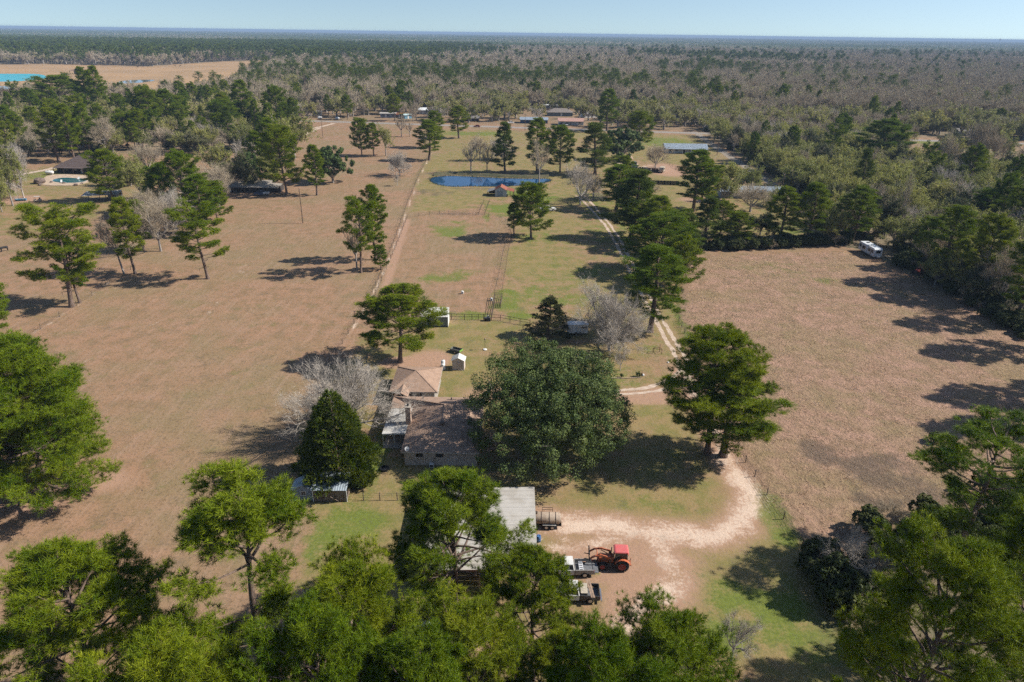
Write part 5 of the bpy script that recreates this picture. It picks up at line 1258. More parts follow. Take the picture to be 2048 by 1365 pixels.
# ------------------------------------------------------------------ red roofed barn by the pond
x, y = G(1002, 394)
b1 = thing('barn', 'small red roofed barn with grey front and side lean to at the pond', 'barn', (x, y + 2.6), R(-4))
MB().prism([(-2.1, -2.6), (2.1, -2.6), (2.1, 2.6), (-2.1, 2.6)], 0, 2.6).add([(-2.1, -2.6, 2.6), (2.1, -2.6, 2.6), (0, -2.6, 3.7), (-2.1, 2.6, 2.6), (2.1, 2.6, 2.6), (0, 2.6, 3.7)], [(0, 1, 2), (3, 5, 4), (0, 2, 5, 3), (1, 4, 5, 2)]).build('wall', TIN_B, b1)
for s in (-1, 1): panels(b1, (s * 2.35, -2.8, 2.55), (s * 2.35, 2.8, 2.55), (0, 2.8, 3.8), (0, -2.8, 3.8), 5, TIN_R, 'roof_panel', .05, 3)
panels(b1, (5.0, -2.4, 2.0), (5.0, 2.6, 2.0), (2.4, 2.6, 2.62), (2.4, -2.4, 2.62), 5, TIN_R, 'lean_to_panel', .05, 3)
panels(b1, (-5.2, -2.2, 1.6), (-5.2, 2.6, 1.6), (-2.4, 2.6, 2.5), (-2.4, -2.2, 2.5), 5, TIN_G, 'lean_to_panel', .05, 3)
for xx, yy, hh in ((4.8, -2.2, 2.0), (4.8, 2.4, 2.0), (-5.0, -2.0, 1.6), (-5.0, 2.4, 1.6), (3.6, -2.2, 2.3)): MB().box((xx, yy, hh / 2), (.2, .2, hh)).build('post', WOOD_R, b1)
MB().box((-.2, -2.63, 1.1), (1.9, .06, 2.1)).build('door', M('grey_blue_door', (.22, .27, .31), .6), b1)
MB().box((-3.6, 2.2, .9), (2.8, .08, 1.5)).build('lean_to_back', WOOD, b1)

# ------------------------------------------------------------------ houses further off
def house_at(name, label, u, v, Lx, Wy, h, rz, roofm, wallm, rise, hip=False, windows=(), doors=(), porch=0, over=.5, cat='house', sheet_panels=0, dx=0, dy=0):
    x, y = G(u, v); t = thing(name, label, cat, (x + dx, y + Wy / 2 + dy), rz); a, b = Lx / 2, Wy / 2
    MB().box((0, 0, h / 2), (Lx, Wy, h)).build('wall', wallm, t)
    A_, B_ = a + over, b + over; r0 = h - .05; hi = r0 + rise; k = min(B_, A_ * .8) if hip else 0.0
    c = [(-A_, -B_, r0), (A_, -B_, r0), (A_, B_, r0), (-A_, B_, r0)]; r1, r2 = (-A_ + k, 0, hi), (A_ - k, 0, hi)
    if sheet_panels and not hip:
        rf = MB().add([(-a, -b, r0), (-a, b, r0), (-a, 0, hi - .15), (a, -b, r0), (a, b, r0), (a, 0, hi - .15)], [(0, 1, 2), (3, 5, 4)]).build('gable', wallm, t)
        panels(t, c[0], c[1], r2, r1, sheet_panels, roofm, 'roof_panel', .06, 2); panels(t, c[3], c[2], r2, r1, sheet_panels, roofm, 'roof_panel', .06, 2)
    else:
        rf = MB().slab([c[0], c[1], r2, r1], .12).slab([c[2], c[3], r1, r2], .12)
        if hip: rf.slab([c[1], c[2], r2], .12).slab([c[3], c[0], r1], .12)
        else: MB().add([(-a, -b, r0), (-a, b, r0), (-a, 0, hi - .15), (a, -b, r0), (a, b, r0), (a, 0, hi - .15)], [(0, 1, 2), (3, 5, 4)]).build('gable', wallm, t)
        rf.build('roof', roofm, t)
    for wx in windows: window(t, (wx, -b, h * .58), 1.1, 1.1, 'S')
    for dx_ in doors: MB().box((dx_, -b - .02, 1.05), (1.0, .06, 2.1)).build('door', DARKW if wallm is WHITE else WHITE, t)
    if porch:
        MB().slab([(-a, -b - porch, h - .35), (a, -b - porch, h - .35), (a, -b - .02, h - .02), (-a, -b - .02, h - .02)], .1).build('porch_roof', roofm, t)
        n = max(2, int(Lx / 4))
        for k_ in range(n + 1): MB().box((-a + .2 + k_ * (Lx - .4) / n, -b - porch + .15, (h - .45) / 2), (.18, .18, h - .45)).build('porch_post', wallm if wallm is not DARKW else WOOD, t)
    return t
house_at('house', 'brown roofed house behind the swimming pool at the far left', 176, 347, 26, 13, 2.8, R(-3), SHING_D, DARKW, 3.6, True, (-9, -5), (-2,), 2.6)
t = house_at('carport', 'low carport with pale sheet roof in front of the pool lawn', 196, 404, 12, 7, .3, R(14), TIN_G, CONC, .1, cat='carport')
for o in list(t.children): bpy.data.objects.remove(o)
panels(t, (-6, -3.5, 2.2), (6, -3.5, 2.3), (6, 3.5, 2.6), (-6, 3.5, 2.5), 10, TIN_G, 'roof_panel', .05, 2)
for xx in (-5.7, 0, 5.7):
    for yy in (-3.3, 3.3): MB().box((xx, yy, 1.1), (.15, .15, 2.2)).build('post', WOOD, t)
MB().box((3.2, 3.2, 1.1), (5.0, .08, 2.0)).build('back_wall', TIN_G, t); MB().box((0, 0, .03), (12, 7, .06)).build('floor', GRAV, t)
house_at('house', 'long low house with pale tan roof under the left yard trees', 470, 384, 26, 9, 2.5, R(2), M('pale_tan_roof', (.40, .35, .29), .8, var=.25), DARKW, 1.3, False, (-6, 2, 6), (-2,), 2.0)
house_at('carport', 'open lean to with pale roof right of the long low house', 532, 384, 11, 5, 2.3, R(0), M('pale_tan_roof', (.4, .35, .29), .8), DARKW, .6, cat='carport', porch=2.0)
house_at('house', 'long white house with blue grey metal roof by the gravel lane', 1372, 307, 22, 8, 2.8, R(-2), TIN_B, WHITE, 1.7, False, (-8, -5, 4, 7), (-1,), 2.4, sheet_panels=20)
house_at('house', 'grey metal roofed house behind the pair of pines on the right', 1508, 398, 25, 8, 2.6, R(-3), TIN_B, M('grey_siding', (.36, .36, .35), .8), 1.5, False, (-9, -5, 0, 6, 9), (3,), 0, sheet_panels=22)
house_at('mobile_home', 'blue grey mobile home across the highway at the left', 776, 236, 11, 4.5, 3.0, R(2), TIN_G, BLUEW, .6, False, (-3.5, 0, 3.5), (-1.6,), cat='mobile home')
house_at('house', 'white metal roofed building across the highway behind a pine', 846, 229, 12, 9, 3.0, R(0), M('bright_white_metal', (.78, .79, .78), .4), M('grey_siding', (.36, .36, .35), .8), 1.5, False, (-4, 3), (0,), sheet_panels=10)
house_at('shed', 'rusty roofed shed across the highway beside a teal one', 798, 236, 5, 4, 2.4, R(5), TIN_R, WOOD, .9, False, (), (0,), cat='shed')
house_at('shed', 'teal walled shed across the highway beside a rusty one', 812, 238, 6, 5, 2.6, R(40), M('pale_aqua_metal', (.45, .58, .58), .5), M('teal_boards', (.12, .26, .36), .7), .7, False, (), (0,), cat='shed')
house_at('house', 'grey roofed house with white porch posts left of the red car', 942, 243, 11, 6, 2.6, R(0), SHING_G, DARKW, 1.2, False, (3,), (0,), 2.2)
house_at('shop', 'long low shop with blue awning across the highway', 1068, 247, 19, 7, 2.8, R(-1), TIN_B, M('navy_boards', (.05, .09, .2), .7), 1.0, False, (-7, -3, 3, 7), (0,), 2.2, cat='shop')
house_at('house', 'brown hip roofed house behind the pink roofed store', 1120, 233, 19, 10, 2.8, R(0), M('brown_roof', (.22, .185, .16), .85, var=.2), M('slate_siding', (.16, .19, .2), .8), 2.6, True, (-6, -2, 4), (1,))
house_at('store', 'pink roofed store with white columns across the highway', 1142, 251, 17, 8, 3.2, R(-2), M('pink_roof', (.46, .27, .21), .7, var=.25), WHITE, 1.2, False, (-6, 6), (0,), 3.0, cat='store')
house_at('mobile_home', 'white and blue trailer home behind the brown hip roofed house', 1096, 218, 17, 4.5, 3.0, R(0), M('bright_white_metal', (.78, .79, .78), .4), BLUEW, .5, False, (-5, 0, 5), (2,), cat='mobile home')
house_at('house', 'grey roofed house right of the pink roofed store, among trees', 1180, 236, 12, 9, 2.8, R(20), SHING_G, WHITE, 1.8, False, (-3, 3), (0,))
house_at('barn', 'long white barn far off in the woods, right one', 886, 130, 36, 14, 4.5, R(3), M('bright_white_metal', (.78, .79, .78), .4), WHITE, 2.0, False, (-12, 0, 12), (5,), cat='barn')
house_at('barn', 'long white barn far off in the woods, left one', 816, 127.5, 22, 12, 4.5, R(-4), M('bright_white_metal', (.78, .79, .78), .4), WHITE, 2.0, False, (-6, 6), (0,), cat='barn')
house_at('house', 'white house among the trees above the highway on the right', 1303, 197, 9, 7, 4.2, R(0), SHING_G, WHITE, 1.6, False, (-2.5, 2.5), (0,))
house_at('house', 'blue grey house at the highway on the far right', 1932, 272, 11, 7, 2.8, R(4), SHING_G, BLUEW, 1.6, False, (-3, 3), (0,))
house_at('mobile_home', 'white roofed trailer home at the right edge beyond the highway', 2014, 262, 11, 4.5, 2.8, R(0), M('bright_white_metal', (.78, .79, .78), .4), DARKW, .5, False, (-3, 3), (0,), cat='mobile home')
house_at('house', 'pale blue roofed house hidden between the pines at the right clearing', 1926, 376, 9, 7, 2.6, R(8), TIN_B, WHITE, 1.4, False, (-2, 2), (0,), sheet_panels=8)
house_at('mobile_home', 'small white trailer among the trees at the left end of the highway', 634, 232, 6, 3, 3.2, R(10), TIN_W, BLUEW, .4, False, (-1.5, 1.5), (), cat='mobile home')
t = house_at('pole_barn', 'long brown open barn in the tan far field', 160, 149, 26, 10, .3, R(2), TIN_R, WOOD, .2, cat='barn')
for o in list(t.children): bpy.data.objects.remove(o)
panels(t, (-13, -5, 4.4), (13, -5, 4.4), (13, 5, 5.4), (-13, 5, 5.4), 12, M('brown_metal', (.15, .09, .065), .7), 'roof_panel', .08, 2)
for xx in (-12.7, -6.4, 0, 6.4, 12.7):
    for yy in (-4.7, 4.7): MB().box((xx, yy, 2.3), (.3, .3, 4.5)).build('post', WOOD, t)
MB().box((0, 4.8, 2.3), (25.4, .1, 4.4)).build('back_wall', WOOD, t)

# ------------------------------------------------------------------ swimming pool with deck and rocks
deck = smooth_poly(GP([(84, 362), (92, 352), (118, 349), (150, 350), (196, 353), (200, 358), (182, 364), (150, 372), (92, 372), (78, 368)]), 2)
tag(MB().prism(deck, 0, .10).build('pool_deck', M('tan_deck', (.50, .375, .265), .9, var=.25, scale=.8)), kind='structure')
pool = thing('swimming_pool', 'teal swimming pool with pale deck in front of the brown roofed house', 'pool', G(140, 361))
cx_, cy_ = G(140, 361)
pp = smooth_poly(GP([(104, 364), (108, 359), (128, 356), (152, 357.5), (176, 358.5), (172, 364), (150, 367), (120, 366)]), 2); pp = [(x - cx_, y - cy_) for x, y in pp]
MB().add([(x, y, .125) for x, y in pp], [tuple(range(len(pp)))]).build('water', water_mat('pool_water', (.015, .10, .105)), pool)
n = len(pp); mx_, my_ = sum(p[0] for p in pp) / n, sum(p[1] for p in pp) / n
rim = [(mx_ + (x - mx_) * 1.05, my_ + (y - my_) * 1.08) for x, y in pp]
MB().add([(x, y, .15) for x, y in pp] + [(x, y, .15) for x, y in rim] + [(x, y, .08) for x, y in rim], [(i, (i + 1) % n, n + (i + 1) % n, n + i) for i in range(n)] + [(n + i, n + (i + 1) % n, 2 * n + (i + 1) % n, 2 * n + i) for i in range(n)]).build('coping', TRIM, pool)
def rock(name, label, x, y, s, mat, cat='rock', z=0.0, sq=.7, seed=1):
    bm = bmesh.new(); bmesh.ops.create_icosphere(bm, subdivisions=2, radius=s); rg = random.Random(seed)
    for v in bm.verts: v.co *= rg.uniform(.8, 1.12); v.co.z *= sq
    me = bpy.data.meshes.new(name); bm.to_mesh(me); bm.free(); me.materials.append(mat); o = link(name, me); o.location = (x, y, z + s * sq * .55); return tag(o, label, cat)
ROCKM = M('brown_rock', (.20, .145, .12), .9, var=.4)
for k, (u, v, s, lab) in enumerate(((80, 367, 2.2, 'large brown boulder mound at the left end of the pool'), (80, 371.5, .7, 'small dark rock in front of the boulder mound by the pool'), (103, 365.5, .6, 'dark rock on the pool rim near the boulder mound'), (128, 367.5, .6, 'dark rock in front of the pool at its middle'), (152, 371.5, .8, 'dark rock on the front deck edge, right part'), (164, 368, .5, 'small rock on the front deck edge near the house end'))):
    x, y = G(u, v); rock('rock', lab, x, y, s, ROCKM, seed=k)
for lab, u, v, rz in (('white lounge chair on the front deck of the pool', 123, 366, .4), ('white lounge chair on the far deck of the pool', 157, 360, .2)):
    x, y = G(u, v); t = thing('lounge_chair', lab, 'lounge chair', (x, y, .1), rz)
    MB().box((0, -.3, .32), (.65, 1.3, .07)).build('seat', WHITE, t); MB().box((0, .62, .62), (.65, .07, .85), rx=R(-35)).build('backrest', WHITE, t)
    for a_ in (-.27, .27):
        for b_ in (-.8, .3): MB().box((a_, b_, .15), (.06, .06, .3)).build('leg', WHITE, t)
def propane(label, u, v, Lt, rad, rz):
    x, y = G(u, v); t = thing('propane_tank', label, 'tank', (x, y), rz)
    MB().lathe((0, 0, rad + .25), [(rad * .3, -Lt / 2), (rad * .8, -Lt / 2 + rad * .3), (rad, -Lt / 2 + rad * .8), (rad, Lt / 2 - rad * .8), (rad * .8, Lt / 2 - rad * .3), (rad * .3, Lt / 2)], 16, 'X').build('shell', WHITE, t, smooth_=True)
    for s in (-1, 1): MB().box((s * Lt * .28, 0, .16), (.25, rad * 1.4, .32)).build('saddle', CONC, t)
    MB().cyl((0, 0, 2 * rad + .2), (0, 0, 2 * rad + .5), .2, n=10).build('dome', WHITE, t)
propane('white propane tank beside the brown roofed pool house', 100, 350, 3.4, .75, R(6))
propane('white propane tank at the left end of the highway, left one', 640, 239, 3.2, .8, R(10))
propane('white propane tank at the left end of the highway, right one', 675, 240, 3.2, .8, R(-20))

# ------------------------------------------------------------------ vehicles
RUBBER = M('tyre_rubber', (.030, .028, .027), .9, var=.3)
CHROME = M('bright_metal', (.55, .55, .55), .3, .8)
TAIL = M('tail_lamp', (.30, .015, .015), .3)
LAMP = M('head_lamp', (.6, .6, .58), .2)
def paint(name, c, rough=.38): return M(name, c, rough, 0.0, var=.12, scale=1.0, spec=.5)
def wheel(parent, c, r, w, rim, name='wheel', lug=0):
    t = MB().lathe(c, [(r * .55, -w * .5), (r * .9, -w * .5), (r, -w * .36), (r, w * .36), (r * .9, w * .5), (r * .55, w * .5)], 18, 'Y')
    if lug:
        for k in range(lug):
            a = 2 * math.pi * k / lug
            for s in (-1, 1): t.box((c[0] + math.cos(a + s * .08) * r * 1.0, c[1] + s * w * .24, c[2] + math.sin(a + s * .08) * r * 1.0), (r * .1, w * .5, r * .12), ry=-a, rz=0)
    o = t.build(name, RUBBER, parent)
    MB().lathe(c, [(r * .18, -w * .60), (r * .25, -w * .60), (r * .30, -w * .52), (r * .58, -w * .54), (r * .58, w * .54), (r * .30, w * .52), (r * .25, w * .60), (r * .18, w * .60)], 14, 'Y').build('rim', rim, o); return o
def pickup(label, x, y, rz, cab_m, bed_m, liner, name='pickup_truck', tail_open=False, load=None):
    """nose towards local -x, rear axle at x = 1.75"""
    t = thing(name, label, 'truck', (x, y), rz)
    MB().profile([(-2.75, .45), (-2.8, .8), (-2.72, 1.02), (-1.35, 1.14), (-1.2, 1.16), (.55, 1.16), (.55, .42), (-1.15, .38), (-1.2, .62), (-1.45, .8), (-1.8, .8), (-2.05, .62), (-2.1, .42)], -.93, .93).build('body', cab_m, t, .03)
    MB().add([(-1.25, -.86, 1.14), (.5, -.86, 1.14), (.5, .86, 1.14), (-1.25, .86, 1.14), (-.55, -.70, 1.75), (.36, -.70, 1.75), (.36, .70, 1.75), (-.55, .70, 1.75)], [(0, 3, 2, 1), (4, 5, 6, 7), (0, 1, 5, 4), (1, 2, 6, 5), (2, 3, 7, 6), (3, 0, 4, 7)]).build('cabin_glass', GLASS, t)
    MB().box((-.1, 0, 1.78), (1.05, 1.46, .07)).build('roof', cab_m, t, .03)
    for s in (-1, 1):
        MB().bar((-1.22, s * .86, 1.15), (-.55, s * .70, 1.75), .06).bar((.47, s * .86, 1.15), (.36, s * .70, 1.75), .09).bar((-.1, s * .865, 1.15), (-.08, s * .705, 1.75), .05).build('pillar', cab_m, t)
        MB().box((-.35, s * .945, .82), (1.0, .025, .62)).build('door', cab_m, t)
        b = MB().profile([(.62, .5), (.62, 1.18), (2.72, 1.18), (2.78, .6), (2.3, .5), (2.22, .68), (1.98, .84), (1.55, .84), (1.3, .68), (1.22, .5)], s * .93 - .05, s * .93 + .05).build('bed_side', bed_m, t)
        MB().box((-2.8, s * .68, .82), (.05, .32, .2)).build('headlight', LAMP, t)
        MB().box((2.78, s * .9, .9), (.05, .12, .32)).build('tail_lamp', TAIL, t)
        wheel(t, (-1.65, s * .80, .38), .38, .25, CHROME); wheel(t, (1.75, s * .80, .38), .38, .25, CHROME)
    MB().box((1.68, 0, .64), (2.05, 1.74, .08)).build('bed_floor', liner, t); MB().box((.64, 0, .92), (.06, 1.74, .52)).build('bed_front', bed_m, t)
    if tail_open: MB().box((3.05, 0, .68), (.58, 1.66, .06)).build('tailgate', liner, t)
    else: MB().box((2.74, 0, .93), (.06, 1.74, .5)).build('tailgate', bed_m, t)
    MB().box((2.95 if not tail_open else 2.84, 0, .48), (.14, 1.8, .16)).build('bumper', CHROME, t); MB().box((-2.86, 0, .5), (.14, 1.84, .18)).build('bumper', CHROME, t)
    return t
P_W, P_S = paint('white_truck_paint', (.62, .61, .58)), paint('silver_truck_paint', (.30, .28, .255))
LINER = M('grey_bed_liner', (.16, .165, .175), .7, var=.3)
t1x, t1y = 6.95, 61.2
pickup('grey pickup with white cab roof, tailgate down, right at the orange loader', t1x, t1y, R(1.5), P_W, P_S, LINER, tail_open=True)
tb = thing('tool_box', 'white slotted tool box lying across the bed of the grey pickup', 'tool box', (t1x + 1.35, t1y, .69), R(1.5))
MB().box((0, 0, .17), (.5, 1.5, .34)).build('case', M('tool_box_white', (.62, .63, .65), .5, var=.2), tb, .02)
for k in range(5): MB().box((0, -.6 + k * .3, .345), (.34, .12, .012)).build('slot', BLACK, tb)
t2x, t2y = 7.25, 57.4
pickup('dark pickup with two planks across its bed, nearest the bottom pines', t2x, t2y, R(-2), P_W, M('dark_truck_paint', (.05, .048, .046), .4), LINER)
bx_ = thing('bed_box', 'tan storage box in the bed of the dark pickup behind its cab', 'box', (t2x + 1.05, t2y, .69), R(-2))
MB().box((0, 0, .3), (.72, 1.5, .6)).build('case', M('tan_box', (.42, .36, .28), .7, var=.2), bx_, .02); MB().box((0, 0, .625), (.76, 1.54, .05)).build('lid', M('tan_lid', (.46, .40, .31), .7, var=.2), bx_)
for lab, dx in (('weathered plank laid across the dark pickup bed, cab side one', 1.66), ('weathered plank laid across the dark pickup bed, tailgate side one', 1.90)):
    tag(MB().box((t2x + dx, t2y + .05, 1.225 + .003), (.20, 2.7, .05), rz=R(7)).build('plank', M('sun_bleached_plank', (.36, .25, .18), .9, var=.3)), lab, 'plank')

def tractor(label, x, y, rz, body, cabroof, rim, loader=True, name='tractor', arm=None):
    """nose towards local -x, rear axle at x = 0"""
    t = thing(name, label, 'tractor', (x, y), rz)
    MB().profile([(-2.75, .75), (-2.8, 1.15), (-2.65, 1.42), (-1.2, 1.58), (-.95, 1.58), (-.95, .8)], -.36, .36).build('hood', body, t, .04)
    MB().box((-1.55, 0, .72), (2.3, .42, .42)).box((-.2, 0, .78), (1.1, .7, .6)).build('chassis', STEEL, t)
    MB().box((-2.82, 0, 1.05), (.04, .5, .5)).build('grille', BLACK, t)
    for s in (-1, 1):
        wheel(t, (0, s * .82, .78), .78, .46, rim, 'rear_wheel', 22); wheel(t, (-2.25, s * .78, .52), .52, .34, rim, 'front_wheel', 18)
        f = MB()
        pts = [(.92 * math.cos(a), .78 + .92 * math.sin(a)) for a in [R(18 + k * 20) for k in range(8)]]
        for (x0, z0_), (x1, z1_) in zip(pts, pts[1:]): f.bar((x0, s * .80, z0_), (x1, s * .80, z1_), .44, .05)
        f.build('fender', body, t)
    MB().box((0, 0, 1.0), (1.2, 1.1, .2)).build('cab_floor', BLACK, t)
    for xx in (-.85, .62):
        for s in (-1, 1): MB().bar((xx, s * .66, 1.1), (xx * .86 - .02, s * .60, 2.42), .07).build('cab_pillar', BLACK, t)
    MB().add([(-.83, -.63, 1.12), (.6, -.63, 1.12), (.6, .63, 1.12), (-.83, .63, 1.12), (-.72, -.58, 2.4), (.5, -.58, 2.4), (.5, .58, 2.4), (-.72, .58, 2.4)], [(0, 1, 5, 4), (1, 2, 6, 5), (2, 3, 7, 6), (3, 0, 4, 7)]).build('cab_glass', glass_mat('cab_glass', (.03, .045, .04)), t)
    MB().box((.15, 0, 1.35), (.5, .5, .5)).box((.4, 0, 1.75), (.12, .46, .6)).build('seat', BLACK, t)
    MB().profile([(-.98, 2.42), (-1.0, 2.5), (-.8, 2.6), (.55, 2.62), (.72, 2.5), (.7, 2.42)], -.74, .74).build('cab_roof', cabroof, t, .05)
    MB().cyl((-1.2, .42, 1.5), (-1.2, .42, 2.35), .06, n=8).build('exhaust', BLACK, t)
    for s in (-1, 1): MB().bar((.45, s * .3, .6), (1.15, s * .38, .5), .08).build('lift_arm', body, t)
    MB().bar((.4, 0, 1.0), (1.05, 0, .85), .08).bar((1.1, -.4, .5), (1.1, .4, .5), .08).bar((1.1, .35, .5), (1.15, .35, 1.05), .06).build('hitch', body, t)
    if loader:
        for s in (-1, 1):
            ys = s * .62
            MB().box((-1.35, ys, 1.15), (.22, .1, 1.1)).build('loader_post', STEEL, t)
            MB().bar((-1.3, ys, 1.65), (-2.35, ys, 1.98), .12, .2).bar((-2.3, ys, 1.98), (-3.15, ys, 1.86), .12, .2).bar((-3.1, ys, 1.9), (-3.72, ys, 1.45), .12, .18).build('loader_arm', body, t)
            MB().cyl((-1.35, ys, 1.1), (-2.4, ys, 1.75), .05, n=8).cyl((-2.6, ys * .9, 2.08), (-3.55, ys * .9, 1.72), .045, n=8).build('hydraulic_ram', BLACK, t)
        MB().cyl((-2.9, -.62, 1.9), (-2.9, .62, 1.9), .06, n=8).build('cross_tube', body, t)
        fr = MB()
        for s in (-1, 1): fr.bar((-3.78, s * .72, 1.15), (-3.86, s * .72, 2.2), .09)
        for z in (1.2, 1.65, 2.15): fr.bar((-3.8, -.75, z), (-3.8, .75, z), .08)
        for s in (-.35, .35): fr.bar((-3.82, s, 1.2), (-3.82, s, 2.15), .05)
        fr.build('attachment_frame', BLACK, t)
        for s in (-.45, .45): MB().bar((-3.82, s, 1.2), (-4.35, s, 1.3), .1, .05).build('fork', BLACK, t)
    return t
OR_ = M('tractor_orange', (.46, .105, .035), .5, var=.3, scale=2.2, col2=(.34, .13, .07))
tractor('orange tractor with red cab roof and raised loader on the dirt yard', 13.15, 62.35, R(-3), OR_, M('cab_roof_red', (.55, .105, .105), .5, var=.15, col2=(.50, .14, .13)), M('wheel_red', (.25, .03, .025), .5))
x, y = G(1842, 548); tractor('dark red old tractor in the shade at the edge of the right woods', x, y, R(30), M('faded_red', (.22, .035, .03), .6), M('faded_red', (.22, .035, .03), .6), M('faded_red', (.22, .035, .03), .6), False)

# tank trailer
tk = thing('tank_trailer', 'stained beige tank trailer half under the shed roof', 'trailer', (3.9, 69.4), R(-1))
MB().lathe((0, 0, 1.25), [(.25, -2.6), (.62, -2.5), (.74, -2.35), (.74, 2.35), (.62, 2.5), (.25, 2.56)], 20, 'X').build('tank', M('stained_beige', (.40, .315, .235), .7, var=.35, scale=1.6, col2=(.26, .19, .14)), tk, smooth_=True)
for xx in (-1.9, -.9, .1, 1.1, 1.9): MB().lathe((0, 0, 1.25), [(.745, xx - .04), (.765, xx - .04), (.765, xx + .04), (.745, xx + .04)], 20, 'X').build('strap', M('rust_strap', (.09, .06, .045), .8), tk)
MB().box((0, 0, .48), (5.3, 1.1, .12)).bar((-2.6, .4, .45), (-3.9, 0, .45), .1).bar((-2.6, -.4, .45), (-3.9, 0, .45), .1).build('frame', STEEL, tk)
for s in (-1, 1):
    for xx in (.75, 1.5): wheel(tk, (xx, s * .72, .33), .33, .22, CHROME)
    MB().box((1.12, s * .74, .74), (1.7, .3, .05)).build('fender', M('fender_grey', (.42, .40, .36), .6), tk)
MB().box((2.62, 0, .62), (.06, 1.3, .4)).build('rear_plate', STEEL, tk)
rl = MB()
for xx in (.2, 1.5): rl.bar((xx, .45, 1.8), (xx, .45, 2.5), .05)
for z in (2.15, 2.5): rl.bar((.2, .45, z), (1.5, .45, z), .05)
rl.build('railing', STEEL, tk); MB().cyl((-.6, 0, 1.96), (-.6, 0, 2.12), .22, n=12).build('hatch', STEEL, tk)
x, y = G(1073, 1083); bl = thing('barrel', 'blue plastic barrel at the right edge of the metal shed', 'barrel', (x + .25, y))
MB().lathe((0, 0, 0), [(.26, 0), (.29, .05), (.29, .28), (.305, .3), (.29, .33), (.29, .58), (.305, .6), (.29, .63), (.29, .84), (.26, .88)], 16).build('drum', M('blue_plastic', (.06, .15, .34), .45), bl, smooth_=True)
for s in (-1, 1): MB().cyl((s * .13, 0, .87), (s * .13, 0, .91), .04, n=8).build('bung', BLACK, bl)

# travel trailer
A_ = Vector(G(1715, 501)); B_ = Vector(G(1745, 518)); d_ = (B_ - A_); rz_ = math.atan2(d_.y, d_.x); nn_ = Vector((-d_.y, d_.x)).normalized(); c_ = (A_ + B_) / 2 + nn_ * 1.25; LT = d_.length
tt = thing('travel_trailer', 'white travel trailer parked in the corner of the rough field', 'trailer', (c_.x, c_.y), rz_)
TW = paint('trailer_white', (.68, .70, .72), .4)
MB().profile([(-LT / 2, .55), (-LT / 2, 2.7), (-LT / 2 + .25, 2.9), (LT / 2 - .35, 2.9), (LT / 2, 2.6), (LT / 2 + .08, 1.5), (LT / 2, .55)], -1.22, 1.22).build('body', TW, tt, .05)
MB().box((-LT * .12, -1.28, 1.75), (LT * .34, .26, 1.8)).build('slide_out', TW, tt, .03)
for xx, zz, ww in ((-LT * .38, 1.9, 1.0), (LT * .18, 1.9, .9), (LT * .38, 1.9, .9)): window(tt, (xx, -1.22, zz), ww, .65, 'S', BLACK)
window(tt, (-LT * .12, -1.41, 1.9), 1.4, .7, 'S', BLACK); window(tt, (LT / 2 + .05, 0, 1.95), 1.2, .6, 'E', BLACK)
MB().box((LT * .30, -1.235, 1.45), (.7, .03, 1.8)).build('door', TRIM, tt)
for s in (-1, 1):
    for xx in (-.5, .4): wheel(tt, (xx, s * 1.05, .36), .36, .22, CHROME)
MB().box((-LT * .25, .2, 2.98), (.7, .7, .18)).box((LT * .1, -.3, 2.96), (.4, .4, .12)).build('roof_vent', M('vent_dark', (.1, .1, .1), .5), tt)
MB().bar((LT / 2, -.6, .5), (LT / 2 + 1.3, 0, .45), .1).bar((LT / 2, .6, .5), (LT / 2 + 1.3, 0, .45), .1).cyl((LT / 2 + 1.2, 0, 0), (LT / 2 + 1.2, 0, .6), .05, n=8).build('hitch', STEEL, tt)
MB().box((LT / 2 + .5, 0, .75), (.4, .8, .35)).build('gas_bottles', WHITE, tt)

def sedan(label, x, y, rz, col, name='car', cat='car'):
    t = thing(name, label, cat, (x, y), rz); m = paint('car_%s' % name + str(int(col[0] * 1000)) + str(int(col[2] * 1000)), col)
    MB().profile([(-2.2, .4), (-2.25, .68), (-2.1, .82), (-1.1, .92), (1.5, .95), (2.15, .88), (2.25, .6), (2.15, .38)], -.88, .88).build('body', m, t, .05)
    MB().add([(-1.15, -.8, .9), (1.6, -.8, .93), (1.6, .8, .93), (-1.15, .8, .9), (-.45, -.62, 1.4), (.95, -.62, 1.4), (.95, .62, 1.4), (-.45, .62, 1.4)], [(0, 3, 2, 1), (4, 5, 6, 7), (0, 1, 5, 4), (1, 2, 6, 5), (2, 3, 7, 6), (3, 0, 4, 7)]).build('cabin_glass', GLASS, t)
    MB().box((.25, 0, 1.42), (1.45, 1.28, .06)).build('roof', m, t)
    for s in (-1, 1):
        for xx in (-1.35, 1.35): wheel(t, (xx, s * .78, .32), .32, .2, CHROME)
        MB().box((-2.22, s * .6, .66), (.06, .3, .14)).build('headlight', LAMP, t); MB().box((2.22, s * .6, .7), (.06, .3, .14)).build('tail_lamp', TAIL, t)
    return t
x, y = G(954, 254.5); sedan('dark red car driving on the highway', x, y - .5, math.atan2(HWD[1], HWD[0]), (.22, .012, .02))
for k, (lab, u, v, col, rz) in enumerate((('blue car parked in front of the pink roofed store', 1121, 250.5, (.05, .09, .22), 1.5), ('white car parked at the right corner of the store columns', 1133, 251.5, (.6, .6, .6), 1.6), ('white car left of the shop with blue awning', 1021, 247, (.65, .65, .64), .4))):
    x, y = G(u, v); sedan(lab, x, y, rz, col)
x, y = G(1096, 424); pickup('white pickup partly hidden behind the lone paddock pine', x, y + 1, R(200), P_W, P_W, LINER)
x, y = G(1155, 671); ht = thing('horse_trailer', 'white flat roofed horse trailer peeking out behind the live oak', 'trailer', (x, y + 1), R(4))
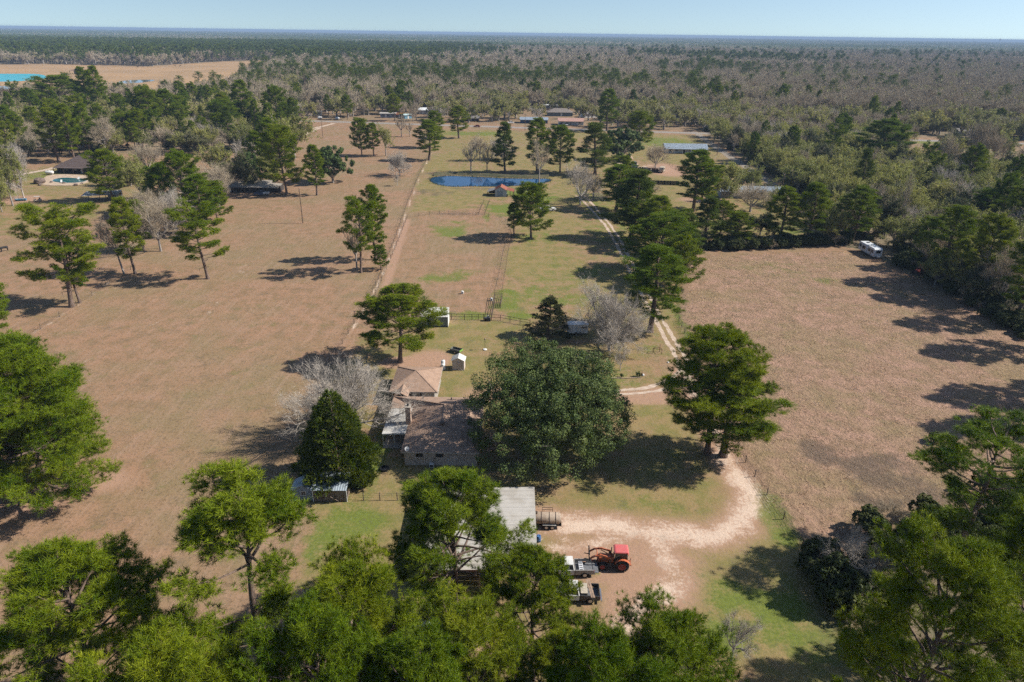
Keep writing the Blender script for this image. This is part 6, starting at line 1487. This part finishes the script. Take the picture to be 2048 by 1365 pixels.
MB().box((0, 0, 1.35), (4.2, 2.0, 1.9)).build('body', WHITE, ht, .06); MB().box((0, 0, 2.34), (4.3, 2.1, .07)).build('roof', WHITE, ht)
for s in (-1, 1):
    for xx in (-.4, .4): wheel(ht, (xx, s * .98, .36), .34, .2, CHROME)
    MB().box((1.2, s * 1.005, 1.75), (1.2, .03, .4)).build('side_opening', BLACK, ht)
MB().bar((-2.1, .5, .45), (-3.3, 0, .45), .1).bar((-2.1, -.5, .45), (-3.3, 0, .45), .1).build('hitch', STEEL, ht)

# ------------------------------------------------------------------ junk yard beyond the pond
x, y = G(1267, 336); st = thing('truck_cab', 'pale blue lorry cab parked in the junk yard', 'truck', (x, y), R(100))
LB = paint('pale_blue_paint', (.33, .42, .50))
MB().profile([(-2.6, .6), (-2.65, 1.5), (-1.2, 1.75), (-1.05, 2.75), (.5, 2.85), (.55, .6)], -1.1, 1.1).build('cab', LB, st, .05); MB().box((2.0, 0, .75), (3.4, .9, .3)).build('chassis', BLACK, st)
MB().add([(-1.19, -1.0, 1.85), (-1.19, 1.0, 1.85), (-1.09, .95, 2.62), (-1.09, -.95, 2.62)], [(0, 1, 2, 3)]).build('windscreen', GLASS, st); window(st, (-.4, -1.1, 2.2), .8, .6, 'S', BLACK); window(st, (-.4, 1.1, 2.2), .8, .6, 'N', BLACK)
for s in (-1, 1):
    for xx in (-1.8, 1.6, 2.8): wheel(st, (xx, s * .95, .5), .5, .35, CHROME)
x, y = G(1296, 345); fb = thing('flatbed_trailer', 'black flatbed trailer in the junk yard', 'trailer', (x, y), R(2))
MB().box((0, 0, .85), (10.5, 2.4, .2)).build('deck', BLACK, fb)
for xx in (-5.1, -2.5, 0, 2.5, 5.1):
    for s in (-1, 1): MB().box((xx, s * 1.15, 1.55), (.1, .1, 1.3)).build('stake', BLACK, fb)
for s in (-1, 1): MB().bar((-5.2, s * 1.15, 2.1), (5.2, s * 1.15, 2.1), .07, .12).bar((-5.2, s * 1.15, 1.5), (5.2, s * 1.15, 1.5), .07, .12).build('rail', BLACK, fb)
for s in (-1, 1):
    for xx in (2.2, 3.2, 4.2): wheel(fb, (xx, s * 1.0, .42), .42, .3, STEEL)
rg = random.Random(5)
for k, (lab, dx, sz, col) in enumerate((('heap of dark scrap on the flatbed trailer, left end', -3.3, 1.2, (.05, .05, .055)), ('heap of grey scrap on the flatbed trailer, middle', -.3, 1.3, (.16, .16, .17)), ('heap of rusty scrap on the flatbed trailer, right end', 3.0, 1.25, (.14, .07, .045)))):
    mb = MB()
    for q in range(16): mb.box((rg.uniform(-sz, sz), rg.uniform(-.8, .8), rg.uniform(.15, .9)), (rg.uniform(.3, 1.2), rg.uniform(.15, .7), rg.uniform(.12, .4)), rg.uniform(0, 3), rg.uniform(-.6, .6), rg.uniform(-.6, .6))
    o = mb.build('scrap_heap', M('scrap_%d' % k, col, .7, .2, var=.4)); o.location = (x + dx, y, .97); tag(o, lab, 'scrap', 'scrap heaps on the flatbed')
x, y = G(1317, 345); cm_ = thing('camper', 'tan and white battered camper at the right end of the flatbed', 'camper', (x + 1.5, y), R(70))
MB().profile([(-2.2, .5), (-2.3, 1.6), (-1.9, 2.4), (2.1, 2.45), (2.2, .5)], -1.0, 1.0).build('body', M('tan_panel', (.50, .42, .32), .6, var=.3), cm_, .05); window(cm_, (.5, -1.0, 1.7), .9, .6, 'S', BLACK); window(cm_, (-1, -1.0, 1.7), .7, .6, 'S', BLACK)
for s in (-1, 1): wheel(cm_, (.3, s * .9, .35), .35, .2, CHROME)
x, y = G(1275, 364); pt = thing('portable_toilet', 'green portable toilet in the junk yard by the black fence', 'toilet', (x, y + .6))
GT = M('green_plastic', (.02, .30, .20), .5)
MB().box((0, 0, 1.05), (1.3, 1.3, 2.1)).build('cabin', GT, pt, .03); MB().add([(-.65, -.65, 2.1), (.65, -.65, 2.1), (.65, .65, 2.1), (-.65, .65, 2.1), (-.3, -.3, 2.4), (.3, -.3, 2.4), (.3, .3, 2.4), (-.3, .3, 2.4)], [(0, 1, 5, 4), (1, 2, 6, 5), (2, 3, 7, 6), (3, 0, 4, 7), (4, 5, 6, 7)]).build('roof', WHITE, pt)
MB().box((0, -.66, 1.0), (.85, .03, 1.8)).build('door', GT, pt)
x, y = G(1283, 354); lm = thing('skid_loader', 'small black and white loader beside the green toilet', 'loader', (x, y), R(20))
MB().box((.2, 0, .9), (1.8, 1.2, .9)).build('body', WHITE, lm, .04); MB().box((-.2, 0, 1.65), (1.0, 1.0, .9)).build('cage', BLACK, lm)
for s in (-1, 1):
    MB().bar((1.0, s * .75, 1.5), (-1.4, s * .75, .7), .12, .2).build('arm', BLACK, lm)
    for xx in (-.5, .8): wheel(lm, (xx, s * .78, .42), .42, .3, STEEL)
MB().profile([(-1.4, .15), (-2.1, .1), (-1.9, .25), (-1.5, .9), (-1.35, .9)], -.85, .85).build('bucket', BLACK, lm)
for k, (u, lab) in enumerate(((1241, 'pink sand heap beside the junk yard, leftmost'), (1247, 'pink sand heap beside the junk yard, second from left'), (1253, 'pink sand heap beside the junk yard, third from left'), (1260, 'pink sand heap beside the junk yard, rightmost'))):
    x, y = G(u, 320); rock('sand_heap', lab, x, y, 1.5, M('pink_sand', (.50, .36, .27), .95, var=.2), 'sand', sq=.75, seed=40 + k)
# left yard: cart and tarp
x, y = G(76, 404); gc = thing('golf_cart', 'tan golf cart under the trees left of the pool lawn', 'golf cart', (x, y), R(15))
MB().profile([(-1.2, .4), (-1.25, .8), (-.7, .9), (-.5, .5), (.3, .5), (.35, .95), (1.2, .95), (1.2, .4)], -.6, .6).build('body', M('tan_plastic', (.45, .38, .28), .5), gc); MB().box((0, 0, 1.9), (1.9, 1.25, .07)).build('roof', TRIM, gc)
for xx in (-.8, .85):
    for s in (-1, 1): MB().bar((xx, s * .55, .9), (xx * .95, s * .55, 1.88), .05).build('roof_post', BLACK, gc); wheel(gc, (xx, s * .55, .25), .25, .2, CHROME)
MB().box((.45, 0, .85), (.5, 1.0, .15)).box((.75, 0, 1.15), (.12, 1.0, .5)).build('seat', BLACK, gc)
x, y = G(43, 402); bt = thing('boat', 'small blue boat on the ground at the far left trees', 'boat', (x, y), R(20))
MB().add([(-2.2, 0, .75), (-1.2, -.7, .7), (1.6, -.75, .65), (1.6, .75, .65), (-1.2, .7, .7), (-1.7, 0, .05), (-1.0, -.35, .0), (1.5, -.4, .0), (1.5, .4, .0), (-1.0, .35, .0)], [(0, 1, 6, 5), (1, 2, 7, 6), (2, 3, 8, 7), (3, 4, 9, 8), (4, 0, 5, 9), (5, 6, 7, 8, 9)]).build('hull', M('blue_hull', (.08, .25, .38), .5), bt); MB().box((.4, 0, .5), (.35, 1.35, .06)).build('thwart', WOOD, bt)
x, y = G(524, 391); pickup('dark blue and white pickup parked in the shade by the pale roofed lean to', x, y, R(10), paint('navy_paint', (.06, .09, .16)), P_W, LINER)

# ------------------------------------------------------------------ fences
POSTM = M('fence_post_wood', (.17, .13, .10), .9, var=.3, objrand=.3)
WIREM = M('fence_wire', (.11, .085, .07), .8, .3)
POST_ME = MB().cyl((0, 0, -.2), (0, 0, 1.25), .07, .06, n=6).mesh('post', POSTM)
TPOST_ME = MB().box((0, 0, .55), (.05, .05, 1.5)).mesh('post', STEEL)
def wire_fence(label, px, step=4.0, h=1.15, wires=4, pm=POST_ME, wire_r=.007, mesh_fill=False):
    L = resample(GP(px), step); o = L[0]
    t = thing('wire_fence', label, 'fence', (o.x, o.y))
    rg = random.Random(len(label))
    tops = []
    for p in L:
        q = link('post', pm, t, (p.x - o.x, p.y - o.y, rg.uniform(-.05, .05))); q.rotation_euler = (rg.uniform(-.04, .04), rg.uniform(-.04, .04), rg.uniform(0, 3)); tops.append(p - o)
    w = MB()
    for k in range(wires):
        z = h * (k + 1) / wires - .05
        for a, b in zip(tops, tops[1:]): w.bar((a.x, a.y, z), (b.x, b.y, z), wire_r * 2, wire_r * 2)
    w.build('wire', WIREM, t); return t
wire_fence('wire fence along the pale trail between brown pasture and paddock', [(858, 312), (838, 352), (816, 405), (793, 470), (768, 535), (745, 585), (719, 630), (697, 668), (672, 710)], 4.5)
wire_fence('wire fence between drive verge and the rough field', [(1352, 632), (1375, 680), (1400, 740), (1440, 830), (1490, 925), (1530, 985), (1568, 1040), (1606, 1096), (1640, 1150)], 3.2)
wire_fence('short wire fence right of the plank shed', [(598, 1007), (640, 1006), (692, 1003), (728, 1001), (760, 1002), (792, 1001), (835, 1000)], 2.6)
wire_fence('curved wire fence round the top of the paddock', [(815, 437), (838, 432), (880, 428), (915, 430), (945, 432), (980, 432), (1005, 438), (1016, 450), (1021, 466)], 3.0)
wire_fence('paddock fence along the reddish strip beside the trail', [(752, 590), (768, 550), (790, 500), (813, 440)], 4.0)
wire_fence('left fence of the narrow cattle alley right of the paddock', [(990, 585), (996, 560), (1003, 522), (1010, 492), (1018, 466)], 4.2, wires=4, pm=TPOST_ME)
wire_fence('right fence of the narrow cattle alley right of the paddock', [(1004, 585), (1008, 560), (1014, 522), (1019, 492), (1024, 466)], 4.2, wires=4, pm=TPOST_ME)
wire_fence('left fence of the lane up to the red roofed barn', [(957, 431), (961, 420), (968, 404)], 3.0)
wire_fence('right fence of the lane up to the red roofed barn', [(969, 431), (973, 420), (979, 405)], 3.0)
wire_fence('farm track fence at the left of the brown pasture', [(262, 540), (185, 592), (120, 634), (40, 686), (-40, 740)], 5.0)
def pipe_fence(label, px, h=1.35, rails=(1.3, .7), r=.045, gates=()):
    P = [Vector((*G(*p), 0)) for p in px]; o = P[0]; t = thing('pipe_fence', label, 'fence', (o.x, o.y))
    for p in P:
        q = p - o; MB().cyl((q.x, q.y, -.1), (q.x, q.y, h), r * 1.4, n=8).build('post', STEEL, t)
    for z in rails:
        m = MB()
        for a, b in zip(P, P[1:]): m.cyl((a.x - o.x, a.y - o.y, z), (b.x - o.x, b.y - o.y, z), r, n=6)
        m.build('rail', STEEL, t)
    m = MB()
    for a, b in zip(P, P[1:]):
        n = max(2, int((b - a).length / .35))
        for k in range(1, n):
            q = a.lerp(b, k / n) - o; m.bar((q.x, q.y, .05), (q.x, q.y, rails[0]), .008)
    m.build('mesh_wire', WIREM, t); return t
pipe_fence('dark pipe fence from the white shelter across the paddock end', [(898, 639), (903, 639), (929, 640), (944, 640), (956.5, 640), (967, 640.5), (983, 641), (1000.6, 641.5), (1020, 645), (1040, 649), (1060, 652)])
pipe_fence('pipe corner brace where the trail meets the broad pine', [(709, 634), (716, 634), (733, 634)], 1.5)
pipe_fence('steel pen panels of the loading pen at the paddock corner', [(986, 617), (1001, 617), (1004, 598), (989, 597), (986, 617)], 1.4, (1.35, 1.0, .65, .3))
pipe_fence('steel pen panels of the alley between loading pen and pipe fence', [(983, 639), (985, 628), (986.5, 619)], 1.4, (1.35, .9, .45))
bf = thing('board_fence', 'black board fence along the near side of the junk yard', 'fence', G(1279, 369))
a_, b_ = Vector((*G(1279, 369), 0)), Vector((*G(1358, 371.5), 0)); n = int((b_ - a_).length / .5); d_ = (b_ - a_) / n; an = math.atan2(d_.y, d_.x)
BRD = MB().box((0, 0, .92), (.47, .04, 1.75)).mesh('board', M('black_board', (.022, .02, .019), .8, var=.3, objrand=.4))
for k in range(n):
    q = d_ * (k + .5); o = link('board', BRD, bf, (q.x, q.y, .02 * (k % 3))); o.rotation_euler = (0, 0, an)
for k in range(0, n + 1, 5): q = d_ * k; MB().box((q.x, q.y + .09, .95), (.12, .12, 1.9)).build('post', BLACK, bf)
for z in (.5, 1.4): MB().bar((0, .05, z), (d_.x * n, d_.y * n + .05, z), .05, .1).build('rail', BLACK, bf)
wf = wire_fence('low wire fence right of the junk yard drive', [(1325, 322), (1345, 334), (1362, 345), (1380, 356)], 3.5)

# ------------------------------------------------------------------ yard things
x, y = G(975, 640.5); fd = thing('stock_feeder', 'black stock feeder with a pale back board at the pipe fence', 'feeder', (x, y - .5))
MB().box((0, 0, .35), (1.35, .75, .7)).build('bin', BLACK, fd, .04); MB().box((.1, .3, .9), (.5, .05, .6), rx=R(12)).build('back_board', WHITE, fd); MB().box((-.35, 0, .76), (.5, .7, .05)).box((.45, 0, .78), (.4, .7, .05)).build('lid', M('dark_grey', (.06, .06, .065), .6), fd)
for lab, u, v, rz in (('white barrel with dark mouth alone in the paddock', 925, 588, .4), ('white barrel with dark mouth beside the loading pen', 983, 602, .2)):
    x, y = G(u, v); t = thing('feed_barrel', lab, 'barrel', (x, y), rz)
    MB().lathe((0, 0, .0), [(.26, 0), (.3, .06), (.3, .62), (.27, .7)], 14).build('drum', WHITE, t, smooth_=True); MB().cyl((-.02, -.27, .36), (-.02, -.315, .36), .17, n=12).build('mouth', BLACK, t)
x, y = G(913, 705); ut = thing('utility_trailer', 'small dark utility trailer with green end behind the pump house', 'trailer', (x, y), R(-28))
MB().box((0, 0, .42), (2.2, 1.2, .08)).build('deck', M('dark_deck', (.035, .035, .035), .8), ut)
for s in (-1, 1): MB().box((0, s * .6, .62), (2.2, .05, .36)).build('side', M('trailer_grey', (.15, .16, .14), .7), ut); wheel(ut, (.1, s * .72, .28), .28, .16, CHROME)
MB().box((1.1, 0, .62), (.05, 1.2, .36)).build('tailgate', M('leaf_green_paint', (.22, .42, .08), .6), ut); MB().box((-1.1, 0, .62), (.05, 1.2, .36)).build('front_board', M('trailer_grey', (.15, .16, .14), .7), ut); MB().bar((-1.1, 0, .4), (-2.1, 0, .38), .08).build('tongue', STEEL, ut)
x, y = G(970, 700); bf_ = thing('bird_feeder', 'thin pole bird feeder with white base on the back lawn', 'feeder', (x, y))
MB().cyl((0, 0, 0), (0, 0, 2.3), .03, n=6).build('pole', STEEL, bf_); MB().lathe((0, 0, 0), [(.38, 0), (.42, .06), (.36, .16), (.1, .2)], 14).build('base', WHITE, bf_); MB().lathe((0, 0, 2.1), [(.12, 0), (.14, .25), (.2, .27), (.02, .4)], 10).build('seed_box', WOOD, bf_)
x, y = G(1286, 752); wp_ = thing('yard_ornament', 'small white ornament on a stick beside the round clipped shrub', 'ornament', (x, y))
MB().lathe((0, 0, 0), [(.2, 0), (.24, .15), (.16, .35), (.05, .42)], 12).build('bowl', WHITE, wp_); MB().cyl((-.2, .1, 0), (-.2, .1, 1.0), .03, n=6).build('stick', WOOD_R, wp_)
x, y = G(1336, 726); rock('white_stone', 'white stone on the lawn edge by the drive', x, y, .22, WHITE, 'stone', seed=9)
bd = thing('flower_bed_edging', 'pale stone edging line of the flower bed inside the drive loop', 'edging', G(1225, 757))
o0 = Vector((*G(1225, 757), 0)); L = resample(GP([(1225, 757), (1243, 758), (1262, 757), (1280, 756)]), .32); ST = MB().box((0, 0, .05), (.28, .16, .14)).mesh('edging_stone', M('edging_pale', (.48, .36, .27), .9, var=.3, objrand=.3))
for k, p in enumerate(L): q = link('edging_stone', ST, bd, (p.x - o0.x, p.y - o0.y, .01 * (k % 3))); q.rotation_euler = (0, 0, .2 * math.sin(k * 7))
x, y = G(1314, 706); sw = thing('hitching_frame', 'rusty pipe frame on the lawn by the drive', 'frame', (x, y), R(-8))
for xx, yy, hh in ((-.85, -.35, 1.05), (.85, -.45, 1.05), (.5, .55, 1.6), (-.6, .4, 1.0)): MB().cyl((xx, yy, 0), (xx, yy, hh), .045, n=6).build('leg', M('rusty_pipe', (.14, .065, .04), .8, var=.3), sw)
MB().bar((-.85, -.35, 1.03), (.85, -.45, 1.03), .07).bar((-.85, -.35, 1.0), (-.6, .4, .98), .06).bar((.85, -.45, 1.0), (.5, .55, 1.0), .06).bar((-.6, .4, .97), (.5, .55, 1.0), .06).build('top_bar', MATS['rusty_pipe'], sw)
# fire-bowl shaped black tub on the lawn left of the house
x, y = G(770, 940); tag(MB().lathe((0, 0, 0), [(.45, 0), (.62, .1), (.66, .34), (.60, .34), (.55, .14)], 16).build('rubber_tub', BLACK), 'black rubber tub on the lawn left of the house', 'tub').location = (x, y, 0)

# ------------------------------------------------------------------ utility poles, water tower
def pole(label, u, v, h, arm=True, rz=0.0):
    x, y = G(u, v); t = thing('utility_pole', label, 'pole', (x, y), rz)
    MB().cyl((0, 0, -.3), (0, 0, h), .17, .11, n=8).build('shaft', M('pole_wood', (.17, .115, .08), .9, var=.3), t)
    if arm:
        MB().box((0, 0, h - .6), (2.2, .1, .12)).build('crossarm', MATS['pole_wood'], t)
        for s in (-.95, 0, .95): MB().cyl((s, 0, h - .54), (s, 0, h - .3), .05, n=6).build('insulator', M('insulator_grey', (.4, .4, .4), .4), t)
    return t
pole('lone bare utility pole standing in the brown pasture', 606, 447, 11.3, False)
pole('utility pole at the left end of the highway field', 646, 277, 12, True, .1)
pole('utility pole beside the gravel lane', 1434, 311, 10, True, 1.0)
pole('utility pole at the pond end of the gravel lane, lower one', 1560, 402, 10.5, True, 1.0)
pole('utility pole in front of the shop with blue awning', 1050, 261, 10, True, .1)
x, y = G(1997, 92); wt = thing('water_tower', 'tiny water tower on the horizon at the right', 'water tower', (x, y))
for k in range(6): a = k * math.pi / 3; MB().cyl((7 * math.cos(a), 7 * math.sin(a), 0), (5 * math.cos(a), 5 * math.sin(a), 52), .7, n=6).build('leg', TIN_G, wt)
MB().cyl((0, 0, 0), (0, 0, 50), 1.0, n=8).build('riser', TIN_G, wt); MB().lathe((0, 0, 50), [(1, 0), (7, 4), (8.5, 8), (7, 12), (1, 15)], 18).build('bowl', TIN_G, wt, smooth_=True)

# ------------------------------------------------------------------ cattle
def cow_mesh():
    J = [((0, 0, 1.15), .30), ((-.45, 0, 1.14), .34), ((-.85, 0, 1.18), .30), ((-1.1, 0, 1.22), .22), ((-1.38, 0, 1.05), .16), ((-1.62, 0, .78), .12), ((-1.78, 0, .6), .085),
         ((.45, 0, 1.16), .32), ((.8, 0, 1.2), .24), ((.95, 0, 1.1), .05), ((1.0, 0, .6), .03),
         ((-.8, .17, .8), .12), ((-.8, .18, .42), .07), ((-.82, .18, .03), .055), ((-.8, -.17, .8), .12), ((-.8, -.18, .42), .07), ((-.82, -.18, .03), .055),
         ((.68, .17, .85), .17), ((.78, .18, .48), .075), ((.72, .18, .03), .055), ((.68, -.17, .85), .17), ((.78, -.18, .48), .075), ((.72, -.18, .03), .055), ((-1.36, .2, 1.1), .035), ((-1.36, -.2, 1.1), .035)]
    E_ = [(0, 1), (1, 2), (2, 3), (3, 4), (4, 5), (5, 6), (0, 7), (7, 8), (8, 9), (9, 10), (2, 11), (11, 12), (12, 13), (2, 14), (14, 15), (15, 16), (7, 17), (17, 18), (18, 19), (7, 20), (20, 21), (21, 22), (4, 23), (4, 24)]
    me = bpy.data.meshes.new('cow'); me.from_pydata([j[0] for j in J], E_, []); o = bpy.data.objects.new('cow', me); COL.objects.link(o)
    sk = o.modifiers.new('skin', 'SKIN'); sk.use_smooth_shade = True
    for v, (_, r) in zip(me.skin_vertices[0].data, J): v.radius = (r, r)
    me.skin_vertices[0].data[0].use_root = True
    o.modifiers.new('sub', 'SUBSURF').levels = 1; o.modifiers['sub'].render_levels = 1
    dg = bpy.context.evaluated_depsgraph_get(); me2 = bpy.data.meshes.new_from_object(o.evaluated_get(dg)); bpy.data.objects.remove(o)
    me2.materials.clear(); me2.materials.append(M('black_hide', (.016, .014, .013), .75, var=.2)); return me2
COW = cow_mesh()
for lab, u, v, rz, s in (('black cow grazing at the left edge of the pasture', 10, 503, 1.0, 1.0), ('black cow right of the large open branched pine', 195, 477, 2.2, 1.0), ('black cow beside the bare leaning grey tree', 238, 485, .3, 1.0),
        ('cow in the tan far field, first from the left', 276, 135.5, .5, 1.1), ('cow in the tan far field, second from the left', 286, 135, 2, 1.1), ('cow in the tan far field, third from the left', 296, 134, 1.1, 1.1), ('cow in the tan far field, fourth from the left', 304, 132.5, .2, 1.1), ('cow in the tan far field, fifth from the left', 350, 132.5, 2.8, 1.1), ('cow in the tan far field, rightmost', 361, 133.5, .9, 1.1)):
    o = link('cow', COW); o.location = (*G(u, v), 0); o.rotation_euler = (0, 0, rz); o.scale = (s, s, s); tag(o, lab, 'cow', 'black cattle')

# ------------------------------------------------------------------ haze
hm = bpy.data.materials.new('haze_air'); hm.use_nodes = True; hn = hm.node_tree
hn.nodes.remove(hn.nodes['Principled BSDF'])
pv = hn.nodes.new('ShaderNodeVolumePrincipled'); pv.inputs['Color'].default_value = (0.36, 0.50, 0.70, 1); pv.inputs['Density'].default_value = HAZE; pv.inputs['Anisotropy'].default_value = 0.0
hn.links.new(pv.outputs[0], hn.nodes['Material Output'].inputs['Volume'])
hz = MB().box((0, 20000, (CAM_H + 3 - 1.5) / 2), (100000, 52000, CAM_H + 3 + 1.5)).build('haze', hm); tag(hz, 'thin blue air haze over the whole land', 'haze', kind='stuff')
